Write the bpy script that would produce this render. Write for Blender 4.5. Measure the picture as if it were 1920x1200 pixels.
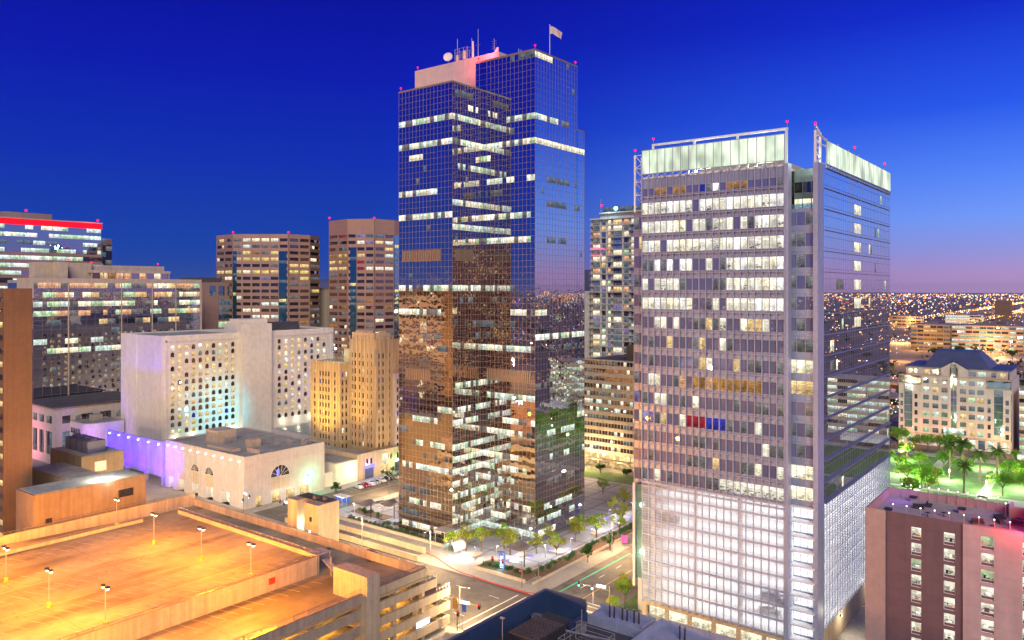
import bpy, bmesh, math, random
from mathutils import Vector, Matrix
R = random.Random(7)
rad = math.radians
sc = bpy.context.scene
for o in list(bpy.data.objects): bpy.data.objects.remove(o)

# ------------------------------------------------------------------ camera
cam_d = bpy.data.cameras.new('camera'); cam = bpy.data.objects.new('camera', cam_d)
sc.collection.objects.link(cam)
cam_d.sensor_width = 36.0; cam_d.lens = 36.0 * 1467 / 1920
cam_d.shift_y = -58.0 / 1920
cam_d.clip_start = 1; cam_d.clip_end = 60000
CAM = Vector((0, 0, 76)); cam.location = CAM
cam.rotation_euler = (rad(90), 0, rad(37.6))
sc.camera = cam
# ------------------------------------------------------------------ world: deep blue dusk, afterglow low on the right
w = bpy.data.worlds.new("World"); sc.world = w; w.use_nodes = True
nt = w.node_tree; nt.nodes.clear()
N = lambda t: nt.nodes.new(t)
tc = N('ShaderNodeTexCoord'); sep = N('ShaderNodeSeparateXYZ'); nt.links.new(tc.outputs['Generated'], sep.inputs[0])
def ramp(tree, pts, interp='EASE'):
    r = tree.nodes.new('ShaderNodeValToRGB'); e = r.color_ramp.elements
    r.color_ramp.interpolation = interp
    while len(e) < len(pts): e.new(0.5)
    for i, (p, c) in enumerate(pts): e[i].position = p; e[i].color = (*c, 1)
    return r
rd = ramp(nt, [(0.0, (.010, .052, .25)), (.05, (.002, .044, .32)), (.16, (.0004, .022, .37)), (.26, (.0003, .008, .35)), (.36, (.0003, .003, .27)), (1, (.001, .012, .20))], 'LINEAR')
rb = ramp(nt, [(0.0, (.40, .24, .46)), (.018, (.36, .24, .50)), (.042, (.24, .26, .62)), (.08, (.14, .28, .82)), (.13, (.07, .20, .82)), (.2, (.014, .085, .72)), (.3, (.002, .02, .52)), (.38, (.001, .010, .44)), (1, (.001, .012, .22))], 'LINEAR')
for r in (rd, rb): nt.links.new(sep.outputs['Z'], r.inputs[0])
dot = N('ShaderNodeVectorMath'); dot.operation = 'DOT_PRODUCT'; dot.inputs[1].default_value = (.5, .866, 0)
nt.links.new(tc.outputs['Generated'], dot.inputs[0])
mr = N('ShaderNodeMapRange'); mr.interpolation_type = 'SMOOTHSTEP'
mr.inputs['From Min'].default_value = .2; mr.inputs['From Max'].default_value = .92
nt.links.new(dot.outputs['Value'], mr.inputs['Value'])
mx = N('ShaderNodeMix'); mx.data_type = 'RGBA'
nt.links.new(mr.outputs[0], mx.inputs['Factor']); nt.links.new(rd.outputs[0], mx.inputs['A']); nt.links.new(rb.outputs[0], mx.inputs['B'])
sky = N('ShaderNodeTexSky'); sky.sky_type = 'NISHITA'; sky.sun_disc = False
sky.sun_elevation = rad(-4); sky.sun_rotation = rad(30)
ad = N('ShaderNodeMix'); ad.data_type = 'RGBA'; ad.blend_type = 'ADD'; ad.inputs['Factor'].default_value = .05
nt.links.new(mx.outputs['Result'], ad.inputs['A']); nt.links.new(sky.outputs[0], ad.inputs['B'])
bg = N('ShaderNodeBackground'); bg.inputs[1].default_value = 1.0
wo = N('ShaderNodeOutputWorld')
nt.links.new(ad.outputs['Result'], bg.inputs[0]); nt.links.new(bg.outputs[0], wo.inputs[0])
# ------------------------------------------------------------------ sun: the city's warm glow, very soft
sd = bpy.data.lights.new('sun', 'SUN'); sd.energy = 2.15; sd.angle = rad(28); sd.color = (1, .90, .74)
so = bpy.data.objects.new('sun', sd); sc.collection.objects.link(so)
so.rotation_euler = Vector((-.62, .62, -.52)).to_track_quat('-Z', 'Y').to_euler()
# ------------------------------------------------------------------ output
sc.view_settings.view_transform = 'Standard'; sc.view_settings.look = 'None'
sc.view_settings.exposure = 0.27; sc.view_settings.gamma = 1
sc.render.engine = 'CYCLES'
cy = sc.cycles
cy.use_denoising = True; cy.max_bounces = 8; cy.diffuse_bounces = 2; cy.glossy_bounces = 5; cy.transparent_max_bounces = 12
cy.transmission_bounces = 3; cy.sample_clamp_indirect = 3; cy.sample_clamp_direct = 0; cy.caustics_reflective = False; cy.caustics_refractive = False
try: cy.denoising_prefilter = 'ACCURATE'
except Exception: pass

# ================================================================== helpers
class Mats(dict):
    pass
MT = Mats()
def new_mat(name):
    m = bpy.data.materials.new(name); m.use_nodes = True
    t = m.node_tree; t.nodes.clear()
    out = t.nodes.new('ShaderNodeOutputMaterial'); MT[name] = m
    return m, t, out
def coords(t, scale=(1, 1, 1), out='Object'):
    c = t.nodes.new('ShaderNodeTexCoord'); mp = t.nodes.new('ShaderNodeMapping'); mp.inputs['Scale'].default_value = scale
    t.links.new(c.outputs[out], mp.inputs[0]); return mp.outputs[0]
def noise(t, vec, scale, detail=4, rough=.6):
    n = t.nodes.new('ShaderNodeTexNoise'); n.inputs['Scale'].default_value = scale; n.inputs['Detail'].default_value = detail
    n.inputs['Roughness'].default_value = rough; t.links.new(vec, n.inputs['Vector']); return n.outputs['Fac']
def math_(t, op, a, b=None):
    n = t.nodes.new('ShaderNodeMath'); n.operation = op
    for i, v in enumerate((a, b)):
        if v is None: continue
        if isinstance(v, (int, float)): n.inputs[i].default_value = v
        else: t.links.new(v, n.inputs[i])
    return n.outputs[0]
def maprange(t, v, a, b, c, d, smooth=False):
    n = t.nodes.new('ShaderNodeMapRange')
    if smooth: n.interpolation_type = 'SMOOTHSTEP'
    t.links.new(v, n.inputs['Value'])
    for k, x in zip(('From Min', 'From Max', 'To Min', 'To Max'), (a, b, c, d)): n.inputs[k].default_value = x
    return n.outputs[0]
def mixc(t, f, a, b, blend='MIX'):
    n = t.nodes.new('ShaderNodeMix'); n.data_type = 'RGBA'; n.blend_type = blend
    for k, v in (('Factor', f), ('A', a), ('B', b)):
        if isinstance(v, tuple): n.inputs[k].default_value = (*v, 1) if len(v) == 3 else v
        elif isinstance(v, (int, float)): n.inputs[k].default_value = v
        else: t.links.new(v, n.inputs[k])
    return n.outputs['Result']
def mul3(c, k): return tuple(min(1, x * k) for x in c)

def pmat(name, col, rough=.75, metal=0., var=.18, scale=.25, streak=.12, bump=0., fine=.08, spec=.4, lines=None, stretch=None, stain=None):
    """weathered surface: broad patches, vertical run-off streaks, fine grain; lines=(axis spacing m, darkness) for courses"""
    m, t, out = new_mat(name)
    b = t.nodes.new('ShaderNodeBsdfPrincipled')
    v = coords(t)
    n1 = noise(t, coords(t, stretch) if stretch else v, scale, 5); n3 = noise(t, v, scale * 9, 3)
    f = maprange(t, n1, .3, .7, 1 - var, 1 + var)
    if streak:
        n2 = noise(t, coords(t, (1.3, 1.3, .06)), .8, 4); f = math_(t, 'MULTIPLY', f, maprange(t, n2, .35, .7, 1 + streak * .5, 1 - streak))
    f = math_(t, 'MULTIPLY', f, maprange(t, n3, .3, .7, 1 - fine, 1 + fine))
    if stain:
        ns = noise(t, coords(t, stain[2]), stain[0], 3, .55); f = math_(t, 'MULTIPLY', f, maprange(t, ns, .48, .64, 1, 1 - stain[1], True))
        ns = noise(t, v, .55, 2); f = math_(t, 'MULTIPLY', f, maprange(t, ns, .66, .72, 1, .7, True))
    if lines:
        sp = t.nodes.new('ShaderNodeSeparateXYZ'); t.links.new(v, sp.inputs[0])
        for ax, step, dark, wd in lines:
            src = math_(t, 'ADD', sp.outputs[0], sp.outputs[1]) if ax == 'H' else sp.outputs[ax]
            q = math_(t, 'FRACT', math_(t, 'DIVIDE', src, step))
            f = math_(t, 'MULTIPLY', f, maprange(t, math_(t, 'LESS_THAN', q, wd), 0, 1, 1, 1 - dark))
    c = mixc(t, 1.0, col, f, 'MULTIPLY')
    t.links.new(c, b.inputs['Base Color'])
    b.inputs['Roughness'].default_value = rough; b.inputs['Metallic'].default_value = metal
    b.inputs['Specular IOR Level'].default_value = spec
    if bump:
        bp = t.nodes.new('ShaderNodeBump'); bp.inputs['Strength'].default_value = bump; bp.inputs['Distance'].default_value = .05
        t.links.new(n3, bp.inputs['Height']); t.links.new(bp.outputs[0], b.inputs['Normal'])
    t.links.new(b.outputs[0], out.inputs[0]); return m
def emat(name, col, s, sample=False):
    m, t, out = new_mat(name)
    e = t.nodes.new('ShaderNodeEmission'); e.inputs[0].default_value = (*col, 1); e.inputs[1].default_value = s
    t.links.new(e.outputs[0], out.inputs[0])
    m.cycles.emission_sampling = 'AUTO' if sample else 'NONE'
    return m
def litmat(name, col, s, dark=.5, blinds=False, refl=.1):
    """a lit room behind glass: bright ceiling, furniture and partitions in the lower part"""
    m, t, out = new_mat(name)
    uv = t.nodes.new('ShaderNodeTexCoord'); sp = t.nodes.new('ShaderNodeSeparateXYZ'); t.links.new(uv.outputs['UV'], sp.inputs[0])
    v = coords(t)
    n1 = noise(t, v, .55, 2); n2 = noise(t, coords(t, (1.6, 1.6, 2.4)), 1.0, 2); n3 = noise(t, coords(t, (.9, .9, .02)), 1.3, 1)
    lamp = math_(t, 'GREATER_THAN', noise(t, coords(t, (1.0, 1.0, 5.)), .9, 1), .56)
    top = math_(t, 'MULTIPLY', math_(t, 'GREATER_THAN', sp.outputs[1], .62), lamp)
    f = maprange(t, n1, .3, .7, .62, 1.15)
    f = math_(t, 'MULTIPLY', f, maprange(t, n3, .35, .65, .72, 1.12))
    f = math_(t, 'ADD', f, math_(t, 'MULTIPLY', top, .55))
    low = math_(t, 'MULTIPLY', math_(t, 'LESS_THAN', sp.outputs[1], .42), math_(t, 'GREATER_THAN', n2, .52))
    f = math_(t, 'MULTIPLY', f, maprange(t, low, 0, 1, 1, 1 - dark))
    nb = noise(t, coords(t, (.52, .52, .3)), 1.0, 0); bl = math_(t, 'GREATER_THAN', sp.outputs[1], maprange(t, nb, .3, .7, -.3, 1.5))
    f = math_(t, 'MULTIPLY', f, maprange(t, bl, 0, 1, .82, 1.1))
    if blinds:
        q = math_(t, 'FRACT', math_(t, 'MULTIPLY', sp.outputs[0], 3.0))
        f = math_(t, 'MULTIPLY', f, maprange(t, math_(t, 'LESS_THAN', q, .12), 0, 1, 1, .6))
    e = t.nodes.new('ShaderNodeEmission'); e.inputs[0].default_value = (*col, 1)
    t.links.new(math_(t, 'MULTIPLY', f, s), e.inputs[1])
    g = t.nodes.new('ShaderNodeBsdfGlossy'); g.inputs['Roughness'].default_value = .02
    mx = t.nodes.new('ShaderNodeMixShader'); mx.inputs[0].default_value = refl
    t.links.new(e.outputs[0], mx.inputs[1]); t.links.new(g.outputs[0], mx.inputs[2]); t.links.new(mx.outputs[0], out.inputs[0])
    m.cycles.emission_sampling = 'NONE'; return m
def mirror(name, tint, base, r0, r1, wave=.004, wscale=.35, cell=None, rough=.0):
    """coated glass: dark body under a mirror coat that strengthens at grazing angles; every pane slightly bowed"""
    m, t, out = new_mat(name)
    d = t.nodes.new('ShaderNodeBsdfDiffuse'); d.inputs[0].default_value = (*base, 1)
    g = t.nodes.new('ShaderNodeBsdfGlossy'); g.inputs[0].default_value = (*tint, 1); g.inputs['Roughness'].default_value = rough
    lw = t.nodes.new('ShaderNodeLayerWeight'); lw.inputs[0].default_value = .5
    f = maprange(t, lw.outputs['Facing'], 0, 1, r0, r1)
    v = coords(t)
    h = noise(t, v, wscale, 2, .5)
    if cell:
        u = math_(t, 'FLOOR', math_(t, 'DIVIDE', math_(t, 'ADD', *(lambda s: (s.outputs[0], s.outputs[1]))(_sep(t, v))), cell[0]))
    bp = t.nodes.new('ShaderNodeBump'); bp.inputs['Strength'].default_value = 1; bp.inputs['Distance'].default_value = wave
    t.links.new(h, bp.inputs['Height']); t.links.new(bp.outputs[0], g.inputs['Normal'])
    mx = t.nodes.new('ShaderNodeMixShader'); t.links.new(f, mx.inputs[0])
    t.links.new(d.outputs[0], mx.inputs[1]); t.links.new(g.outputs[0], mx.inputs[2]); t.links.new(mx.outputs[0], out.inputs[0]); return m
def _sep(t, v):
    s = t.nodes.new('ShaderNodeSeparateXYZ'); t.links.new(v, s.inputs[0]); return s
def foliage(name, c1, c2, rough=.6):
    m, t, out = new_mat(name)
    b = t.nodes.new('ShaderNodeBsdfDiffuse'); tr = t.nodes.new('ShaderNodeBsdfTranslucent')
    n = noise(t, coords(t), 1.1, 3); n2 = noise(t, coords(t), 7, 1)
    f = maprange(t, math_(t, 'ADD', math_(t, 'MULTIPLY', n, .7), math_(t, 'MULTIPLY', n2, .3)), .35, .65, 0, 1)
    c = mixc(t, f, c1, c2); t.links.new(c, b.inputs[0]); t.links.new(c, tr.inputs[0])
    mx = t.nodes.new('ShaderNodeMixShader'); mx.inputs[0].default_value = .45
    t.links.new(b.outputs[0], mx.inputs[1]); t.links.new(tr.outputs[0], mx.inputs[2]); t.links.new(mx.outputs[0], out.inputs[0]); return m

class MB:
    """collects boxes, quads, tubes in world (or local) coordinates; build() links them as ONE mesh object"""
    def __init__(s): s.v = []; s.f = []; s.mi = []; s.uv = []
    def face(s, pts, mi=0, uv=None):
        i = len(s.v); s.v += [tuple(p) for p in pts]; s.f.append(tuple(range(i, i + len(pts)))); s.mi.append(mi)
        s.uv.append(uv or ([(0, 0), (1, 0), (1, 1), (0, 1)] if len(pts) == 4 else [(0, 0)] * len(pts)))
    def hexa(s, p, mi=0, skip=''):
        b0, b1, b2, b3, t0, t1, t2, t3 = p
        s.face((b0, b1, t1, t0), mi); s.face((b1, b2, t2, t1), mi); s.face((b2, b3, t3, t2), mi); s.face((b3, b0, t0, t3), mi)
        s.face((t0, t1, t2, t3), mi)
        if 'b' not in skip: s.face((b3, b2, b1, b0), mi)
    def box(s, x0, x1, y0, y1, z0, z1, mi=0, skip=''):
        s.hexa(((x0, y0, z0), (x1, y0, z0), (x1, y1, z0), (x0, y1, z0), (x0, y0, z1), (x1, y0, z1), (x1, y1, z1), (x0, y1, z1)), mi, skip)
    def obox(s, c, ux, hx, hy, z0, z1, mi=0):
        u = Vector((ux[0], ux[1], 0)).normalized(); n = Vector((-u.y, u.x, 0)); c = Vector((c[0], c[1], 0)); p = []
        for z in (z0, z1):
            for a, b in ((-1, -1), (1, -1), (1, 1), (-1, 1)): q = c + u * hx * a + n * hy * b; p.append((q.x, q.y, z))
        s.hexa(p, mi)
    def prism(s, pl, z0, z1, mi=0, cap=True):
        n = len(pl)
        for i in range(n):
            a, b = pl[i], pl[(i + 1) % n]
            s.face(((a[0], a[1], z0), (b[0], b[1], z0), (b[0], b[1], z1), (a[0], a[1], z1)), mi)
        if cap: s.face([(p[0], p[1], z1) for p in pl], mi); s.face([(p[0], p[1], z0) for p in reversed(pl)], mi)
    def tube(s, p0, p1, r0, r1=None, n=8, mi=0, cap=True):
        r1 = r0 if r1 is None else r1
        p0 = Vector(p0); p1 = Vector(p1); d = (p1 - p0).normalized()
        a = d.orthogonal().normalized(); b = d.cross(a)
        c0 = [p0 + (a * math.cos(2 * math.pi * k / n) + b * math.sin(2 * math.pi * k / n)) * r0 for k in range(n)]
        c1 = [p1 + (a * math.cos(2 * math.pi * k / n) + b * math.sin(2 * math.pi * k / n)) * r1 for k in range(n)]
        for k in range(n): s.face((c0[k], c0[(k + 1) % n], c1[(k + 1) % n], c1[k]), mi)
        if cap: s.face(c1, mi); s.face(list(reversed(c0)), mi)
    def ball(s, c, r, mi=0, nu=8, nv=5, sz=1):
        c = Vector(c); g = []
        for j in range(nv + 1):
            th = math.pi * j / nv
            g.append([c + Vector((r * math.sin(th) * math.cos(2 * math.pi * i / nu), r * math.sin(th) * math.sin(2 * math.pi * i / nu), sz * r * math.cos(th))) for i in range(nu)])
        for j in range(nv):
            for i in range(nu): s.face((g[j + 1][i], g[j + 1][(i + 1) % nu], g[j][(i + 1) % nu], g[j][i]), mi)
    def build(s, name, mats, parent=None, loc=None, smooth=False):
        me = bpy.data.meshes.new(name)
        off = Vector(loc) if loc is not None else (wloc(parent) if parent else Vector((0, 0, 0)))
        me.from_pydata([(v[0] - off.x, v[1] - off.y, v[2] - off.z) for v in s.v], [], s.f)
        if not isinstance(mats, (list, tuple)): mats = [mats]
        for m in mats: me.materials.append(m)
        me.polygons.foreach_set('material_index', s.mi)
        ul = me.uv_layers.new(name='UVMap')
        ul.data.foreach_set('uv', [x for f in s.uv for p in f for x in p])
        if smooth: me.polygons.foreach_set('use_smooth', [True] * len(s.f))
        me.update()
        o = bpy.data.objects.new(name, me); sc.collection.objects.link(o)
        if parent: o.parent = parent
        elif loc is not None: o.location = off
        return o
def wloc(o):
    v = Vector((0, 0, 0))
    while o: v = v + o.location; o = o.parent
    return v
def tag(o, label, cat, group=None, kind=None):
    if label: o['label'] = label
    if cat: o['category'] = cat
    if group: o['group'] = group
    if kind: o['kind'] = kind
    return o
def thing(name, label, cat, loc=(0, 0, 0), group=None):
    o = bpy.data.objects.new(name, None); sc.collection.objects.link(o); o.location = loc; o.empty_display_size = .5
    return tag(o, label, cat, group)
def struct(name, mb, mats):
    o = mb.build(name, mats); o['kind'] = 'structure'; return o
def kids(o): return [c for c in bpy.data.objects if c.parent == o]
def copy_tree(o, parent=None):
    c = o.copy(); sc.collection.objects.link(c); c.parent = parent
    for ch in KID.get(o.name, ()): copy_tree(ch, c)
    return c
KID = {}
def index_kids(o):
    KID[o.name] = kids(o)
    for c in KID[o.name]: index_kids(c)
def dup(o, loc, rz=0, label=None, s=1.0, first=[None]):
    if o.name not in KID: index_kids(o)
    c = copy_tree(o); c.location = loc; c.rotation_euler = (0, 0, rz); c.scale = (s, s, s)
    if label: c['label'] = label
    return c
class Placer:
    """the first placement moves the source itself, later ones are copies"""
    def __init__(s, o): s.o = o; s.used = False; index_kids(o)
    def __call__(s, loc, rz=0, label=None, sc_=1.0):
        if not s.used:
            s.used = True; s.o.location = loc; s.o.rotation_euler = (0, 0, rz); s.o.scale = (sc_,) * 3
            if label: s.o['label'] = label
            return s.o
        return dup(s.o, loc, rz, label, sc_)
def lamp(kind, name, parent, loc, col, power, **k):
    d = bpy.data.lights.new(name, kind); d.color = col; d.energy = power
    for a, b in k.items():
        if a not in ('aim', 'local', 'flat'): setattr(d, a, b)
    o = bpy.data.objects.new(name, d); sc.collection.objects.link(o)
    o.location = Vector(loc) - (wloc(parent) if parent and not k.get('local') else Vector((0, 0, 0)))
    if parent: o.parent = parent
    if k.get('flat'):
        d.use_nodes = True; n_ = d.node_tree; em = next(x for x in n_.nodes if x.type == 'EMISSION'); lf = n_.nodes.new('ShaderNodeLightFalloff'); lf.inputs['Strength'].default_value = 1; lf.inputs['Smooth'].default_value = k['flat'] ** 2; n_.links.new(lf.outputs['Quadratic'], em.inputs['Strength'])
    if 'aim' in k: o.rotation_euler = (Vector(k['aim']) - Vector(loc)).to_track_quat('-Z', 'Y').to_euler()
    return o
class Face:
    """a vertical facade plane seen from outside: u runs left to right, d is distance out of the wall"""
    def __init__(s, o, u, L=None):
        s.o = Vector((o[0], o[1], 0)); s.U = Vector((u[0], u[1], 0)); s.W = s.U.length if L is None else L
        s.U.normalize(); s.n = Vector((s.U.y, -s.U.x, 0))
    def pt(s, u, z, d=0): p = s.o + s.U * u + s.n * d; return (p.x, p.y, z)
    def pane(s, mb, u0, u1, z0, z1, r, k=.008, mi=0):
        a, b = r.uniform(-k, k), r.uniform(-k, k); mb.face((s.pt(u0, z0, -a - b), s.pt(u1, z0, a - b), s.pt(u1, z1, a + b), s.pt(u0, z1, b - a)), mi)
    def quad(s, mb, u0, u1, z0, z1, d=0, mi=0): mb.face((s.pt(u0, z0, d), s.pt(u1, z0, d), s.pt(u1, z1, d), s.pt(u0, z1, d)), mi)
    def box(s, mb, u0, u1, z0, z1, d0, d1, mi=0):
        mb.hexa((s.pt(u0, z0, d1), s.pt(u1, z0, d1), s.pt(u1, z0, d0), s.pt(u0, z0, d0), s.pt(u0, z1, d1), s.pt(u1, z1, d1), s.pt(u1, z1, d0), s.pt(u0, z1, d0)), mi)
def face_pts(a, b): return Face(a, (b[0] - a[0], b[1] - a[1]))
class WinSet:
    """windows of one building: the largest-looking 100 are parts of their own, the rest one part"""
    def __init__(s): s.w = []
    def add(s, F, u0, u1, z0, z1, d, mat, pts=None):
        c = Vector(F.pt((u0 + u1) / 2, (z0 + z1) / 2, d))
        area = (u1 - u0) * (z1 - z0); dist = (c - CAM).length
        cosv = max(.02, (CAM - c).normalized().dot(F.n))
        s.w.append((-area * cosv / dist ** 2, len(s.w), F, u0, u1, z0, z1, d, mat, pts))
    def flush(s, parent, name='window', limit=100, extra=None):
        s.w.sort(key=lambda q: (q[0], q[1]))
        rest = MB(); mats = []
        for i, q in enumerate(s.w):
            _, _, F, u0, u1, z0, z1, d, mat, pts = q
            mb = MB() if i < limit else rest
            mi = 0
            if i >= limit:
                if mat not in mats: mats.append(mat)
                mi = mats.index(mat)
            if pts: mb.face([F.pt(a, b, d) for a, b in pts], mi, [((a - u0) / (u1 - u0), (b - z0) / (z1 - z0)) for a, b in pts])
            else: F.quad(mb, u0, u1, z0, z1, d, mi)
            if i < limit:
                o = mb.build(name, MT[mat], parent)
                if extra: extra(o, q)
        if rest.f:
            o = rest.build(name, [MT[m] for m in mats], parent); o['kind'] = 'stuff'
def punched(mb, F, z0, z1, us, zs, depth, mi=0, W0=0, W1=None, skip=None):
    """wall with rectangular openings and reveals"""
    W1 = F.W if W1 is None else W1
    ub = sorted(set([W0, W1] + [x for p in us for x in p])); zb = sorted(set([z0, z1] + [x for p in zs for x in p]))
    for i in range(len(ub) - 1):
        iu = any(abs(ub[i] - p[0]) < 1e-6 for p in us)
        for j in range(len(zb) - 1):
            iz = any(abs(zb[j] - p[0]) < 1e-6 for p in zs)
            a, b, c, d = ub[i], ub[i + 1], zb[j], zb[j + 1]
            if iu and iz and not (skip and skip(a, c)):
                P = F.pt
                mb.face((P(a, c), P(b, c), P(b, c, -depth), P(a, c, -depth)), mi); mb.face((P(a, d, -depth), P(b, d, -depth), P(b, d), P(a, d)), mi)
                mb.face((P(a, c), P(a, c, -depth), P(a, d, -depth), P(a, d)), mi); mb.face((P(b, c, -depth), P(b, c), P(b, d), P(b, d, -depth)), mi)
            else: F.quad(mb, a, b, c, d, 0, mi)
def parapet(mb, x0, x1, y0, y1, z, h, t=.35, mi=0):
    mb.box(x0, x1, y0, y0 + t, z, z + h, mi); mb.box(x0, x1, y1 - t, y1, z, z + h, mi)
    mb.box(x0, x0 + t, y0 + t, y1 - t, z, z + h, mi); mb.box(x1 - t, x1, y0 + t, y1 - t, z, z + h, mi)
def beacon(parent, loc, r=.5):
    b = MB(); b.tube((loc[0], loc[1], loc[2]), (loc[0], loc[1], loc[2] + 1.1), .08, mi=1); b.ball((loc[0], loc[1], loc[2] + 1.1 + r * .6), r * .72, 0)
    return b.build('beacon_light', [MT['red_glow'], MT['steel']], parent)

# ================================================================== materials
pmat('asphalt', (.17, .15, .13), .8, var=.25, scale=.06, streak=0, bump=.1, fine=.12, stain=(.11, .3, (1, 1, 1)))
pmat('concrete', (.36, .33, .29), .85, var=.16, scale=.09, streak=0, fine=.1, lines=[(0, 3.0, .18, .02), (1, 3.0, .18, .02)])
pmat('plaza_stone', (.34, .33, .35), .7, var=.2, scale=.12, streak=0, lines=[(0, 1.8, .2, .04), (1, 1.8, .2, .04), (0, 9.0, .35, .12), (1, 11.0, .3, .1)])
pmat('city_ground', (.12, .095, .105), .9, var=.5, scale=.004, streak=0, fine=.3)
pmat('deck', (.33, .265, .17), .8, var=.55, scale=.045, streak=0, fine=.12, bump=.05, stretch=(1.0, .45, 1), stain=(.06, .62, (1.0, .35, 1)), lines=[(1, 18.0, .35, .006), (0, 29.0, .3, .004)])
pmat('garage_wall', (.42, .34, .25), .85, var=.12, scale=.15, streak=.22)
pmat('paint_white', (.78, .77, .72), .6, var=.25, scale=.9, streak=0)
pmat('paint_worn', (.50, .43, .32), .7, var=.45, scale=.5, streak=0)
pmat('paint_yellow', (.75, .48, .06), .6, var=.25, scale=.9, streak=0)
pmat('trail_green', (.02, .62, .33), .5, var=.15, scale=.9, streak=0)
pmat('paint_red', (.45, .05, .03), .6, var=.15, scale=.9, streak=0)
pmat('steel', (.30, .29, .30), .45, .6, var=.12)
pmat('galvanised', (.42, .41, .42), .5, .5, var=.15)
pmat('dark_metal', (.05, .05, .055), .5, .4, var=.2)
pmat('mullion_tan', (.27, .21, .155), .4, .25, var=.12, scale=.1)
pmat('hotel_white', (.68, .64, .54), .8, var=.06, scale=.05, streak=.08)
pmat('podium_white', (.48, .43, .42), .8, var=.07, scale=.06, streak=.10, lines=[(2, 1.2, .05, .04), ('H', 2.4, .05, .025)])
pmat('violet_lit_panel', (.34, .31, .52), .75, var=.08, scale=.1, streak=.15, lines=[('H', .9, .12, .05)])  # violet wash light tinted into the colour of a white wall
pmat('roof_grey', (.33, .33, .27), .9, var=.3, scale=.10, streak=0, fine=.18)
pmat('roof_dark', (.075, .07, .075), .85, var=.3, scale=.15, streak=0, fine=.15)
pmat('stone_gold', (.43, .31, .17), .8, var=.12, scale=.12, streak=.25)
pmat('stone_trim', (.48, .37, .24), .8, var=.12, scale=.2, streak=.2)
pmat('brown_granite', (.33, .20, .155), .6, var=.08, scale=.06, streak=.06)
pmat('pink_panel', (.62, .47, .44), .6, var=.05, scale=.05, streak=.06)
pmat('tan_precast', (.47, .39, .30), .8, var=.1, scale=.08, streak=.16)
pmat('brick_brown', (.13, .08, .05), .85, var=.14, scale=.08, streak=.14, lines=[(2, .55, .22, .16), ('H', 1.3, .08, .05)])
pmat('brick_tan', (.19, .145, .105), .85, var=.14, scale=.09, streak=.2, lines=[(2, .6, .16, .14), ('H', 1.4, .06, .05)])
pmat('brick_pink', (.38, .27, .25), .85, var=.08, scale=.08, streak=.06, lines=[(2, .5, .14, .12), ('H', 1.2, .06, .06)])
pmat('panel_rose', (.44, .33, .34), .8, var=.05, scale=.06, streak=.08, lines=[(2, 3.05, .12, .03), ('H', 7.0, .06, .01)])
pmat('panel_plum', (.15, .09, .105), .75, var=.07, scale=.06, streak=.08, lines=[(2, 3.05, .2, .03)])
pmat('rose_stone', (.53, .46, .42), .75, var=.08, scale=.08, streak=.1)
pmat('slate_blue', (.07, .085, .17), .55, var=.15, scale=.2, streak=.1)
pmat('navy_wall', (.02, .05, .13), .7, var=.15, scale=.12, streak=.1)
pmat('condo_white', (.52, .49, .47), .7, var=.08, scale=.1, streak=.1)
pmat('pier_plum', (.34, .38, .52), .5, .2, var=.08, scale=.1)
pmat('spandrel_grey', (.28, .32, .45), .35, .2, var=.08, scale=.2)
pmat('spandrel_green', (.20, .27, .26), .35, .1, var=.08, scale=.2)
pmat('truss_white', (.75, .75, .72), .5, var=.05)
pmat('screen_slab', (.72, .73, .75), .8, var=.12, scale=.2, streak=0)
pmat('bark', (.13, .09, .06), .9, var=.3, scale=2, streak=0)
pmat('soil', (.16, .10, .06), .95, var=.3, scale=.6, streak=0)
pmat('lawn', (.08, .15, .04), .9, var=.35, scale=.3, streak=0, fine=.3)
pmat('rubber', (.02, .02, .02), .8, var=.1)
pmat('sail', (.22, .19, .17), .8, var=.1)
pmat('hill', (.035, .05, .10), .95, var=.2, scale=.002, streak=0)
pmat('far_wall', (.26, .20, .17), .8, var=.25, scale=.02, streak=.1)
pmat('far_roof', (.22, .18, .20), .9, var=.3, scale=.03, streak=0)
mirror('tower_glass', (.80, .80, .84), (.010, .012, .018), .80, .95, .02, .28)
mirror('tower_glass_b', (.94, .83, .73), (.012, .012, .015), .82, .95, .03, .33)
mirror('office_glass', (.62, .60, .74), (.17, .18, .30), .24, .9, .004, .3)
mirror('side_glass', (.92, .94, 1.0), (.03, .03, .04), .62, .98, .004, .2)
mirror('g_glass', (.75, .75, .85), (.02, .025, .045), .50, .9, .02, .35)
mirror('dark_glass', (.55, .58, .65), (.022, .022, .028), .16, .85, .004, .4)
mirror('deco_glass', (.6, .5, .4), (.018, .014, .012), .05, .5, .004, .4)
mirror('brown_glass', (.65, .5, .4), (.03, .02, .016), .28, .85, .008, .4)
mirror('teal_glass', (.4, .7, .9), (.01, .05, .08), .3, .9, .004, .4)
mirror('vault_glass', (.75, .92, 1.), (.10, .19, .26), .50, .9, .02, .5, rough=.05)
emat('red_glow', (1, .004, .035), 3.2); emat('red_band', (1, .006, .025), 1.25)
emat('white_glow', (1, .95, .86), 9); emat('sodium_glow', (1, .75, .32), 12)
emat('blue_glow', (.12, .12, 1), 3); emat('cool_glow', (.75, .88, 1), 3); emat('cyan_glow', (.1, .9, 1), 5); emat('green_glow', (.05, 1, .5), 4)
emat('pink_glow', (1, .1, .3), 1.6); emat('violet_glow', (.45, .3, 1), 2.2); emat('amber_glow', (1, .5, .12), 3)
emat('tube', (1, .98, .97), 6.2, True); emat('tube_sodium', (1, .48, .06), 95, True)
litmat('lit_cool', (.76, .92, .80), 1.05); litmat('lit_cream', (1, .90, .62), 1.3); litmat('lit_warm', (1, .68, .30), 1.0)
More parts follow.
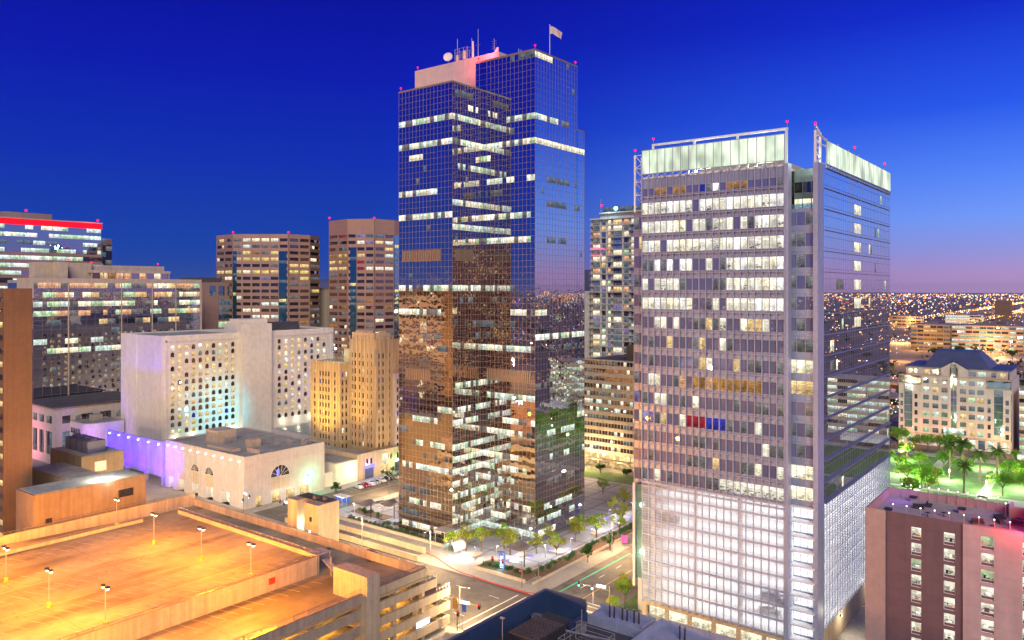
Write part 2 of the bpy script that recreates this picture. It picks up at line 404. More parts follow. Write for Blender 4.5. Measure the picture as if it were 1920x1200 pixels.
litmat('lit_yellow', (1, .78, .22), .85); litmat('lit_green', (.66, .92, .55), .85); litmat('lit_orange', (1, .52, .27), .85)
litmat('lit_dim', (.55, .52, .52), .30, .5); litmat('lit_dimcool', (.40, .55, .66), .26, .5); litmat('lit_white', (1, .97, .88), 1.3, .35)
litmat('lit_amber', (1, .48, .10), .36); litmat('lit_red', (1, .05, .08), .34); litmat('lit_blue', (.08, .10, 1), .36); litmat('lit_violet', (.5, .42, .9), .45)
litmat('lit_blind', (1, .93, .72), 1.1, .15, True); litmat('lit_room', (1, .93, .74), 1.0, .75); litmat('lit_roomgreen', (.70, .85, .50), .70, .75)
foliage('leaf_mesquite', (.22, .27, .03), (.46, .47, .07)); foliage('leaf_park', (.10, .32, .025), (.30, .58, .06))
foliage('leaf_dark', (.02, .07, .015), (.06, .16, .03)); foliage('leaf_palm', (.05, .11, .02), (.13, .2, .04)); foliage('leaf_shrub', (.025, .08, .02), (.08, .18, .05))
foliage('leaf_far', (.02, .035, .02), (.05, .06, .03))
for nm, c in (('car_white', (.75, .75, .75)), ('car_red', (.30, .02, .03)), ('car_silver', (.42, .43, .46)), ('car_black', (.025, .025, .03)), ('car_blue', (.04, .07, .25)), ('car_tan', (.38, .31, .22))):
    pmat(nm, c, .25, .2, var=.03, streak=0, spec=.7)
# crown panels: frosted glass lit from behind
def crown_mat():
    m, t, out = new_mat('crown_panel')
    n = noise(t, coords(t, (.25, .25, .12)), 1.0, 2); n2 = noise(t, coords(t, (2, 2, .05)), 1.5, 1)
    f = math_(t, 'MULTIPLY', maprange(t, n, .35, .65, .55, 1.35), maprange(t, n2, .3, .7, .85, 1.1))
    e = t.nodes.new('ShaderNodeEmission'); e.inputs[0].default_value = (.86, 1, .74, 1); t.links.new(math_(t, 'MULTIPLY', f, .92), e.inputs[1])
    g = t.nodes.new('ShaderNodeBsdfGlossy'); g.inputs['Roughness'].default_value = .1
    mx = t.nodes.new('ShaderNodeMixShader'); mx.inputs[0].default_value = .07
    t.links.new(e.outputs[0], mx.inputs[1]); t.links.new(g.outputs[0], mx.inputs[2]); t.links.new(mx.outputs[0], out.inputs[0])
crown_mat()
def screen_mat():
    m, t, out = new_mat('mesh_screen')
    v = coords(t); sp = _sep(t, v)
    q = math_(t, 'FRACT', math_(t, 'DIVIDE', sp.outputs[2], .62)); a = math_(t, 'LESS_THAN', q, .22)
    n = noise(t, coords(t, (.35, .35, .9)), 1.0, 3)
    op = math_(t, 'ADD', maprange(t, n, .35, .7, .32, .50), math_(t, 'MULTIPLY', a, .14))
    d = t.nodes.new('ShaderNodeBsdfDiffuse'); d.inputs[0].default_value = (.68, .66, .70, 1)
    tl = t.nodes.new('ShaderNodeBsdfTranslucent'); tl.inputs[0].default_value = (.85, .85, .9, 1)
    m2 = t.nodes.new('ShaderNodeMixShader'); m2.inputs[0].default_value = .6; t.links.new(d.outputs[0], m2.inputs[1]); t.links.new(tl.outputs[0], m2.inputs[2])
    tr = t.nodes.new('ShaderNodeBsdfTransparent'); mx = t.nodes.new('ShaderNodeMixShader'); t.links.new(op, mx.inputs[0])
    t.links.new(tr.outputs[0], mx.inputs[1]); t.links.new(m2.outputs[0], mx.inputs[2]); t.links.new(mx.outputs[0], out.inputs[0])
screen_mat()
def clear_mat():
    m, t, out = new_mat('clear_glass')
    g = t.nodes.new('ShaderNodeBsdfGlossy'); g.inputs[0].default_value = (.8, .9, .9, 1); g.inputs['Roughness'].default_value = .02
    tr = t.nodes.new('ShaderNodeBsdfTransparent'); tr.inputs[0].default_value = (.75, .95, .95, 1); mx = t.nodes.new('ShaderNodeMixShader'); mx.inputs[0].default_value = .25
    t.links.new(tr.outputs[0], mx.inputs[1]); t.links.new(g.outputs[0], mx.inputs[2]); t.links.new(mx.outputs[0], out.inputs[0])
clear_mat()
pmat('blue_banner', (.06,.16,.6), .7, streak=0); pmat('amber_banner', (.65,.3,.06), .7, streak=0); emat('dimglow', (.12,.25,1), .55)

# ================================================================== ground, roads, pavements
mb = MB(); mb.face([(-18000, -18000, -.06), (18000, -18000, -.06), (18000, 18000, -.06), (-18000, 18000, -.06)]); struct('ground', mb, MT['city_ground'])
mb = MB()
def flat(x0, x1, y0, y1, z, mi=0): mb.face([(x0, y0, z), (x1, y0, z), (x1, y1, z), (x0, y1, z)], mi)
flat(-900, 500, 131, 156, -.03); struct('road', mb, MT['asphalt'])
mb = MB(); flat(-420, -206, 130, 156.6, -.012); struct('street_paving', mb, MT['concrete'])
mb = MB(); flat(-113, -94, -200, 131, -.026); flat(-113, -94, 156, 6000, -.026); flat(-232, -212, 156, 900, -.026)
flat(-113, -94, 131, 156, -.022); flat(-500, 300, 283, 300, -.030); struct('cross_street', mb, MT['asphalt'])
# pavements: real 0.14 m kerbs
mb = MB()
for q in ((-212, -113, 157.2, 281), (-420, -232, 156, 281), (-209.6, -113.4, 20, 131), (-94, 20, 20, 130.5), (-94, -30, 156, 281), (-400, -209.6, 20, 126), (-212, -113, 302, 420), (-420, -232, 302, 420)):
    mb.box(*q, -.05, .14)
struct('pavement', mb, MT['concrete'])
mb = MB(); mb.box(-179, -119, 173, 268, .14, .19); mb.box(-208, -179, 176, 240, .14, .19); struct('plaza_paving', mb, MT['plaza_stone'])
mb = MB(); flat(-180, -120, 268, 281, .15); struct('lawn_strip', mb, MT['lawn'])
mb = MB(); flat(-93, -66, 158, 161.4, .144); flat(-94, -88.5, 160, 176, .148); flat(-420, -250, 262, 280, .146); struct('verge', mb, MT['lawn'])
mb = MB(); mb.box(-92, 70, 301, 405, -.05, .12); struct('park_lawn', mb, MT['lawn'])
mb = MB()
for a, b, c, d in ((-92, 70, 330, 333), (-62, -58, 301, 405), (-40, -37, 301, 405), (-92, 70, 396, 405), (-30, -6, 318, 330)): flat(a, b, c, d, .125)
struct('park_path', mb, MT['concrete'])
# soil beds round the plaza
mb = MB(); mb.box(-206, -190, 177.5, 182, .19, .45); mb.box(-201, -157, 170.2, 172.8, .14, .5); mb.box(-123.6, -118.6, 168, 224, .19, .55); mb.box(-137.5, -121, 162.4, 168.5, .14, .6)
struct('planting_bed', mb, MT['soil'])
# retaining kerb walls of the beds
mb = MB(); mb.box(-137.9, -120.6, 161.9, 162.4, .14, .95); mb.box(-137.9, -137.5, 162.4, 169, .14, .95); mb.box(-118.6, -118.2, 162.4, 224, .14, .7); mb.box(-203, -156.5, 169.7, 170.2, .14, 1.0)
o = mb.build('planter_wall', MT['tan_precast'], None, (-130, 165, 0)); tag(o, 'low tan planter wall edging the hedge beds around the glass tower plaza', 'wall')
# road paint
mb = MB()
for k in range(40):
    x = -420 + k * 11
    if -232 < x < -208 or -120 < x < -90: continue
    flat(x, x + 3.2, 137.3, 137.5, -.020); flat(x, x + 3.2, 150.3, 150.5, -.020)
for k in range(8): flat(-107.6, -107.4, 168 + k * 9, 171 + k * 9, -.018)
for k in range(90): flat(-100.2, -100.0, 240 + k * 9, 243 + k * 9, -.018)
for x in (-117.6, -115.2, -92.2, -89.8): flat(x, x + .35, 132, 155, -.016)
for y in (157.0, 159.6, 127.2, 129.8): flat(-112.4, -94.6, y, y + .35, -.016)
for x in (-208.6, -211.0, -235, -233): flat(x, x + .35, 132, 155, -.016)
for k in range(14): flat(-231.6, -226.2, 196 + k * 2.7, 196.12 + k * 2.7, -.018)
flat(-113, -94, 161.2, 161.6, -.018)
struct('road_marking_white', mb, MT['paint_white'])
mb = MB(); flat(-205, -121, 143.4, 143.55, -.020); flat(-205, -121, 143.8, 143.95, -.020); flat(-900, -236, 143.4, 143.6, -.020); flat(-103.6, -103.4, 162, 900, -.018); flat(-222.2, -222, 160, 900, -.018)
struct('road_marking_yellow', mb, MT['paint_yellow'])
mb = MB(); flat(-110.6, -110.15, 160.5, 199, -.014); struct('light_trail_line', mb, MT['trail_green'])  # vehicle light trail, drawn as a green line on the road
mb = MB()
pts = [(-158, 163.4), (-152, 162.2), (-147.6, 160.4), (-143, 158.6), (-138, 157.6), (-128, 157.2), (-117, 157.1), (-113.6, 158.2), (-112.9, 161)]
for a, b in zip(pts, pts[1:]):
    d = Vector((b[0] - a[0], b[1] - a[1], 0)).normalized(); n = Vector((-d.y, d.x, 0)) * .25
    mb.hexa([(a[0] + n.x, a[1] + n.y, -.03), (a[0] - n.x, a[1] - n.y, -.03), (b[0] - n.x, b[1] - n.y, -.03), (b[0] + n.x, b[1] + n.y, -.03),
             (a[0] + n.x, a[1] + n.y, .16), (a[0] - n.x, a[1] - n.y, .16), (b[0] - n.x, b[1] - n.y, .16), (b[0] + n.x, b[1] + n.y, .16)])
struct('red_kerb', mb, MT['paint_red'])
# long low walls of the ramp beside the road
for y, x1, lab in ((163.0, -157, 'long tan ramp wall nearer the glass tower hedge'), (156.8, -154, 'long tan ramp wall nearer the road and the parking garage')):
    t = thing('ramp_wall', lab, 'wall', (-180, y, 0)); mb = MB(); mb.box(-214, x1, y - .2, y + .2, .1, 1.55); mb.build('wall_body', MT['stone_trim'], t)
    mb = MB(); mb.box(-214, x1 + .05, y - .27, y + .27, 1.55, 1.68); mb.build('coping', MT['concrete'], t)
mb = MB(); flat(-212, -157, 157.4, 162.4, .146); struct('ramp_road', mb, MT['asphalt'])
# hills on the horizon
mb = MB()
def ridge(az0, az1, dist, hs):
    n = len(hs)
    for i in range(n - 1):
        P = []
        for k in (i, i + 1):
            az = rad(az0 + (az1 - az0) * k / (n - 1)); P.append((-math.sin(az) * dist, math.cos(az) * dist))
        a, b = P
        a2 = (a[0] * 1.12, a[1] * 1.12); b2 = (b[0] * 1.12, b[1] * 1.12); a0 = (a[0] * .93, a[1] * .93); b0 = (b[0] * .93, b[1] * .93)
        mb.face([(*a0, -1), (*b0, -1), (*b, hs[i + 1]), (*a, hs[i])]); mb.face([(*a, hs[i]), (*b, hs[i + 1]), (*b2, -1), (*a2, -1)])
rr = random.Random(3)
hs = [60 + 260 * max(0, math.sin(i * .22) * .5 + .5) * (.6 + .5 * rr.random()) + 90 * math.sin(i * .9) ** 2 for i in range(70)]
ridge(100, 44, 15000, [h * .9 for h in hs])
struct('hills', mb, MT['hill'])

# ================================================================== the central glass tower
LIT_COOL = ['lit_cool', 'lit_cool', 'lit_white', 'lit_cream', 'lit_green', 'lit_blind', 'lit_dim']
t = thing('glass_tower', 'tall dark mirror glass office tower with stepped top, tallest building of the view', 'tower', (-157, 190, 0))
FH = 3.675; RH = FH / 2
pxd = lambda px: (-.6101 + .7923 * (px - 960) / 1467, .7923 + .6101 * (px - 960) / 1467)
glass = {0: MB(), 1: MB()}; mull = MB(); lit_n = [0]
fl = lambda z: int(z // FH)
def curtain(F, z0, z1, mod, lits, gk=0, faint=.05, seed=1, slats=()):
    r = random.Random(seed); n = max(1, round(F.W / mod)); du = F.W / n
    rows = int(round((z1 - z0) / RH)); dz = (z1 - z0) / rows
    cell = {}
    for (row, a, b, dens, kind) in lits:
        for c in range(int(a * n), int(math.ceil(b * n))):
            if r.random() < dens: cell[(row, c)] = kind
    for j in range(rows):
        za = z0 + j * dz; zb = za + dz; j_abs = int(round(za / RH))
        run = []
        for c in range(n + 1):
            k = cell.get((j_abs, c)) if c < n else None
            if c < n and k is None and j_abs % 2 == 1 and r.random() < faint: k = 'f'
            if k: run.append((c, k)); 
            else:
                if run:
                    lm = MB(); mats = []
                    for cc, kk in run:
                        mn = r.choice(LIT_COOL) if kk == 'w' else r.choice(['lit_dimcool', 'lit_dim', 'lit_dimcool']) if kk == 'f' else kk
                        if mn not in mats: mats.append(mn)
                        F.quad(lm, cc * du, (cc + 1) * du, za, zb, 0, mats.index(mn))
                    if lit_n[0] < 100:
                        lit_n[0] += 1; lm.build('lit_window', [MT[m] for m in mats], t)
                    else: LREST.append((lm, mats))
                    run = []
                if c < n: F.pane(glass[gk], c * du, (c + 1) * du, za, zb, r, .0036 if gk else .0022)
    for c in range(n + 1): F.box(mull, c * du - .036, c * du + .036, z0, z1, .0, .04)
    for j in range(rows + 1): F.box(mull, 0, F.W, z0 + j * dz - .04, z0 + j * dz + .04, .0, .035)
    for (row, a, b) in slats:
        for c in range(int(a * n) * 2, int(b * n) * 2):
            F.box(mull, (c + .25) * du / 2, (c + .75) * du / 2, row * RH, row * RH + dz * 1.9, .02, .2)
LREST = []
odd = lambda f: f * 2 + 1
# left block, front (lit floors from the top down; lowest rows are reflections drawn as lit panes)
LF = Face((-179.4, 174.3), (22.7, 0)); LS = Face((-156.7, 174.3), (0, 14.3))
lit_front = [(odd(34), 0, 1, .97, 'w'), (odd(32), 0, 1, 1, 'w'), (odd(31), .2, .42, 1, 'lit_cream'), (odd(29), .3, .5, .6, 'f'), (odd(28), 0, .72, 1, 'w'), (odd(26), 0, 1, 1, 'w'),
             (odd(20), 0, 1, .9, 'w'), (odd(18), 0, .75, 1, 'w'), (odd(16), .4, .85, .8, 'f'), (odd(15), .75, .9, .8, 'f'), (odd(10), .78, 1, 1, 'w'), (odd(9), .25, .7, .9, 'w'), (odd(8), 0, .2, .8, 'f'),
             (odd(7), .22, .85, .6, 'w'), (odd(6), 0, 1, .25, 'f'), (odd(5), .1, .95, .85, 'w'), (odd(4), .2, .6, .5, 'f'), (odd(3), .1, .55, .8, 'lit_dimcool'), (odd(2), .25, .8, .7, 'w'), (odd(1), .1, .7, .6, 'lit_dimcool'), (1, .1, 1, .6, 'w')]
curtain(LF, 0, 137.9, 1.5, lit_front, 1, .012, 2, [(46, .12, .85), (26, .15, .65)])
lit_side = [(odd(36), .1, .7, .8, 'f'), (odd(35), .5, .8, .9, 'lit_cream'), (odd(34), 0, 1, 1, 'w'), (odd(32), 0, 1, 1, 'w'), (odd(30), .1, 1, .85, 'w'), (odd(28), .2, 1, .5, 'f'), (odd(27), 0, 1, 1, 'w'), (odd(25), 0, 1, .9, 'w'),
            (odd(20), 0, 1, 1, 'w'), (odd(19), .2, .9, .5, 'f'), (odd(16), .3, .9, .4, 'f'), (odd(12), 0, 1, .95, 'w'), (odd(10), .1, 1, .9, 'w'), (odd(9), 0, .8, 1, 'w'), (odd(7), 0, 1, 1, 'w'), (odd(6), 0, 1, .9, 'w'), (odd(5), 0, 1, .9, 'w'), (odd(4), 0, 1, .9, 'w'), (odd(3), 0, 1, .9, 'w'), (odd(2), 0, 1, .9, 'w'), (odd(1), 0, 1, .9, 'w'), (1, 0, 1, .9, 'lit_cool')]
curtain(LS, 0, 137.9, 1.2, lit_side, 1, .05, 3, [(46, .1, .7)])
# centre block front and its side
CF0 = Face((-159.7, 188.6), (3.0, 0)); CF = Face((-156.7, 188.6), (20.1, 0))
lit_c = [(odd(39), .55, 1, .8, 'lit_dimcool'), (odd(34), .5, 1, .9, 'w'), (odd(32), .0, 1, 1, 'w'), (odd(31), 0, .15, 1, 'w'), (odd(29), .1, .6, .8, 'w'), (odd(29), .85, .95, 1, 'w'), (odd(28), 0, .45, .7, 'f'), (odd(26), 0, .85, 1, 'w'), (odd(24), 0, .85, 1, 'w'), (odd(18), .55, .95, .9, 'w'), (odd(17), 0, .6, .8, 'f'),
         (odd(15), .0, 1, 1, 'w'), (odd(13), .5, 1, .4, 'f'), (odd(11), .0, .95, .9, 'w'), (odd(9), .2, .95, .9, 'w'), (odd(8), 0, .75, .9, 'w'), (odd(6), 0, .65, .95, 'w'), (odd(5), 0, .95, .6, 'w'), (odd(4), 0, .6, .9, 'w'), (odd(3), 0, .9, .6, 'w'), (odd(2), 0, 1, .7, 'w'), (odd(1), 0, 1, .7, 'w'), (1, 0, 1, .8, 'lit_cool')]
curtain(CF0, 137.9, 147, 1.5, [], 0, 0, 5); curtain(CF, 0, 147, 1.55, lit_c, 0, .012, 6, [(26, .1, .95)])
CS = Face((-136.6, 188.6), (0, 23)); CS2 = Face((-136.6, 211.6), (0, 4.4))
lit_r = [(odd(39), 0, .35, 1, 'lit_cream'), (odd(34), 0, .5, .95, 'w'), (odd(34), .6, .75, 1, 'lit_dim'), (odd(32), 0, 1, 1, 'lit_cream'), (odd(29), .3, .75, .9, 'f'), (odd(27), .3, .7, .9, 'f'), (odd(24), .3, .7, .95, 'lit_dimcool'), (odd(18), .0, .25, 1, 'w'), (odd(16), 0, 1, .95, 'w'),
         (odd(15), .2, 1, .3, 'f'), (odd(12), 0, .5, .4, 'lit_dim'), (odd(8), .2, .9, .7, 'lit_cool'), (odd(7), 0, .6, .4, 'lit_dim'), (odd(6), .2, .8, .6, 'lit_cool'), (odd(5), .1, .6, .5, 'lit_dim'), (odd(4), .3, .9, .4, 'lit_dim'), (odd(2), .2, .9, .5, 'lit_cool'), (odd(1), .1, .9, .6, 'lit_cool'), (1, .1, .9, .8, 'lit_white')]
curtain(CS, 0, 147, 1.5, lit_r, 0, .015, 7); curtain(CS2, 0, 126.8, 1.5, [(odd(32), 0, 1, 1, 'lit_cream'), (odd(16), 0, 1, 1, 'w'), (odd(13), 0, 1, .5, 'w'), (odd(9), 0, 1, .5, 'w'), (odd(6), 0, 1, .5, 'w')], 0, .05, 8)
curtain(Face((-136.6, 211.6), (-23, 0)), 126.8, 147, 1.5, [], 0, 0, 9)
curtain(Face((-191.8, 192), (12.4, 0)), 0, 137.9, 1.55, [], 0, .03, 10); curtain(Face((-179.4, 192), (0, -17.7)), 0, 137.9, 1.5, [], 0, .03, 11)
curtain(Face((-136.6, 216), (-55.2, 0)), 0, 126.8, 1.55, [(odd(k), 0, 1, .5, 'w') for k in (4, 9, 15, 22)], 0, .05, 12); curtain(Face((-191.8, 216), (0, -24)), 0, 137.9, 1.55, [(odd(k), 0, 1, .5, 'w') for k in (5, 11, 18)], 0, .05, 13)
glass[0].build('glass_wall', MT['tower_glass'], t); glass[1].build('glass_wall', MT['tower_glass_b'], t); mull.build('mullions', MT['mullion_tan'], t)
if LREST:
    mm = MB(); ms = []
    for lm, mats in LREST:
        for f, mi, uv in zip(lm.f, lm.mi, lm.uv):
            if mats[mi] not in ms: ms.append(mats[mi])
            mm.face([lm.v[i] for i in f], ms.index(mats[mi]), uv)
    o = mm.build('lit_window', [MT[m] for m in ms], t); o['kind'] = 'stuff'
mb = MB(); mb.box(-191.6, -156.9, 192.2, 215.8, 137.3, 137.9); mb.box(-179.2, -156.9, 174.5, 192.2, 137.3, 137.85); mb.box(-159.5, -136.8, 188.8, 211.4, 146.4, 147); mb.box(-159.5, -136.8, 211.4, 215.8, 126.2, 126.8)
mb.build('roof', MT['roof_dark'], t)
mb = MB(); mb.box(-179.5, -156.6, 174.2, 174.6, 137.9, 138.4); mb.box(-157, -156.6, 174.6, 188.5, 137.9, 138.4); mb.box(-159.8, -136.5, 188.5, 188.9, 147, 147.6); mb.box(-136.9, -136.5, 188.9, 211.7, 147, 147.6); mb.box(-136.9, -136.5, 211.7, 216, 126.8, 127.3)
mb.build('roof_coping', MT['mullion_tan'], t)
mb = MB(); mb.box(-191.8, -159.9, 194, 210, 137.9, 151.4); mb.box(-159.9, -154.8, 194, 210, 147.02, 151.4); mb.build('penthouse', MT['pink_panel'], t)
for p in ((-179, 174.8, 138.2), (-137, 189.2, 147.4), (-137, 211.2, 147.4), (-159.2, 189.4, 147.4), (-191, 194.6, 151.3)): beacon(t, p, .42)
lamp('POINT', 'beacon_glow', t, (-160.6, 187.4, 149), (1, .05, .12), 2500, shadow_soft_size=.6)
lamp('POINT', 'beacon_glow', t, (-158, 191.5, 151), (1, .05, .10), 2500, shadow_soft_size=.6)
# lobby canopy and the louvred vent at the foot
mb = MB(); mb.box(-160, -155.5, 169.6, 174.1, 4.4, 4.7); mb.tube((-159.6, 170, .2), (-159.6, 170, 4.4), .12); mb.tube((-155.9, 170, .2), (-155.9, 170, 4.4), .12); mb.build('entrance_canopy', MT['galvanised'], t)
# roof-top equipment of the tower
def dish(x, y, z, r, yaw, lab):
    d = thing('satellite_dish', lab, 'dish', (x, y, z)); a = Vector((math.sin(yaw), -math.cos(yaw), .25)).normalized()
    b = MB(); b.tube((x, y, z), (x, y, z + r * 1.5), .14); b.build('mast', MT['galvanised'], d)
    b = MB(); c = Vector((x, y, z + r * 1.6)); o1 = a.orthogonal().normalized(); o2 = a.cross(o1)
    for k in range(14):
        for j in range(3):
            q = []
            for kk, jj in ((k, j), (k + 1, j), (k + 1, j + 1), (k, j + 1)):
                th = 2 * math.pi * kk / 14; rr_ = r * jj / 3; q.append(c + (o1 * math.cos(th) + o2 * math.sin(th)) * rr_ + a * (rr_ ** 2 / r * .45))
            b.face(q)
    b.tube(c, c + a * r * .9, .05); b.build('reflector', MT['truss_white'], d)
dish(-178.0, 196, 151.4, 1.6, .5, 'larger pale satellite dish at the left end of the tower penthouse roof'); dish(-158.2, 198, 151.4, 1.1, -.3, 'small round satellite dish near the right end of the penthouse roof')
def mast(x, y, z, h, lab, arms=0, fat=.10, band=False):
    d = thing('antenna_mast', lab, 'antenna', (x, y, z)); b = MB(); b.tube((x, y, z), (x, y, z + h), fat, fat * .6, 6); b.build('pole', MT['truss_white' if band else 'galvanised'], d)
    b = MB()
    for k in range(max(1, arms)): b.tube((x - 1.0, y, z + h * (.5 + .12 * k)), (x + 1.0, y, z + h * (.5 + .12 * k)), .06, n=5)
    b.build('crossarm', MT['steel'], d)
mast(-176.6, 199, 151.4, 9.5, 'thin tall whip antenna just right of the larger satellite dish', 1, .12)
mast(-170.2, 199, 151.4, 8.5, 'whip antenna standing behind the tower roof lattice rack', 2, .1)
mast(-168.0, 197, 151.4, 6.5, 'stout pink lit drum antenna post mid penthouse roof', 1, .42, True); mast(-166.6, 198, 151.4, 10.5, 'thin spike antenna beside the stout drum antenna post', 1, .09)
mast(-160.6, 199, 151.4, 6.5, 'dark comb antenna left of the small round dish', 4, .1)
for k, h in enumerate((3.2, 4.5, 4.0)): mast(-152.2 + k * .9, 200, 147, h + 1.5, ('short grey antenna post, shortest of three behind the tower roof corner', 'tallest antenna post of three behind the tower roof corner', 'slim antenna post, nearest the flagpole of three on the tower roof')[k], 1, .18)
d = thing('antenna_rack', 'steel lattice antenna rack on the tower penthouse roof', 'antenna', (-173, 198, 151.4)); b = MB()
for x in (-175.5, -173.6, -171.7, -170):
    for y in (196.5, 199.5): b.tube((x, y, 151.4), (x, y, 156.4), .1, n=5)
for z in (153.4, 155.2, 156.4):
    for y in (196.5, 199.5): b.tube((-175.5, y, z), (-170, y, z), .08, n=5)
    for x in (-175.5, -170): b.tube((x, 196.5, z), (x, 199.5, z), .08, n=5)
b.tube((-175.5, 196.5, 151.4), (-170, 196.5, 156.4), .07, n=5); b.build('lattice', MT['galvanised'], d)
b = MB(); b.tube((-171, 196.2, 152.2), (-171, 196.2, 155), .7, n=10); b.tube((-174.2, 196.2, 152), (-174.2, 196.2, 154.2), .5, n=10); b.build('drum', MT['pink_panel'], d)
d = thing('flagpole', 'white flagpole with a pale pink flag on the tower roof', 'flag', (-138.5, 199, 147)); b = MB(); b.tube((-138.5, 199, 147), (-138.5, 199, 157.6), .13, .07); b.ball((-138.5, 199, 157.7), .2); b.build('pole', MT['truss_white'], d)
b = MB()
for i in range(10):
    for j in range(4):
        q = []
        for ii, jj in ((i, j), (i + 1, j), (i + 1, j + 1), (i, j + 1)):
            u = ii * .40; q.append((-138.5 + u * .80, 199 + u * .5 + .55 * math.sin(ii * 1.1 + jj * .5) * (ii / 10), 157.3 - 2.3 + jj * .57 - ii * ii * .022 + .12 * math.sin(ii * .8)))
        b.face(q)
b.build('flag_cloth', MT['pink_panel'], d)

# ================================================================== the right tower over its lit parking podium
t = thing('office_tower', 'glass office tower with glowing roof crown above a bright white lit parking podium', 'tower', (-67, 190, 0))
X0, X1, X2, Y0, Y1 = -86.9, -54.0, -47.8, 162.6, 228.0
PZ, TZ = 31.5, 101.4; FB = (TZ - PZ) / 16
ws = WinSet(); r = random.Random(11)
F = Face((X0, Y0), (X1 - X0, 0)); n = 21; du = F.W / n
body = MB(); sp_ = MB(); fin = MB()
LITB = {1: .90, 2: .95, 3: .93, 4: .62, 5: .68, 6: .70, 7: .34, 8: .26, 9: .10, 10: .16, 11: .14, 12: .1, 13: .05, 14: .07, 15: .05}
for k in range(16):              # k = floors down from the roof
    z1 = TZ - k * FB; z0 = z1 - FB; wz0 = z0 + .55; wz1 = z0 + 3.25
    if k == 0: wz0, wz1 = z0 + .45, z0 + 2.2
    F.quad(sp_, 0, F.W, wz1, z1, 0); F.quad(sp_, 0, F.W, z0, wz0, 0)
    for c in range(n):
        p = LITB.get(k, .12)
        if k in (4, 5, 6): p = p * (1.6 if c > 12 else (1.3 if c < 6 and k != 4 else .35))
        if k == 15: p = .97 if c > 11 else .1
        m = None
        if k == 12 and 7 <= c <= 9: m = 'lit_red'
        elif k == 12 and 10 <= c <= 12: m = 'lit_blue'
        elif k == 12 and c < 2: m = 'lit_violet'
        elif k == 10 and 6 <= c <= 17: m = r.choice(['lit_orange', 'lit_amber', 'office_glass', 'lit_amber'])  # orange reflections drawn in as glowing panes
        elif k == 0 and c in (2, 3, 5, 6, 13, 14, 15): m = 'lit_amber'
        elif k == 0 and c in (9, 10): m = 'lit_blue' if c == 9 else 'lit_dim'
        elif r.random() < p: m = r.choice(['lit_blind', 'lit_cream', 'lit_white', 'lit_blind', 'lit_room']) if k < 7 else r.choice(['lit_blind', 'lit_cream', 'lit_room', 'lit_warm'])
        elif r.random() < .35: m = 'lit_dim'
        if k == 15 and c > 11: m = 'lit_room'
        ws.add(F, c * du, (c + 1) * du, wz0, wz1, 0, m or 'office_glass')
    F.box(fin, 0, F.W, wz1 - .06, wz1 + .06, 0, .12); F.box(fin, 0, F.W, wz0 - .06, wz0 + .06, 0, .12); F.box(fin, -.1, F.W, z0 + .02, z0 + .16, 0, .45)
for c in range(n + 1):
    F.box(fin, c * du - .08, c * du + .08, PZ, TZ + .6, .12, .42)
# corner bay beside the plum pier
G = Face((X1, Y0 + 2.0), (X2 - X1 - .9, 0)); gw = G.W
for k in range(16):
    z1 = TZ - k * FB; z0 = z1 - FB
    if k == 0:
        G2 = Face((X1, Y0 + 6), (X2 - X1 - .9, 0)); G2.quad(sp_, 0, gw, z0, z1, 0, 1)
        for c in range(3): ws.add(G2, gw * c / 3 + .1, gw * (c + 1) / 3 - .1, z0 - .6, z0 + 1.6, .01, 'dark_glass')
        continue
    if k == 1:
        G2.quad(sp_, 0, gw, z0 - .6, z1, 0, 1)
        for c in range(3): ws.add(G2, gw * c / 3 + .1, gw * (c + 1) / 3 - .1, z0 + .3, z0 + 2.4, .01, 'lit_cream')
        continue
    G.quad(sp_, 0, gw, z0, z0 + .9, 0, 2); G.quad(sp_, 0, gw, z1 - .75, z1, 0, 2)
    for c in range(3):
        m = 'lit_cream' if k in (9, 14, 15) else 'lit_warm' if k == 10 else r.choice(['lit_dim', 'office_glass', 'office_glass'])
        ws.add(G, gw * c / 3, gw * (c + 1) / 3, z0 + .9, z1 - .75, 0, m)
    for c in range(4): G.box(fin, gw * c / 3 - .05, gw * c / 3 + .05, z0, z1, 0, .08)
    G.box(fin, 0, gw, z0 - .06, z0 + .06, 0, .1)
H = Face((X2 - .9, Y0 + 2.0), (0, 4.0))
H.quad(sp_, 0, 4, PZ, TZ - 2 * FB, 0, 2)
mb = MB(); G.box(mb, 0, gw, TZ - 2 * FB, TZ - 2 * FB + 1.0, -.05, .03); mb.build('balcony_glass', MT['clear_glass'], t)
mb = MB(); mb.box(X1, X2 - .9, Y0 + 2.05, Y0 + 6, TZ - 2 * FB - .2, TZ - 2 * FB); mb.build('terrace_floor', MT['concrete'], t)
mb = MB(); mb.box(X1 - .2, X1 + .75, Y0 - .25, Y0 + 1.9, .2, TZ + .6); mb.box(X2 - .9, X2 + .05, Y0 + 1.2, Y0 + 5.5, .2, TZ + .4); mb.build('pier', MT['pier_plum'], t)
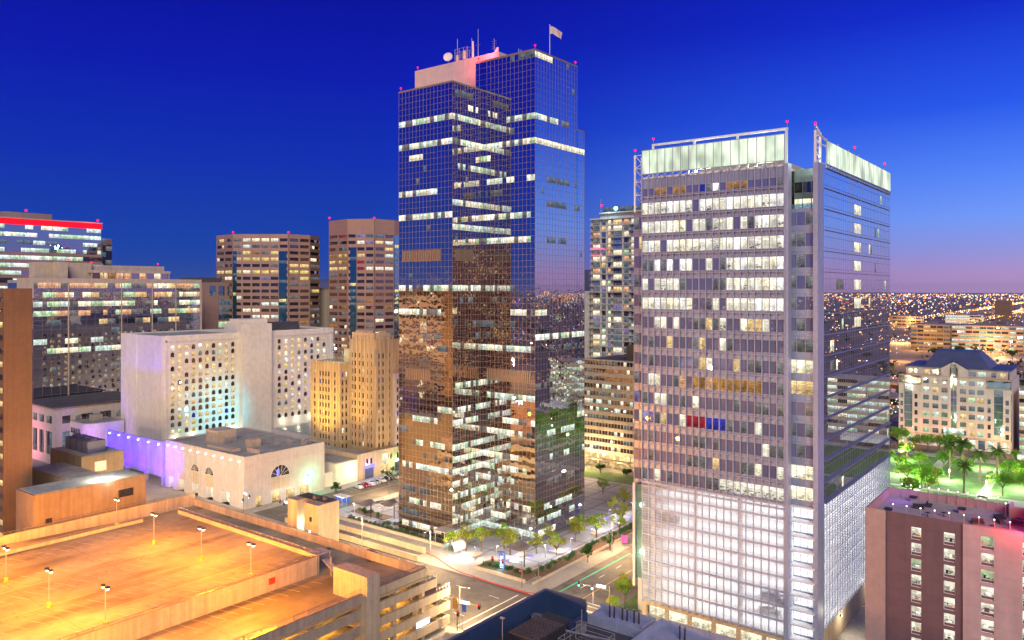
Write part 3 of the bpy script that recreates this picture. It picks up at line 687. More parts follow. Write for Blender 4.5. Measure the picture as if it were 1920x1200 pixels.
# right, mirror side
S = Face((X2, Y0 + 5.5), (0, Y1 - Y0 - 5.5)); sn = 40; sdu = S.W / sn; side = MB(); led = MB()
for k in range(16):
    z1 = TZ - k * FB; z0 = z1 - FB
    S.quad(side, 0, S.W, z0, z0 + .7); S.quad(side, 0, S.W, z0 + 3.0, z1)
    run0 = 0
    for c in range(sn):
        lit = (16 <= c <= 19 and k in (1, 2, 3, 4, 5, 6, 7)) or (c in (25, 26) and k in (3, 6)) or (c == 29 and k in (2, 4)) or (6 <= c <= 9 and k in (5, 15)) or (k in (8, 9) and c in (3, 4)) or r.random() < .02
        if lit:
            if run0 < c: S.quad(side, run0 * sdu, c * sdu, z0 + .7, z0 + 3.0)
            ws.add(S, c * sdu, (c + 1) * sdu, z0 + .7, z0 + 3.0, 0, r.choice(['lit_cream', 'lit_blind']) if 16 <= c <= 19 else r.choice(['lit_cream', 'lit_green', 'lit_dim'])); run0 = c + 1
    if run0 < sn: S.quad(side, run0 * sdu, S.W, z0 + .7, z0 + 3.0)
    S.box(led, 0, S.W, z0 - .05, z0 + .07, 0, .25 if k < 7 else .55); S.box(led, 0, S.W, z0 + 3.0, z0 + 3.06, 0, .05); S.box(led, 0, S.W, z0 + .66, z0 + .72, 0, .05)
for c in range(0, sn + 1): S.box(led, c * sdu - .03, c * sdu + .03, PZ, TZ, 0, .03)
side.build('glass_wall', MT['side_glass'], t); led.build('sunshade_ledges', MT['steel'], t)
# left bay, back and roof
L = Face((-91.0, Y0 + 3.4), (4.1, 0))
for k in range(14):
    z1 = 94 - k * (94 - 30) / 14; z0 = z1 - 64 / 14
    L.quad(sp_, 0, 4.1, z0, z0 + .8, 0, 2); L.quad(sp_, 0, 4.1, z1 - 1.0, z1, 0, 2)
    for c in range(3): ws.add(L, 4.1 * c / 3, 4.1 * (c + 1) / 3, z0 + .8, z1 - 1.0, 0, 'lit_warm' if k in (1, 10) and c > 0 else 'lit_violet' if k == 9 and c == 0 else r.choice(['office_glass', 'office_glass', 'lit_dim']))
    for c in range(4): L.box(fin, 4.1 * c / 3 - .05, 4.1 * c / 3 + .05, z0, z1, 0, .08)
    L.box(fin, 0, 4.1, z0 - .07, z0 + .07, 0, .12)
mb = MB(); mb.box(-91.0, X0 + .05, Y0 + 3.42, Y1, 29.8, 93.9); mb.face([(X0, Y1, PZ), (X0, Y0 + .02, PZ), (X0, Y0 + .02, TZ), (X0, Y1, TZ)]); mb.face([(X2, Y1, PZ), (X0, Y1, PZ), (X0, Y1, TZ), (X2, Y1, TZ)])
mb.build('rear_wall', MT['office_glass'], t)
mb = MB(); mb.box(X0 + .05, X1 + .1, Y0 + .02, Y0 + 6, TZ - .5, TZ); mb.box(X0 + .05, X2 - .02, Y0 + 6.02, Y1 - .02, TZ - .5, TZ - .03); mb.box(X0 + 8, X1 - 6, Y0 + 14, Y1 - 14, TZ, TZ + 4); mb.build('roof', MT['concrete'], t)
sp_.build('spandrel', [MT['spandrel_grey'], MT['spandrel_green'], MT['spandrel_grey']], t); fin.build('fins', MT['pier_plum'], t)
ws.flush(t)
# crown: frosted lit screens on a white truss
cf = MB(); cz0, cz1 = 102.7, 108.0; cn = 17; cdu = F.W / cn
for c in range(cn):
    mb = MB(); F.box(mb, c * cdu + .07, (c + 1) * cdu - .07, cz0, cz1, .1, .22); mb.build('crown_screen', MT['crown_panel'], t)
for c in range(cn + 1): F.box(cf, c * cdu - .07, c * cdu + .07, cz0 - 1.2, cz1 + .15, .0, .34)
F.box(cf, 0, F.W, cz0 - .2, cz0 - .02, 0, .3); F.box(cf, 0, F.W, cz1 + .02, cz1 + .15, 0, .3)
tr_ = MB()
F.box(tr_, 1.5, F.W, 109.3, 109.75, -2.2, -1.7)
for u in (1.7, 12, 22, F.W - .3): F.box(tr_, u - .22, u + .22, TZ, 109.3, -2.15, -1.75)
F.box(tr_, 0, F.W, TZ + .1, TZ + .5, -.6, -.2)
for c in range(0, 17): 
    a = F.pt(c * cdu, TZ, -.4); b2 = F.pt((c + 1) * cdu, TZ + 1.2, -.4)
    tr_.tube(a, b2, .09, n=5)
# side truss at the left end
for y in (Y0 + .6, Y0 + 4): tr_.box(X0 - 2.6, X0 - 2.25, y, y + .35, 94, 107.4)
for k in range(4):
    z = 95 + k * 3.1; tr_.tube((X0 - 2.4, Y0 + .8, z), (X0 - 2.4, Y0 + 4.2, z + 1.55), .13, n=5); tr_.tube((X0 - 2.4, Y0 + 4.2, z + 1.55), (X0 - 2.4, Y0 + .8, z + 3.1), .13, n=5)
    tr_.tube((X0 - 2.4, Y0 + .8, z + 3), (X0 - .1, Y0 + .8, z + 3), .1, n=5)
# right screen
zz0, zz1 = 102.2, 107.0; S2 = Face((X2 + .05, Y0 + 7.2), (0, Y1 - Y0 - 7.2)); m2 = 34; s2 = S2.W / m2
for c in range(m2):
    mb = MB(); S2.box(mb, c * s2 + .05, (c + 1) * s2 - .05, zz0, zz1, .05, .17); mb.build('crown_screen', MT['crown_panel'], t)
for c in range(0, m2 + 1): S2.box(cf, c * s2 - .04, c * s2 + .04, zz0 - .9, zz1 + (.55 if c % 5 == 0 else .1), -.1, .2)
S2.box(cf, 0, S2.W, zz0 - .2, zz0 - .02, -.1, .24); S2.box(cf, 0, S2.W, zz0 - .95, zz0 - .75, -.1, .3)
for y in (Y0 + 1.3, Y0 + 4.6): tr_.box(X2 - .75, X2 - .3, y, y + .4, TZ, 108.4)
for k in range(3):
    z = TZ + .4 + k * 2.6; tr_.tube((X2 - .5, Y0 + 1.5, z), (X2 - .5, Y0 + 4.8, z + 1.3), .16, n=5); tr_.tube((X2 - .5, Y0 + 4.8, z + 1.3), (X2 - .5, Y0 + 1.5, z + 2.6), .16, n=5)
tr_.tube((X2 - .5, Y0 + 1.5, 108.4), (X2 - .2, Y0 + 7.4, 107.2), .2, n=6); tr_.tube((X2 - .5, Y0 + 4.8, 106), (X2 - .2, Y0 + 7.4, 106), .16, n=6); tr_.tube((X2 - .5, Y0 + 1.5, TZ + .7), (X2 - .2, Y0 + 7.4, TZ + .7), .16, n=6)
cf.build('crown_frame', MT['pier_plum'], t); tr_.build('roof_truss', MT['truss_white'], t)
lamp('AREA', 'crown_flood', t, (X0 + 14, Y0 + 3.2, TZ + 1.0), (.95, 1, .8), 1500, size=3, aim=(X0 + 14, Y0 - .5, TZ + 4))
lamp('AREA', 'crown_flood', t, (X1 - 5, Y0 + 3.2, TZ + 1.0), (.95, 1, .8), 1500, size=3, aim=(X1 - 5, Y0 - .5, TZ + 4))
lamp('POINT', 'crown_flood', t, (X2 - 2.5, Y0 + 3.2, TZ + 1.2), (.95, 1, .85), 500, shadow_soft_size=.5)
for p in ((X0 - 2.4, Y0 + .8, 107.3), (X0 + 1.7, Y0 + 2, 109.7), (X1 - .2, Y0 + 2, 109.7), (X2 - .5, Y0 + 1.5, 108.5), (X2, Y0 + 30, 107.6), (X2, Y0 + 60, 107.6)): beacon(t, p, .36)
# podium: open parking floors glowing through a metal mesh screen
slab = MB(); tubes = MB(); core = MB()
PX0, PY0 = X0 + .3, Y0 + .7
for k in range(10):
    z = 3.8 + k * 3.05
    slab.box(PX0, X2 - .5, PY0, Y1 - .5, z - .28, z)
    if k < 9:
        for y in (PY0 + 4, PY0 + 11, PY0 + 20, PY0 + 34, PY0 + 50):
            tubes.box(PX0 + 2, X2 - 2.5, y, y + 1.0, z + 2.58, z + 2.68)
        for x in (X2 - 4.5,): tubes.box(x, x + 1.0, PY0 + 2, Y1 - 4, z + 2.58, z + 2.68)
for x in (PX0 + 1, PX0 + 11.5, PX0 + 22, PX0 + 32):
    for y in (PY0 + 1.2, PY0 + 16, PY0 + 31, PY0 + 46): core.box(x, x + .7, y, y + .7, .2, 31.2)
core.box(PX0 + 8, PX0 + 28, PY0 + 24, PY0 + 40, .2, 31.2)
slab.build('parking_floor', MT['screen_slab'], t); tubes.build('ceiling_lights', MT['tube'], t); core.build('core', MT['screen_slab'], t)
scr = MB(); scf = MB()
for c in range(20):
    F.quad(scr, c * F.W / 20 + .03, (c + 1) * F.W / 20 - .03, 4.2, PZ - .3, .1)
for c in range(21): F.box(scf, c * F.W / 20 - .10, c * F.W / 20 + .10, 3.6, PZ, .08, .26)
for k in range(10): F.box(scf, 0, F.W, 4.1 + k * 3.03, 4.36 + k * 3.03, .08, .3)
Gp = Face((X1 + .75, Y0 + 3.2), (X2 - X1 - 1.8, 0)); Gp.quad(scr, 0, Gp.W, .8, PZ - .3, 0)
for k in range(10): Gp.box(scf, 0, Gp.W, 3.5 + k * 3.05, 4.1 + k * 3.05, .02, .12)
for c in range(4): Gp.box(scf, c * Gp.W / 3 - .05, c * Gp.W / 3 + .05, .8, PZ, .02, .1)
Hp = Face((X1 + .75, Y0 + 1.9), (0, 1.3)); Hp.quad(scr, 0, 1.3, .8, PZ - .3, 0)
Sp = Face((X2, Y0 + 5.5), (0, Y1 - Y0 - 5.5)); Sp.quad(scr, 0, Sp.W, 5.2, PZ - .3, .0)
for k in range(45): Sp.box(scf, 0, Sp.W, 5.2 + k * .58, 5.26 + k * .58, .01, .10)
for c in range(31): Sp.box(scf, c * Sp.W / 30 - .05, c * Sp.W / 30 + .05, 5.0, PZ, .01, .14)
for k in range(2): F.box(scf, 0, F.W, PZ - .3 - k * .9, PZ - k * .9, .05, .35)
scr.build('mesh_screen', MT['mesh_screen'], t); scf.build('screen_frame', MT['pier_plum'], t)
mb = MB(); mb.box(X0, X1 + .6, Y0 + .02, Y0 + .6, 3.0, 4.1); mb.box(X2 - .5, X2 + .02, Y0 + 5.5, Y1, .14, 5.15); mb.box(X0 - .1, X0 + 1.0, Y0 + .0, Y0 + .8, .14, 3.0)
for k in range(1, 6): mb.box(X0 + k * 5.6, X0 + k * 5.6 + .8, Y0 + .05, Y0 + .75, .14, 3.0)
mb.build('base_wall', MT['stone_trim'], t)
mb = MB(); mb.face([(X0 + 1, Y0 + 1.5, .2), (X1, Y0 + 1.5, .2), (X1, Y0 + 1.5, 3.0), (X0 + 1, Y0 + 1.5, 3.0)]); mb.build('shopfront', MT['lit_cream'], t)
mb = MB(); Lg = Face((-89.6, Y0 + 1.6), (2.2, 0)); Lg.quad(mb, 0, 2.2, 8, PZ - 1.5); mb.build('stair_glass', MT['clear_glass'], t)
mb = MB(); mb.box(-89.8, -87.2, Y0 + 2.0, Y0 + 6, 8, PZ - 1.5); mb.build('stair_core', MT['spandrel_green'], t)
mb = MB(); mb.box(-90.3, -89.7, Y0 + 1.4, Y0 + 2.2, 6, PZ - 1.2); mb.box(-89.4, -87.4, Y0 + 2.3, Y0 + 5, .14, 8); mb.build('bay_column', MT['condo_white'], t)
lamp('POINT', 'stair_light', t, (-88.4, Y0 + .8, 14), (.7, 1, .95), 130, shadow_soft_size=.8); lamp('POINT', 'stair_light', t, (-88.4, Y0 + .8, 25), (.7, 1, .95), 130, shadow_soft_size=.8)

# ================================================================== white arched-window hotel
t = thing('hotel_building', 'white slab hotel with rows of arched windows in two wings', 'hotel', (-315, 215, 0))
wall = MB(); ws = WinSet(); r = random.Random(5)
XH = -315.0; HZ = 56.4
def arch_wall(F, u0, u1, cols, zb, zt, rows, ww, wh, seed):
    r = random.Random(seed); cw = (u1 - u0) / cols; ch = (zt - zb) / rows; rad_ = ww / 2; N_ = 7
    for i in range(cols):
        uc = u0 + (i + .5) * cw
        for j in range(rows):
            z0 = zb + j * ch; z1 = z0 + ch; b = z0 + .45; sp = b + wh - rad_; a, c = u0 + i * cw, u0 + (i + 1) * cw
            F.quad(wall, a, uc - rad_, z0, z1); F.quad(wall, uc + rad_, c, z0, z1); F.quad(wall, uc - rad_, uc + rad_, z0, b)
            arc = [(uc - rad_ * math.cos(math.pi * k / N_), sp + rad_ * math.sin(math.pi * k / N_)) for k in range(N_ + 1)]
            for k in range(N_):
                p, q = arc[k], arc[k + 1]
                wall.face((F.pt(*p), F.pt(*q), F.pt(q[0], z1), F.pt(p[0], z1)))
                wall.face((F.pt(*p), F.pt(*p, -.5), F.pt(*q, -.5), F.pt(*q)))
                # raised hood moulding
                P = lambda s, d: [(uc + (x - uc) * s, sp + (y - sp) * s) for x, y in (p, q)]
                a1 = P(1.22, 0); a2 = P(1.5, 0)
                wall.face((F.pt(*a1[0], .14), F.pt(*a1[1], .14), F.pt(*a2[1], .14), F.pt(*a2[0], .14)))
                wall.face((F.pt(*a2[0], .14), F.pt(*a2[1], .14), F.pt(*a2[1], 0), F.pt(*a2[0], 0))); wall.face((F.pt(*a1[0], 0), F.pt(*a1[1], 0), F.pt(*a1[1], .14), F.pt(*a1[0], .14)))
            for s in (-1, 1):
                F.box(wall, uc + s * rad_ * 1.36 - .15, uc + s * rad_ * 1.36 + .15, b, sp, 0, .14)
            wall.face((F.pt(uc - rad_, b), F.pt(uc + rad_, b), F.pt(uc + rad_, b, -.5), F.pt(uc - rad_, b, -.5)))
            for s in (-1, 1):
                wall.face((F.pt(uc + s * rad_, b), F.pt(uc + s * rad_, b, -.5), F.pt(uc + s * rad_, sp, -.5), F.pt(uc + s * rad_, sp)))
            q = r.random()
            m = r.choice(['lit_warm', 'lit_warm', 'lit_room', 'lit_cream', 'lit_warm']) if q < .48 else r.choice(['lit_amber', 'lit_dim', 'lit_yellow']) if q < .60 else r.choice(['lit_green', 'lit_dimcool', 'lit_blue']) if q < .635 else 'brown_glass'
            ws.add(F, uc - rad_, uc + rad_, b, sp + rad_, -.42, m, [(uc - rad_, b), (uc + rad_, b)] + arc[::-1])
F1 = Face((XH, 169.5), (0, 36.5))
z0, z1 = 14.2, 52.6; rows = 13
F1.quad(wall, 0, 3.2, 0, HZ); F1.quad(wall, 34.9, 36.5, 0, HZ); F1.quad(wall, 3.2, 34.9, 0, z0); F1.quad(wall, 3.2, 34.9, z1, HZ)
arch_wall(F1, 3.2, 34.9, 10, z0, z1, rows, 1.85, 2.1, 21)
F1.box(wall, 1.6, 2.2, 10, 54.2, 0, .35); F1.box(wall, 1.6, 35.3, 53.6, 54.2, 0, .35)
F2 = Face((XH, 221.5), (0, 38.5))
F2.quad(wall, 0, 4.2, 0, HZ); F2.quad(wall, 34.6, 38.5, 0, HZ); F2.quad(wall, 4.2, 34.6, 0, z0); F2.quad(wall, 4.2, 34.6, z1, HZ)
arch_wall(F2, 4.2, 34.6, 8, z0, z1, rows, 2.0, 2.1, 22)
F2.box(wall, 36.6, 37.3, 10, 54.2, 0, .35); F2.box(wall, 3.4, 37.3, 53.6, 54.2, 0, .35)
Face((-350, 169.5), (35, 0)).quad(wall, 0, 35, 0, HZ); Face((-350, 169.5), (35, 0)).box(wall, 14, 14.3, 12, HZ, 0, .25)
Face((XH, 260), (-35, 0)).quad(wall, 0, 35, 0, HZ)
# rear face towards the mirrored office block
FR = Face((-350, 260), (0, -90.5)); arch_wall(FR, 6, 84, 22, z0, z1, rows, 1.6, 1.75, 23); FR.quad(wall, 0, 6, 0, HZ); FR.quad(wall, 84, 90.5, 0, HZ); FR.quad(wall, 6, 84, 0, z0); FR.quad(wall, 6, 84, z1, HZ)
# stair tower between the wings, standing proud
wall.box(XH - 12, XH + 2.6, 206, 221.5, 0, 60.0)
wall.build('wall', MT['hotel_white'], t)
ws.flush(t)
mb = MB(); mb.box(-349.7, XH - .3, 169.8, 206, HZ - .9, HZ - .6); mb.box(-349.7, XH - .3, 221.5, 259.7, HZ - .9, HZ - .6); mb.build('roof', MT['roof_grey'], t)
mb = MB(); mb.box(-340, -330, 225, 250, HZ - .6, HZ + 3.0); mb.box(-329, -325, 228, 233, HZ - .6, HZ + 2.2); mb.box(-329, -324, 238, 246, HZ - .6, HZ + 1.8); mb.build('roof_plant', MT['roof_dark'], t)
mb = MB(); mb.box(XH - 10, XH + 1.2, 207.5, 220, 60, 62.2); mb.build('stair_head', MT['hotel_white'], t)
mb = MB()
for k in range(11): mb.box(XH + .02, XH + .06, 222.6, 223.0, 12 + k * 4, 15 + k * 4)
mb.build('slit_window', MT['brown_glass'], t)
for u, F in ((5.6, F1), (13.6, F1), (27, F1), (33, F1), (8, F2), (16, F2), (24, F2)):
    p = F.pt(u, 13.2, .4); mb = MB(); mb.ball(p, .3); mb.build('wall_lamp', MT['white_glow'], t)
    lamp('POINT', 'wall_lamp_light', t, F.pt(u, 13.2, 1.6), (1, .86, .55), 260, shadow_soft_size=.4)
lamp('SPOT', 'teal_wash', t, (-286, 198, 19), (.10, .75, 1), 42000, spot_size=rad(75), spot_blend=1, aim=(XH, 195, 22), shadow_soft_size=2)
lamp('SPOT', 'violet_wash', t, (-290, 244, 14), (.75, .5, 1), 9000, spot_size=rad(75), spot_blend=1, aim=(XH, 242, 36), shadow_soft_size=2)
lamp('SPOT', 'violet_wash', t, (-338, 140, 14), (.6, .6, 1), 3000, spot_size=rad(70), spot_blend=1, aim=(-336, 169.5, 30), shadow_soft_size=2)

# ================================================================== white podium hall with fan windows and the violet lit panel wall
t = thing('event_hall', 'white low event hall with fan arched windows and a row of down lights', 'hall', (-262, 175, 0))
wall = MB(); DZ = 17.7
A = Face((-289, 157), (52, 0)); B = Face((-237, 157), (0, 34.4))
def fan(F, uc, zb, rr_, lab='fan_window', blue=False):
    pts = [(uc + rr_ * math.cos(math.pi * k / 14), zb + rr_ * math.sin(math.pi * k / 14)) for k in range(15)]
    mb = MB(); mb.face([F.pt(a, b, .03) for a, b in pts]); o = mb.build(lab, MT['dark_glass'], t)
    mb = MB()
    for k in (1, 2, 3, 4, 5, 6):
        a = math.pi * k / 7; p0 = F.pt(uc + .35 * rr_ * math.cos(a), zb + .35 * rr_ * math.sin(a), .08); p1 = F.pt(uc + rr_ * math.cos(a), zb + rr_ * math.sin(a), .08); mb.tube(p0, p1, .07, n=4)
        if k % 2 == 0: mb.tube(F.pt(uc, zb, .08), p0, .07, n=4)
    for k in range(14): mb.tube(F.pt(*pts[k], .06), F.pt(*pts[k + 1], .06), .09, n=4)
    mb.tube(F.pt(uc - rr_, zb, .06), F.pt(uc + rr_, zb, .06), .09, n=4); mb.build('muntin', MT['hotel_white'], o)
    if blue:
        mb = MB(); F.quad(mb, uc - 1.4, uc - .6, zb + .3, zb + 2.6, .045); mb.build('screen_glow', MT['blue_glow'], o)
# front: arcade openings below, blank panels under the fans
us = [(2.5, 5.5), (9.5, 13.2), (18.8, 22.8), (27.8, 32.6), (37.8, 43.0)]
punched(wall, A, 0, DZ, us, [(0.14, 4.6)], 2.2)
B.quad(wall, 0, 34.4, 5.2, DZ); punched(wall, B, 0, 5.2, [(4.4, 7.0), (11, 15), (17, 21), (23, 27)], [(.14, 3.6)], 1.0)
Face((-237, 191.4), (-52, 0)).quad(wall, 0, 52, 0, DZ); Face((-289, 191.4), (0, -34.4)).quad(wall, 0, 34.4, 0, DZ)
parapet(wall, -289, -237, 157, 191.4, DZ - .02, .5, .4)
B.box(wall, 0, 34.4, 14.6, 14.85, 0, .12); A.box(wall, 0, 52, 14.6, 14.85, 0, .12)
wall.build('wall', MT['podium_white'], t)
mb = MB(); mb.box(-288.6, -237.4, 157.4, 191, DZ - .5, DZ - .1); mb.build('roof', MT['roof_grey'], t)
mb = MB(); mb.box(-276, -268, 166, 174, DZ - .1, DZ + 4.6); mb.box(-256, -252, 170, 174, DZ - .1, DZ + 2.6); mb.box(-247, -240, 164.6, 165.2, DZ - .1, DZ + 1.4); mb.box(-266, -250, 160.5, 164, DZ - .1, DZ + .9); mb.build('roof_box', MT['tan_precast'], t)
mb = MB()
for x, y in ((-267, 168), (-267, 171), (-250, 178), (-246, 181), (-260, 176), (-241.5, 184), (-243, 187)): mb.box(x, x + 1.8, y, y + 1.5, DZ - .1, DZ + 1.6); mb.tube((x + .4, y + .6, DZ + 1.6), (x + .4, y + .6, DZ + 2.1), .3)
mb.tube((-285, 175, DZ + .1), (-252, 178, DZ + .1), .16); mb.tube((-270, 176, DZ + .1), (-270, 188, DZ + .1), .12); mb.build('air_unit', MT['galvanised'], t)
fan(A, 20.8, 9.0, 2.6); fan(A, 30.4, 9.0, 2.7); fan(B, 14.5, 9.0, 4.0, blue=True)
mb = MB()
for u in (6.0, 12.0): mb.face([A.pt(u + 2.6 * math.cos(math.pi * k / 12), 4.6 + 3.2 * math.sin(math.pi * k / 12), .02) for k in range(13)])
for F, u0, u1 in ((A, 18.2, 23.4), (A, 27.6, 33.1), (B, 10.5, 18.5)): F.quad(mb, u0, u1, 4.7, 8.9, .02)
mb.build('infill_panel', MT['tan_precast'], t)
Ai = Face((-289, 159.1), (52, 0))
for u0, u1 in us: mb = MB(); Ai.quad(mb, u0, u1, .14, 4.4); mb.build('shopfront', MT['lit_cream'], t)
Bi = Face((-237.9, 157), (0, 34.4))
for u0, u1 in ((4.4, 7.0), (11, 15), (17, 21), (23, 27)): mb = MB(); Bi.quad(mb, u0, u1, .2, 3.5); mb.build('shopfront', MT['lit_warm'], t)
for k in range(10):
    u = 2.5 + k * 5.2; p = A.pt(u, 16.3, .5); mb = MB(); mb.ball(p, .22); mb.tube(A.pt(u, 16.5, 0), p, .06, n=5); mb.build('down_light', MT['white_glow'], t)
    lamp('SPOT', 'down_light_beam', t, A.pt(u, 16.2, .7), (1, .93, .85), 330, spot_size=rad(85), spot_blend=1, aim=A.pt(u, 0, .3), shadow_soft_size=.15)
lamp('SPOT', 'violet_wash', t, (-279, 144, 4), (.08, .01, 1), 34000, spot_size=rad(95), spot_blend=1, aim=(-287, 157, 11), shadow_soft_size=1)
lamp('POINT', 'green_wash', t, (-234.4, 184.5, 6.5), (.05, 1, .45), 1500, shadow_soft_size=.4)
mb = MB(); mb.ball(B.pt(26.5, 7.0, .35), .3); mb.build('green_wall_lamp', MT['green_glow'], t)
for u in (4, 11.2, 20.8, 30.2, 40.4): lamp('POINT', 'arcade_light', t, A.pt(u, 3.6, -1.0), (1, .9, .72), 110, shadow_soft_size=.3)
for u in (13, 19, 25): lamp('POINT', 'entrance_light', t, B.pt(u, 3.4, 1.5), (1, .85, .6), 150, shadow_soft_size=.3)
t = thing('panel_wall', 'tall violet lit panel wall screening the white hotel base', 'wall', (-312, 157, 0))
P_ = Face((-336, 157), (46, 0)); mb = MB(); P_.box(mb, 0, 46, 3.4, 17.0, -.6, 0); mb.box(-290.3, -289.2, 156.4, 158.2, 3.4, 17.6)
for x in (-335, -320, -305, -291.6): mb.box(x, x + 1.4, 156.6, 158, .1, 3.4)
mb.build('panels', MT['violet_lit_panel'], t)
for k in range(6):
    u = 3 + k * 7.9; p = P_.pt(u, 15.8, .5); mb = MB(); mb.ball(p, .24); mb.tube(P_.pt(u, 16, 0), p, .06, n=5); mb.build('down_light', MT['white_glow'], t)
    lamp('SPOT', 'down_light_beam', t, P_.pt(u, 15.7, .75), (.95, .92, 1), 420, spot_size=rad(80), spot_blend=1, aim=P_.pt(u, 0, .3), shadow_soft_size=.15)
for u in (6, 18, 30, 42): lamp('SPOT', 'violet_wash', t, P_.pt(u, 4.2, 6.5), (.03, .0, 1), 42000, spot_size=rad(110), spot_blend=1, aim=P_.pt(u, 10, 0), shadow_soft_size=.6)

# ================================================================== art deco tower
t = thing('art_deco_tower', 'golden stone art deco tower with stepped crown and narrow windows', 'tower', (-258, 222, 0))
wall = MB(); ws = WinSet(); r = random.Random(9); trim = MB()
def deco(F, z0, z1, cols, zs, ww=1.0, seed=1, litp=.06, litcol=None, mi=0):
    us = [(c - ww / 2, c + ww / 2) for c in cols]; punched(wall, F, z0, z1, us, zs, .35, mi); rr_ = random.Random(seed)
    for i, (a, b) in enumerate(us):
        for (c, d) in zs: ws.add(F, a, b, c, d, -.3, rr_.choice(['lit_cream', 'lit_warm', 'lit_blue']) if rr_.random() < litp or (litcol == i and rr_.random() < .8) else 'deco_glass')
fz = lambda n0, n1, top: [(top - 3.35 * k - 2.0, top - 3.35 * k) for k in range(n0, n1)]
# left wing
WL = Face((-276, 215.5), (19, 0)); WR = Face((-257, 215.5), (0, 5.5))
zsw = sorted(fz(0, 10, 41.0)); deco(WL, 0, 45, [2.6, 6.2, 8.1, 10, 11.9, 15.8], zsw, .95, 1, .03); deco(WR, 0, 45, [1.7, 3.7], zsw, .9, 2, .08)
# main shaft
ML = Face((-257, 221), (16, 0)); MR = Face((-241, 221), (0, 9.5))
zsm = sorted(fz(0, 12, 49.2)); deco(ML, 0, 55, [1.6, 3.4, 6.2, 8.2, 11.2, 13.4], zsm, .95, 3, .03, 3); deco(MR, 0, 55, [2.0, 4.2, 7.6], zsm, .95, 4, .08)
for F, W_, zt in ((WL, 19, 45.8), (ML, 16, 56.2), (MR, 9.5, 56.2), (WR, 5.5, 45.6)):
    k = 0; u = .0
    step = 1.9 if F in (WL,) else 2.35
    while u <= W_ + .01:
        F.box(trim, max(0, u - .28), min(W_, u + .28), 12, zt, 0, .22); u += step
for F, W_ in ((ML, 16), (MR, 9.5)): F.box(trim, 1.2, W_ - 1.2, 55, 57.8, -1.0, -.2); F.box(trim, 3, W_ - 3, 57.8, 58.6, -1.6, -.6)
# lantern on the corner of the shaft
MR.box(trim, -1.4, .6, 44.5, 50.5, -.2, .7); MR.box(trim, -1.1, .3, 50.5, 51.2, -.2, .5)
wall.box(-275.9, -257.1, 215.6, 234, 44.2, 44.6); wall.box(-256.9, -241.1, 221.1, 236, 54.2, 54.6)
wall.face([(-276, 234, 0), (-276, 215.5, 0), (-276, 215.5, 45), (-276, 234, 45)]); wall.face([(-257, 236, 45), (-257, 221, 45), (-257, 221, 55), (-257, 236, 55)]); wall.face([(-241, 230.5, 0), (-241, 236, 0), (-241, 236, 55), (-241, 230.5, 55)])
# back wing to the right, paler
BW = Face((-239.5, 230.5), (0, 14)); deco(BW, 0, 40.5, [1.6, 4.2, 7, 9.8, 12.4], sorted(fz(0, 9, 38)), 1.1, 6, .3, None, 1)
Face((-247, 230.5), (7.5, 0)).quad(wall, 0, 7.5, 0, 40.5, 0, 1); wall.box(-250, -239.6, 230.6, 244, 40.2, 40.5, 1); wall.box(-252, -241, 234, 244, 40.5, 45, 2)
wall.box(-256.8, -248, 224, 234, 54.6, 57); wall.box(-262, -257.2, 222, 230, 44.6, 50.5)
wall.build('wall', [MT['stone_gold'], MT['podium_white'], MT['roof_grey']], t); trim.build('pilasters', MT['stone_trim'], t)
ws.flush(t)
mb = MB()
for x, y in ((-268, 217), (-262, 217), (-268, 221), (-262, 221)): mb.tube((x, y, 44.6), (x, y, 49.5), .09, n=5)
for z in (47, 49.5):
    mb.tube((-268, 217, z), (-262, 217, z), .07, n=5); mb.tube((-262, 217, z), (-262, 221, z), .07, n=5); mb.tube((-268, 217, z), (-268, 221, z), .07, n=5)
mb.tube((-268, 217, 44.6), (-262, 217, 49.5), .07, n=5); mb.build('fire_stair', MT['galvanised'], t)
mb = MB(); mb.ball((-261, 216.6, 50.8), .5); mb.build('roof_lamp', MT['white_glow'], t)
lamp('POINT', 'roof_lamp_light', t, (-264, 217.5, 48), (.6, 1, .9), 1400, shadow_soft_size=.4)
lamp('SPOT', 'gold_wash', t, (-268, 197, 12), (1, .60, .08), 62000, spot_size=rad(80), spot_blend=1, aim=(-266, 215.5, 30), shadow_soft_size=1.5)
lamp('SPOT', 'gold_wash', t, (-252, 205, 12), (1, .62, .15), 26000, spot_size=rad(70), spot_blend=1, aim=(-251, 221, 34), shadow_soft_size=1.5)
# shops along the street at its foot
t = thing('shop_row', 'low beige shop row with lit blue and green fronts below the deco tower', 'shop', (-245, 220, 0))
wall = MB(); SR = Face((-237, 208), (0, 46)); punched(wall, SR, 0, 10, [(3.5, 8.5), (12.5, 16), (20, 25), (28, 32)], [(.14, 4.2)], .6)
Face((-276, 208), (39, 0)).quad(wall, 0, 39, 0, 10); parapet(wall, -276, -237, 208, 254, 9.98, .5, .4); wall.build('wall', MT['stone_trim'], t)
mb = MB(); mb.box(-275.6, -237.4, 208.4, 215.3, 9.5, 9.8); mb.box(-240.8, -237.4, 215.4, 253.6, 9.5, 9.82); mb.build('roof', MT['roof_grey'], t)
SI = Face((-237.5, 208), (0, 46))
for a, b, m, nm in ((3.5, 8.5, 'slate_blue', 'shutter'), (12.5, 16, 'lit_warm', 'shopfront'), (20, 25, 'lit_dimcool', 'shopfront'), (28, 32, 'lit_cream', 'shopfront')):
    mb = MB(); SI.quad(mb, a, b, .14, 4.2); mb.build(nm, MT[m], t)
for k, (u0, u1) in enumerate(((4.2, 5.2), (6.4, 7.4), (17.2, 18.0), (21, 22), (23.4, 24.4), (34, 35))):
    mb = MB(); SR.quad(mb, u0, u1, 5.8, 8.0, .02); mb.build('window', MT['brown_glass'], t)
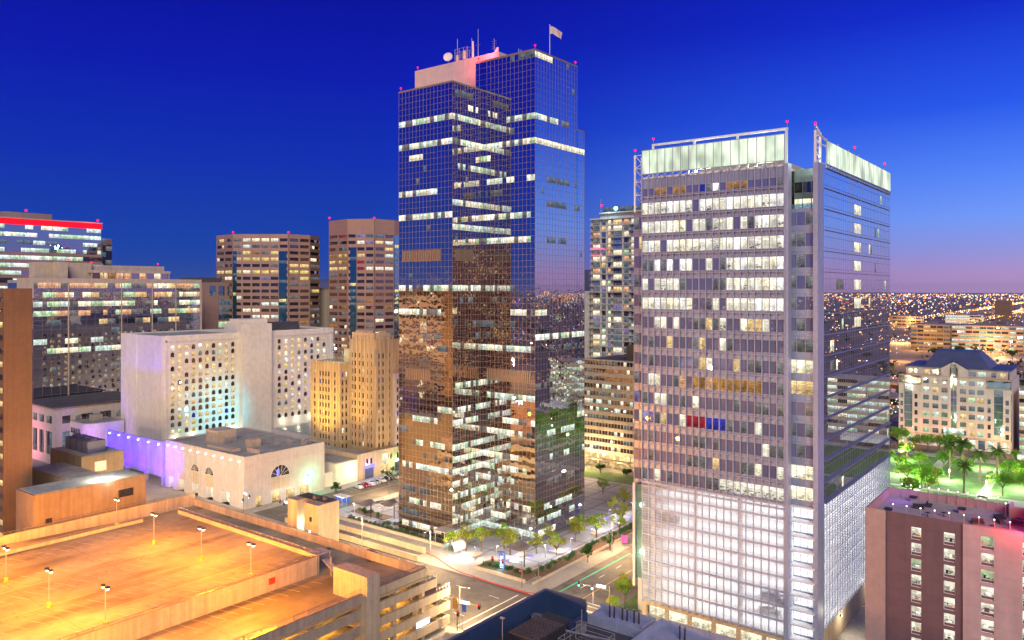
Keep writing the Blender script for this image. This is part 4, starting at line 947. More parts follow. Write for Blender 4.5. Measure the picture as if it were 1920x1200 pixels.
mb = MB(); SR.box(mb, 3.6, 8.4, 4.4, 5.3, .05, .3); mb.build('sign_light', MT['blue_glow'], t)
mb = MB(); SR.box(mb, 20.2, 24.8, 4.4, 5.3, .05, .3); mb.build('sign_light', MT['cool_glow'], t)
mb = MB(); SR.box(mb, 12.7, 15.8, 4.4, 8.6, .03, .2); mb.build('entrance_light', MT['lit_cream'], t)
lamp('POINT', 'sign_glow', t, (-235, 214, 5.5), (.25, .3, 1), 500, shadow_soft_size=.3); lamp('POINT', 'entry_glow', t, (-234.6, 222.3, 5), (1, .9, .65), 700, shadow_soft_size=.3); lamp('POINT', 'green_glow', t, (-234.6, 229, 5), (.1, 1, .5), 800, shadow_soft_size=.3)
t = thing('blank_wall_building', 'small plain cream building with a blank wall between hall and shop row', 'building', (-245, 199, 0))
wall = MB(); wall.box(-262, -237.2, 197, 207.9, 0, 8.6); wall.box(-262, -239, 191.5, 196.9, 0, 5.6); wall.build('wall', MT['hotel_white'], t); mb = MB(); mb.box(-261, -238, 197.6, 207.4, 8.6, 8.9); mb.build('roof', MT['roof_grey'], t)
mb = MB(); mb.ball((-236.8, 204, 5), .3); mb.build('wall_lamp', MT['white_glow'], t); lamp('POINT', 'wall_lamp_light', t, (-235.4, 204, 5), (1, .95, .7), 650, shadow_soft_size=.3)
t = thing('pool_deck_block', 'low block with pale green pool deck roof behind the white hall', 'building', (-285, 225, 0))
mb = MB(); mb.box(-314.5, -279, 221, 262, 0, 10.5); mb.build('wall', MT['podium_white'], t); mb = MB(); mb.box(-312, -281, 223, 260, 10.5, 10.7); mb.build('roof', MT['spandrel_green'], t)

# ================================================================== banded pink-brown office towers
def banded_tower(t, pts, ztop, fh, seed, faces, cap, red=()):
    """pts: plan seen from the street side; faces: list of dicts per edge with bays"""
    body = MB(); band = MB(); ws = WinSet(); r = random.Random(seed)
    body.prism(pts, 0, ztop - .5, 0)
    n = len(faces)
    for i, f in enumerate(faces):
        a, b = pts[i], pts[i + 1]; F = face_pts(a, b); W_ = F.W
        nb = f['bays']; strips = f.get('strips', ())
        F.box(band, 0, W_, ztop - cap, ztop, 0, .5)
        z = ztop - cap; k = 0
        while z > 0:
            full = k < f.get('full', 0)
            F.box(band, 0, W_, max(0, z - fh), z - fh * .48, 0, .5)
            for j in range(nb):
                u0, u1 = W_ * j / nb + .5, W_ * (j + 1) / nb - .5
                if not any(s0 < (j + .5) / nb < s1 for s0, s1 in strips):
                    sub = max(1, int((u1 - u0) / 3.0))
                    # the floor's window band in this bay, in two or three panes that light separately
                    base = f['mood'](k, j, r)
                    for q in range(sub):
                        m = base if r.random() < .6 else f['mood'](k, j, r)
                        ws.add(F, u0 + (u1 - u0) * q / sub + .06, u0 + (u1 - u0) * (q + 1) / sub - .06, z - fh * .48, z, .12, m)
            z -= fh; k += 1
        for j in range(nb + 1): F.box(band, max(0, W_ * j / nb - .5), min(W_, W_ * j / nb + .5), 0, ztop - cap, .02, .48)
        for s0, s1 in strips:
            mb = MB(); F.box(mb, s0 * W_, s1 * W_, 0, ztop - cap - f.get('full', 0) * fh, .1, .62); mb.build('glass_strip', MT['teal_glass'], t)
            for kk in range(9):
                zz = ztop - cap - f.get('full', 0) * fh - fh * (kk + 1) - .2
                if r.random() < .5: F.quad(band, s0 * W_ + .2, s1 * W_ - .2, zz + .4, zz + 2.2, .64, 1 if r.random() < .5 else 2)
    body.build('wall', MT['brown_glass'], t); band.build('cladding_bands', [MT['brown_granite'], MT['lit_yellow'], MT['lit_dimcool']], t); ws.flush(t)
    mb = MB(); mb.prism(pts, ztop - .49, ztop - .3); mb.build('roof', MT['roof_grey'], t)
def sc_(p, k): return (p[0] * k, p[1] * k)
t = thing('banded_tower', 'brown banded office tower with yellow lit rows and chamfered sides, left of the pair', 'tower', (-415, 290, 0))
P0, P1, P2, P3, P4 = (-433.5, 268.2), (-425.8, 274.2), (-399, 294.8), (-388.9, 302.5), (-384.3, 306.1)
pl = [sc_(P0, 1.03), P1, P2, sc_(P3, 1.02), sc_(P4, 1.05), sc_(P4, 1.12), sc_(P0, 1.12)]
def mood1(base):
    def f(k, j, r):
        if k in base: return r.choice(['lit_yellow', 'lit_yellow', 'lit_warm', 'lit_cream'])
        q = r.random()
        return r.choice(['lit_warm', 'lit_yellow', 'lit_cream']) if q < .10 else r.choice(['lit_dim', 'lit_amber', 'lit_dimcool']) if q < .42 else 'lit_violet' if q < .45 else 'brown_glass'
    return f
def moodc(k, j, r):
    if k == 0: return r.choice(['lit_cream', 'lit_cream', 'lit_blind', 'lit_dim'])
    if k == 1: return r.choice(['lit_dimcool', 'lit_cool', 'lit_dim'])
    return mood1((3, 5))(k, j, r) if k < 9 else (r.choice(['lit_cream', 'lit_cool', 'lit_blind']) if r.random() < .35 else 'brown_glass')
banded_tower(t, pl, 109.5, 3.9, 31, [dict(bays=2, mood=mood1((5,))), dict(bays=6, strips=((.0, .07), (.83, .97)), full=2, mood=moodc), dict(bays=2, mood=mood1((4, 5))), dict(bays=1, mood=mood1(()))], 2.6)
for p in (P1, P2): beacon(t, (p[0] * 1.01, p[1] * 1.01, 109.4), .8)
t = thing('banded_tower', 'brown banded office tower with tall blank cap, right of the pair beside the glass tower', 'tower', (-352, 325, 0))
Q0, Q1, Q2, Q3, Q4 = (-373.6, 305.5), (-364.9, 312.2), (-352.3, 321.9), (-343.1, 329), (-337.5, 333.3)
pl = [sc_(Q0, 1.03), Q1, sc_(Q2, .995), sc_(Q3, 1.015), sc_(Q4, 1.05), sc_(Q4, 1.14), sc_(Q0, 1.14)]
def mood2(k, j, r):
    if k == 5: return r.choice(['lit_blind', 'lit_cream', 'lit_white'])
    q = r.random()
    return r.choice(['lit_cream', 'lit_cool']) if q < .12 else r.choice(['lit_amber', 'lit_warm']) if q < .22 else r.choice(['lit_dim', 'lit_dimcool']) if q < .4 else 'brown_glass'
def mood2l(k, j, r):
    return r.choice(['lit_yellow', 'lit_warm', 'lit_amber']) if k in (3, 4, 5) else mood2(k, j, r)
def mood2c(k, j, r):
    if k in (0, 1): return r.choice(['lit_cool', 'lit_dimcool', 'lit_violet', 'lit_blind'])
    if k in (4, 5) and j == 1: return 'lit_red'
    return mood2(k, j, r)
banded_tower(t, pl, 118, 3.9, 33, [dict(bays=2, mood=mood2l), dict(bays=3, strips=((.1, .34),), full=2, mood=mood2c), dict(bays=2, full=2, mood=mood2), dict(bays=1, mood=mood2, strips=((.0, .9),))], 9.2)
for p in (Q0, Q2): beacon(t, (p[0] * 1.02, p[1] * 1.02, 118), .8)

# ================================================================== left: mirrored office block, red-crowned block, teal block
t = thing('mirrored_office', 'wide mirrored glass office block with peach lit upper floors and flat roof slab', 'office', (-405, 195, 0))
ws = WinSet(); r = random.Random(14); gl = MB(); tr_ = MB(); XG = -400; F = Face((XG, 153), (0, 84)); GN = 42; gdu = F.W / GN
for k in range(18):
    z1 = 79 - k * 4.45; z0 = z1 - 4.45
    if z1 < 2: break
    z0 = max(0, z0)
    F.quad(gl, 0, F.W, z0, min(z1, z0 + 1.9))
    row = {0: .95, 1: .75, 2: .93, 3: .88, 4: .30, 5: .14, 6: .30, 7: .4, 8: .05, 9: .12}.get(k, .08)
    c = 0
    while c < GN:
        L_ = r.choice((1, 1, 2, 2, 3)); L_ = min(L_, GN - c)
        if r.random() < row and k < 14:
            m = r.choice(['lit_orange', 'lit_cream', 'lit_orange', 'lit_green', 'lit_warm', 'lit_dim']) if k in (0, 1, 3) else r.choice(['lit_cream', 'lit_green', 'lit_cool', 'lit_cream', 'lit_dim']) if k in (2, 6, 7) else r.choice(['lit_dimcool', 'lit_warm', 'lit_dim'])
            ws.add(F, c * gdu, (c + L_) * gdu, z0 + 1.9, z1, 0, m)
        elif z0 + 1.9 < z1: F.quad(gl, c * gdu, (c + L_) * gdu, z0 + 1.9, z1)
        c += L_
    F.box(tr_, 0, F.W, z0 - .06, z0 + .06, 0, .12, 1)
for c in range(0, GN + 1, 2): F.box(tr_, c * gdu - .05, c * gdu + .05, 0, 79, 0, .08, 1)
for u in (15.5, 41, 57, 70): F.box(tr_, u - .2, u + .2, 0, 79, .02, .35)
F.box(tr_, -2.5, F.W + .6, 79, 81.2, -12, .8); F.box(tr_, -2.5, -.0, 72, 79, -12, .6); F.box(tr_, F.W, F.W + .9, 0, 79, -.5, .6)
gl.face([(XG - 30, 153, 0), (XG, 153, 0), (XG, 153, 79), (XG - 30, 153, 79)]); gl.face([(XG, 237, 0), (XG - 30, 237, 0), (XG - 30, 237, 79), (XG, 237, 79)])
gl.build('glass_wall', MT['g_glass'], t); tr_.build('roof_slab', [MT['tan_precast'], MT['steel']], t); ws.flush(t, 'lit_window')
mb = MB(); mb.box(XG - 30, XG - 12, 153, 237, 79, 80.4); mb.build('roof', MT['roof_grey'], t)
mb = MB(); mb.box(XG - 18, XG - 8, 158, 183, 81.2, 89.0); mb.box(XG - 26, XG - 10, 183, 222, 81, 88.2); mb.box(XG - 8, XG - 3, 165, 169.5, 81.2, 89.2); mb.build('penthouse', MT['tan_precast'], t)
mb = MB(); Fp = Face((XG - 4, 181), (0, 41)); Fp.box(mb, 0, 41, 84.2, 85.6, -10, .6)
for u in (.3, 6, 12, 20, 28, 36, 40.5): Fp.box(mb, u - .2, u + .2, 81.2, 84.2, -.4, .1)
mb.build('penthouse_slab', MT['tan_precast'], t)
for k in range(10):
    mb = MB(); Fp.quad(mb, .6 + k * 4, 4.3 + k * 4, 81.3, 84.2, -.6); mb.build('penthouse_window', MT[['brown_glass', 'lit_warm', 'lit_amber', 'lit_orange', 'lit_orange', 'g_glass', 'lit_orange', 'g_glass', 'lit_cream', 'g_glass'][k]], t)
for p in ((XG - 8.5, 172, 89), (XG - 10.5, 184, 88.1), (XG - 11, 219, 88.1)): beacon(t, p, .6)
t = thing('red_crown_block', 'tall glass block with a glowing red band along its roof edge', 'office', (-535, 200, 0))
ws = WinSet(); gl = MB(); XI = -520; F = Face((XI, 150), (0, 89)); tr_ = MB(); nI = 40; du = F.W / nI; r = random.Random(4)
for k in range(18):
    z1 = 114.6 - k * 4.6; z0 = z1 - 4.6
    F.quad(gl, 0, F.W, z0, z0 + 2.2); row = {0: .35, 1: .85, 2: .25, 3: .8, 4: .85, 5: .75, 6: .75, 7: .75}.get(k, .6); c = 0
    while c < nI:
        L_ = min(r.choice((1, 2, 3)), nI - c)
        if r.random() < row: ws.add(F, c * du, (c + L_) * du, z0 + 2.2, z1, 0, r.choice(['lit_cool', 'lit_cream', 'lit_green', 'lit_cool', 'lit_white'] if k != 2 else ['lit_dimcool', 'lit_cool']))
        else: F.quad(gl, c * du, (c + L_) * du, z0 + 2.2, z1)
        c += L_
    if k >= 3: F.box(tr_, 0, F.W, z0 + .3, z0 + 1.9, 0, .3)
F2_ = Face((XI - 2, 239), (0, 8)); 
for k in range(9):
    ws.add(F2_, 0, 4, 104 - k * 9 + 2, 104 - k * 9 + 5, 0, 'lit_dimcool'); ws.add(F2_, 4, 8, 104 - k * 9 - 3, 104 - k * 9, 0, 'lit_dim')
gl.box(XI - 24, XI - 2.2, 239, 247, 0, 109); gl.box(XI - 30, XI - .3, 150, 238.9, 0, 114.6); gl.build('glass_wall', MT['g_glass'], t); tr_.build('spandrel_bands', MT['brown_granite'], t); ws.flush(t, 'lit_window')
mb = MB(); mb.box(XI - 30, XI + .5, 149, 239.5, 114.62, 118.2); mb.build('red_light_band', MT['red_band'], t); mb = MB(); mb.box(XI - 30, XI + .8, 148.8, 239.8, 118.22, 118.8); mb.build('roof', MT['tan_precast'], t)
mb = MB(); mb.box(XI - 20, XI - 6, 185, 212, 118.8, 122.6); mb.build('penthouse', MT['far_wall'], t)
beacon(t, (XI - 8, 198, 122.5), 1.0); beacon(t, (XI, 237, 118.6), 1.0)
lamp('POINT', 'red_wash', t, (XI + 5, 232, 122), (1, .05, .1), 5000, shadow_soft_size=1)
t = thing('teal_block', 'narrow grey block with a green lit stair strip between mirrored office and brown tower', 'office', (-445, 275, 0))
mb = MB(); mb.box(-455, -430, 258, 284, 0, 80); mb.build('wall', MT['brown_granite'], t); r = random.Random(3)
F = Face((-430, 258), (0, 26))
for k in range(13): 
    mb = MB(); F.quad(mb, 9, 17, 66 - k * 4.6 + .5, 66 - k * 4.6 + 4, .06); mb.build('window', MT[r.choice(['lit_green', 'lit_dimcool', 'teal_glass', 'lit_green'])], t)
for u in (3, 9, 15): 
    mb = MB(); F.quad(mb, u, u + 4, 72, 78, .06); mb.build('window', MT['teal_glass'], t)
mb = MB(); mb.box(-465, -440, 262, 292, 80, 83); mb.build('roof', MT['roof_dark'], t); beacon(t, (-450, 280, 83), .7)

# ================================================================== left edge: tall brick slab and low brick block
t = thing('brick_slab_tower', 'tall plain brown brick slab cut off by the left edge of the view', 'tower', (-260, 85, 0))
mb = MB(); mb.box(-312, -233, 82.0, 88.9, 0, 76.2); mb.build('wall', MT['brick_brown'], t)
ws = WinSet(); tr_ = MB(); F = Face((-233, 88.9), (-79, 0)); r = random.Random(2)
for k in range(21):
    F.box(tr_, 5, 79, 72.8 - k * 3.5 - 1.9, 72.8 - k * 3.5, .02, .5)
    for c in range(24): ws.add(F, 5 + c * 3.05, 5 + (c + 1) * 3.05 - .15, 72.8 - k * 3.5, 72.8 - k * 3.5 + 1.55, .1, 'lit_cream' if r.random() < .06 else 'brown_glass')
F = Face((-312, 82.0), (79, 0))
for k in range(21):
    for c in range(8): ws.add(F, 55 + c * 3, 57.4 + c * 3, 72.8 - k * 3.5, 74.2 - k * 3.5, .05, 'lit_warm' if r.random() < .4 else 'brown_glass')
tr_.build('cladding_bands', MT['tan_precast'], t); ws.flush(t, limit=60)
t = thing('brick_block', 'low tan brick block with courtyard beside the parking garage, flood light on its roof', 'building', (-230, 100, 0))
wall = MB(); wall.box(-222, -211, 80.9, 109, 0, 25); wall.box(-262, -222, 99, 109, 0, 21.5); wall.box(-272, -250, 109.1, 122, 0, 24.6); wall.box(-250, -222, 89.2, 98.9, 0, 11); wall.build('wall', MT['brick_tan'], t)
mb = MB(); mb.box(-221.5, -211.5, 81.4, 108.5, 25, 25.15); mb.box(-261.5, -222.1, 99.4, 108.6, 21.5, 21.7); mb.box(-271.5, -250.4, 109.5, 121.6, 24.6, 24.75); mb.build('roof', MT['roof_grey'], t)
mb = MB()
for x in (-268, -264, -260, -256): mb.box(x, x + 3.4, 112, 117.5, 24.75, 28.5); mb.tube((x + 1.7, 114.7, 28.5), (x + 1.7, 114.7, 29.2), 1.2, n=12)
mb.build('cooling_unit', MT['slate_blue'], t)
for q in ((101.5, 105.5, 20.2, 22.2), (83.5, 85, 17.5, 18.7)): mb = MB(); mb.box(-210.97, -210.93, *q); mb.build('window', MT['dark_glass'], t)
mb = MB(); mb.box(-249.96, -249.92, 113, 116.5, 19.5, 22.5); mb.build('louvre', MT['galvanised'], t)
mb = MB(); mb.box(-211.3, -210.6, 98.2, 99.6, 25.2, 26.0); mb.build('flood_light', MT['white_glow'], t)
lamp('POINT', 'flood_light_beam', t, (-213.2, 98.9, 27.2), (1, .97, .86), 4200, shadow_soft_size=.4)
lamp('POINT', 'flood_light_beam', t, (-209.4, 98.9, 25.6), (1, .95, .8), 600, shadow_soft_size=.3)
lamp('POINT', 'courtyard_light', t, (-236, 90, 16), (1, .8, .5), 2500, shadow_soft_size=.5)
# white civic building behind, washed pink and violet
t = thing('white_civic_building', 'low white building with grid windows, washed pink and blue, behind the brick block', 'building', (-375, 165, 0))
wall = MB(); J1 = Face((-362, 147), (0, 40)); J2 = Face((-395, 147), (33, 0))
us = [(3, 6.5), (8.5, 16), (19, 24), (26, 36)]; punched(wall, J1, 0, 24.6, us, [(17.5, 20.8), (4, 14)], .4); ws = WinSet(); r = random.Random(8)
us2 = [(3, 8), (10, 15), (17, 22), (24, 30)]; punched(wall, J2, 0, 24.6, us2, [(17.5, 20.8), (4, 14)], .4)
for F, uu in ((J1, us), (J2, us2)):
    for a, b in uu:
        for c, d in ((17.5, 20.8), (4, 14)):
            k_ = max(1, round((b - a) / 2.4))
            for q in range(k_): ws.add(F, a + (b - a) * q / k_ + .06, a + (b - a) * (q + 1) / k_ - .06, c, d, -.35, r.choice(['dark_glass', 'dark_glass', 'lit_dimcool', 'lit_dim']))
wall.face([(-362, 187, 0), (-395, 187, 0), (-395, 187, 24.6), (-362, 187, 24.6)]); wall.face([(-395, 187, 0), (-395, 147, 0), (-395, 147, 24.6), (-395, 187, 24.6)]); wall.build('wall', MT['podium_white'], t); ws.flush(t)
mb = MB(); mb.box(-396, -361, 146, 188, 24.6, 25.2); mb.build('roof', MT['roof_dark'], t)
lamp('SPOT', 'pink_wash', t, (-385, 128, 4), (1, .25, .35), 30000, spot_size=rad(90), spot_blend=1, aim=(-384, 147, 10), shadow_soft_size=1)
t = thing('rounded_annex', 'small white annex with a rounded corner lit violet', 'building', (-354, 160, 0))
mb = MB(); pl = [(-361.8, 153), (-351, 153)] + [(-351 + 5.5 * math.sin(a), 158.5 - 5.5 * math.cos(a)) for a in [math.pi / 2 * k / 8 for k in range(1, 9)]] + [(-345.5, 168.8), (-361.8, 168.8)]
mb.prism(pl, 0, 18.3); mb.build('wall', MT['hotel_white'], t); mb = MB(); mb.prism([(p[0] * 1.0 + (.5 if p[0] < -356 else -.5), p[1] + (.5 if p[1] < 160 else -.5)) for p in pl], 18.3, 18.5); mb.box(-357, -353, 159, 163, 18.5, 21); mb.build('roof', MT['roof_grey'], t)
F = Face((-361.8, 153), (10.8, 0))
for z in (8.5, 13.5):
    for k in range(4): mb = MB(); F.quad(mb, 1 + k * 2.3, 3.1 + k * 2.3, z, z + 2.3, .03); mb.build('window', MT['dark_glass'], t)
lamp('SPOT', 'violet_wash', t, (-338, 146, 3), (.3, .08, 1), 22000, spot_size=rad(90), spot_blend=1, aim=(-346, 155, 9), shadow_soft_size=1)

# ================================================================== between the towers: balcony condo tower, banded beige office, white slab
t = thing('condo_tower', 'slim pale condo tower with balconies on every floor', 'tower', (-200, 355, 0))
wall = MB(); ws = WinSet(); r = random.Random(17); nb = 0
F = Face((-214, 345), (34, 0)); zt = 114.5
wall.box(-213.9, -180, 345.7, 375, 0, zt - 3); F.box(wall, 0, 34, zt - 3, zt - 2.4, -1.2, 1.4); F.box(wall, 5, 34, zt, zt + .5, -8, .6); F.box(wall, 4.5, 34, zt - 3, zt, -8, -1.3)
bays = [(0.3, 5.2, True), (5.6, 8.6, False), (9.2, 11.6, False), (12.4, 18, True), (18.4, 22, False), (22.6, 28, True), (28.4, 33.6, False)]
for u in (0, 5.4, 8.9, 12, 18.2, 22.3, 28.2, 33.8): F.box(wall, u - .18, u + .18, 0, zt - 3, -1.2, .1)
for k in range(36):
    z0 = zt - 3 - 3.08 * (k + 1)
    if z0 < 1: break
    F.box(wall, 0, 34, z0 - .25, z0 + .12, -.7, .05)
    for a, b, bal in bays:
        q = r.random()
        m = r.choice(['lit_warm', 'lit_cream', 'lit_cream', 'lit_orange']) if q < .27 else r.choice(['lit_dim', 'lit_dimcool', 'lit_violet', 'lit_green']) if q < .5 else r.choice(['dark_glass', 'lit_dimcool', 'vault_glass'])
        ws.add(F, a + .5, b - .45, z0 + .35, z0 + 2.6, -.5, m)
        if bal and k < 26:
            mb = MB(); F.box(mb, a - .3, b + .2, z0 - .2, z0 + .05, .06, 1.7)
            for uu in (a - .25, (a + b) / 2, b + .1): F.box(mb, uu, uu + .07, z0, z0 + 1.1, 1.6, 1.68)
            F.box(mb, a - .3, b + .2, z0 + 1.05, z0 + 1.15, 1.58, 1.7); F.box(mb, a - .3, b + .2, z0 + .5, z0 + .56, 1.6, 1.66); mb.build('balcony', MT['condo_white'], t)
wall.build('wall', MT['condo_white'], t); ws.flush(t)
mb = MB(); F.box(mb, 6.5, 34, zt + .5, zt + 3.2, -8, -1); mb.build('penthouse_glow', MT['lit_dimcool'], t)
mb = MB(); F.box(mb, 0.5, 9, 96.3, 96.9, 1.72, 1.8); F.box(mb, 1.5, 7.5, 92.9, 93.5, 1.72, 1.8); mb.build('neon_strip', MT['pink_glow'], t)
beacon(t, (-209, 347, zt + 3), .8); mb = MB(); mb.tube((-209.5, 347, zt), (-209.5, 347, zt + 8), .15); mb.build('spire', MT['steel'], t)
lamp('POINT', 'roof_glow', t, (-203, 341, zt + 3), (.4, .8, 1), 3000, shadow_soft_size=1)
t = thing('white_slab_block', 'narrow white block with violet dotted lights, in the gap beside the glass tower', 'building', (-222, 345, 0))
mb = MB(); mb.box(-232, -215, 340, 370, 0, 75); mb.build('wall', MT['condo_white'], t)
mb = MB(); r = random.Random(5); Fw = Face((-232, 340), (17, 0))
for k in range(40): u = 9 + r.random() * 7; z = 20 + r.random() * 45; Fw.box(mb, u, u + .5, z, z + .9, .02, .1)
mb.build('violet_dots', MT['violet_glow'], t)
t = thing('dark_block', 'dark far block rising behind the white slab in the gap', 'building', (-262, 440, 0))
mb = MB(); mb.box(-290, -262, 430, 455, 0, 88); mb.build('wall', MT['slate_blue'], t); mb = MB(); mb.box(-289, -263, 431, 454, 88, 88.5); mb.build('roof', MT['roof_dark'], t)
t = thing('beige_office', 'beige banded mid-rise office with lit ground floor, between the two glass towers', 'office', (-170, 300, 0))
wall = MB(); ws = WinSet(); r = random.Random(19); F = Face((-183, 289), (60, 0)); FH_ = 3.3; zt = 45.8
body = MB(); body.box(-183, -123, 289.6, 318, 0, zt - .5); body.build('wall', MT['tan_precast'], t)
for k in range(12):
    z1 = zt - .6 - k * FH_
    F.box(wall, -.2, 60, z1 - FH_, z1 - 1.75, -.6, .25)
    for c in range(40):
        q = r.random()
        ws.add(F, c * 1.5 + .08, c * 1.5 + 1.42, z1 - 1.75, z1, -.2, r.choice(['lit_cool', 'lit_cream', 'lit_dim', 'lit_white']) if q < (.3 if k in (3, 5, 6) else .08) else r.choice(['lit_dim', 'lit_dimcool']) if q < .3 else 'brown_glass')
F.box(wall, -.2, 60, zt - .6, zt, -.6, .3); wall.box(-183, -182.2, 289.3, 318, 0, zt)
for c in range(0, 41, 1): F.box(wall, c * 1.5 - .07, c * 1.5 + .07, 6, zt - .6, -.2, .02)
for c in range(9): F.box(wall, c * 7.5 - .5, c * 7.5 + .5, .1, 6.2, -.3, .4)
wall.build('facade_bands', MT['tan_precast'], t); ws.flush(t)
for c in range(8): mb = MB(); F.quad(mb, c * 7.5 + .5, c * 7.5 + 7, .3, 5.6, -.1); mb.build('shopfront', MT['lit_warm'], t)
mb = MB(); F.box(mb, 3, 24, 3.4, 3.7, 0, 3.4); mb.build('canopy', MT['mullion_tan'], t)
mb = MB(); mb.box(-166, -140, 296, 310, zt - .5, zt + 6); mb.build('roof_box', MT['brick_brown'], t); mb = MB(); mb.box(-182.6, -123.2, 289.9, 317.6, zt - .5, zt - .3); mb.build('roof', MT['roof_dark'], t)
lamp('POINT', 'shop_glow', t, (-176, 284, 4), (1, .8, .35), 2500, shadow_soft_size=.5); lamp('POINT', 'shop_glow', t, (-164, 284, 4), (1, .75, .3), 2500, shadow_soft_size=.5)

# ================================================================== right: rose stone office with blue hip roof
t = thing('rose_stone_office', 'rose stone office block with blue hipped roof, gable and corner glass bays behind the park', 'office', (-61, 435, 0))
wall = MB(); ws = WinSet(); r = random.Random(23); tr_ = MB(); F = Face((-85, 425), (47.5, 0)); W_ = 47.5
fh = 3.95; zt = 37.6; zsr = sorted([(zt - 1.2 - fh * k - 2.3, zt - 1.2 - fh * k) for k in range(1, 8)])
cols = [12.2, 16.3, 20.2, 28.0, 31.6, 35.2]
for c0, c1 in ((10.2, 22.4), (25.8, 37.4)):
    us = [(c - 1.3, c + 1.3) for c in cols if c0 < c < c1]
    punched(wall, F, 5.6, 34.2, us, zsr, .45, 0, c0, c1)
    for a, b in us:
        for c, d in zsr: ws.add(F, a, b, c, d, -.38, r.choice(['vault_glass', 'vault_glass', 'lit_dimcool', 'lit_dim', 'lit_cool', 'lit_warm', 'lit_green']))
# set-back top floor and central glass strip
F.quad(wall, 22.4, 22.9, 5.6, 38.5); F.quad(wall, 25.3, 25.8, 5.6, 38.5)
mb = MB(); F.quad(mb, 22.9, 25.3, 9.6, 40.2, -.25); mb.build('glass_strip', MT['vault_glass'], t)
for k in range(9): F.box(tr_, 22.9, 25.3, 9.6 + k * 3.6, 9.75 + k * 3.6, -.3, -.1)
F.box(tr_, 24.05, 24.15, 9.6, 40, -.3, -.1)
mb = MB(); F.box(mb, 22.9, 25.3, 22.3, 24.6, -.24, -.15); mb.build('lit_floor', MT['lit_violet'], t)
wall.face((F.pt(18.5, 34.2), F.pt(22.9, 34.2), F.pt(22.9, 40.6), F.pt(18.5, 37.8))); wall.face((F.pt(25.3, 34.2), F.pt(29.7, 34.2), F.pt(29.7, 37.8), F.pt(25.3, 40.6))); wall.face((F.pt(22.9, 40.2), F.pt(25.3, 40.2), F.pt(24.1, 41.3)))
Fs = Face((-85, 427), (47.5, 0)); us = [(8 + k * 4, 10.6 + k * 4) for k in range(3)] + [(30 + k * 4, 32.6 + k * 4) for k in range(3)]
punched(wall, Fs, 33.5, 38.2, [(4, 5.6), (6.6, 8.2)] + [(11, 13.6), (14.6, 17.4)] + [(30.2, 33), (34, 37)] + [(39.2, 41.2), (43, 45)], [(34.6, 36.8)], .4, 0, 3, 46)
for a, b in [(4, 5.6), (6.6, 8.2), (11, 13.6), (14.6, 17.4), (30.2, 33), (34, 37), (39.2, 41.2), (43, 45)]: ws.add(Fs, a, b, 34.6, 36.8, -.35, r.choice(['lit_cool', 'lit_warm', 'vault_glass', 'lit_dim']))
F.box(tr_, 10.2, 22.9, 33.9, 34.4, -2.2, .25); F.box(tr_, 25.3, 37.4, 33.9, 34.4, -2.2, .25)
# corner drums: glazed recess flanked by stone piers
for c0, c1, g0, g1 in ((.2, 10.2, 2.6, 6.2), (37.4, 47.3, 40.6, 44.2)):
    punched(wall, F, 5.6, 30.2, [(c0 + .5, c0 + 1.9), (c1 - 2.7, c1 - 1.1)], zsr[:5], .45, 0, c0, g0 - .0) if False else None
    us1 = [(c0 + .6, c0 + 1.9)]; us2 = [(g1 + .9, g1 + 2.3)]
    zl = [q for q in zsr if q[1] < 28.5]
    punched(wall, F, 5.6, 29.6, us1, zl, .45, 0, c0, g0); punched(wall, F, 5.6, 29.6, us2, zl, .45, 0, g1, c1)
    for a, b in us1 + us2:
        for c, d in zl: ws.add(F, a, b, c, d, -.38, r.choice(['dark_glass', 'vault_glass', 'lit_dimcool', 'slate_blue']))
    mb = MB(); F.quad(mb, g0, g1, 8, 33.2, -.8); F.quad(mb, c0 + .4, c1 - .4, 29.6, 33.4, -.9); mb.build('bay_glass', MT['vault_glass'], t)
    for k in range(7): F.box(tr_, g0, g1, 8 + k * 3.6, 8.14 + k * 3.6, -.85, -.7)
    F.box(tr_, c0, c1, 33.3, 33.9, -1.6, .4); F.box(tr_, c0 - .3, c1 + .3, 29.3, 29.7, -.7, .25)
    F.box(wall, g0, g1, 5.6, 8, -.9, 0)
# ground floor
usg = [(1.2, 3), (4.2, 6.4), (7.6, 9.6), (11, 14), (15.3, 18.3), (19.6, 28.6), (30, 33.2), (34.2, 37), (38, 40.6), (41.8, 43.2), (44.4, 46.4)]
punched(wall, F, 0, 5.6, usg, [(.6, 4.9)], .6); F.box(tr_, -.3, 47.8, 5.3, 5.8, 0, .45)
for a, b in usg: ws.add(F, a, b, .6, 4.9, -.5, r.choice(['lit_white', 'lit_cool', 'vault_glass', 'lit_dimcool', 'lit_cream']))
ws.add(F, 19.8, 28.4, 5.7, 9.5, .02, 'lit_cool')
wall.face([(-37.5, 425, 0), (-37.5, 462, 0), (-37.5, 462, 33.4), (-37.5, 425, 33.4)]); wall.face([(-85, 462, 0), (-85, 425, 0), (-85, 425, 33.4), (-85, 462, 33.4)])
wall.face([(-38.5, 427, 33), (-38.5, 460, 33), (-38.5, 460, 38), (-38.5, 427, 38)]); wall.face([(-82, 460, 33), (-82, 427, 33), (-82, 427, 38), (-82, 460, 38)])
wall.box(-84.8, -37.7, 425.9, 461.8, 32.6, 33.4)
wall.build('wall', MT['rose_stone'], t); tr_.build('cornice', MT['stone_trim'], t); ws.flush(t)
mb = MB(); e = [(-82.6, 426.4, 38.2), (-37.6, 426.4, 38.2), (-37.6, 460.5, 38.2), (-82.6, 460.5, 38.2)]; rdg = [(-70, 436, 45.6), (-52, 436, 45.6), (-52, 450, 45.6), (-70, 450, 45.6)]
ee = [(-74, 427.5, 38.4), (-46, 427.5, 38.4), (-46, 458, 38.4), (-74, 458, 38.4)]
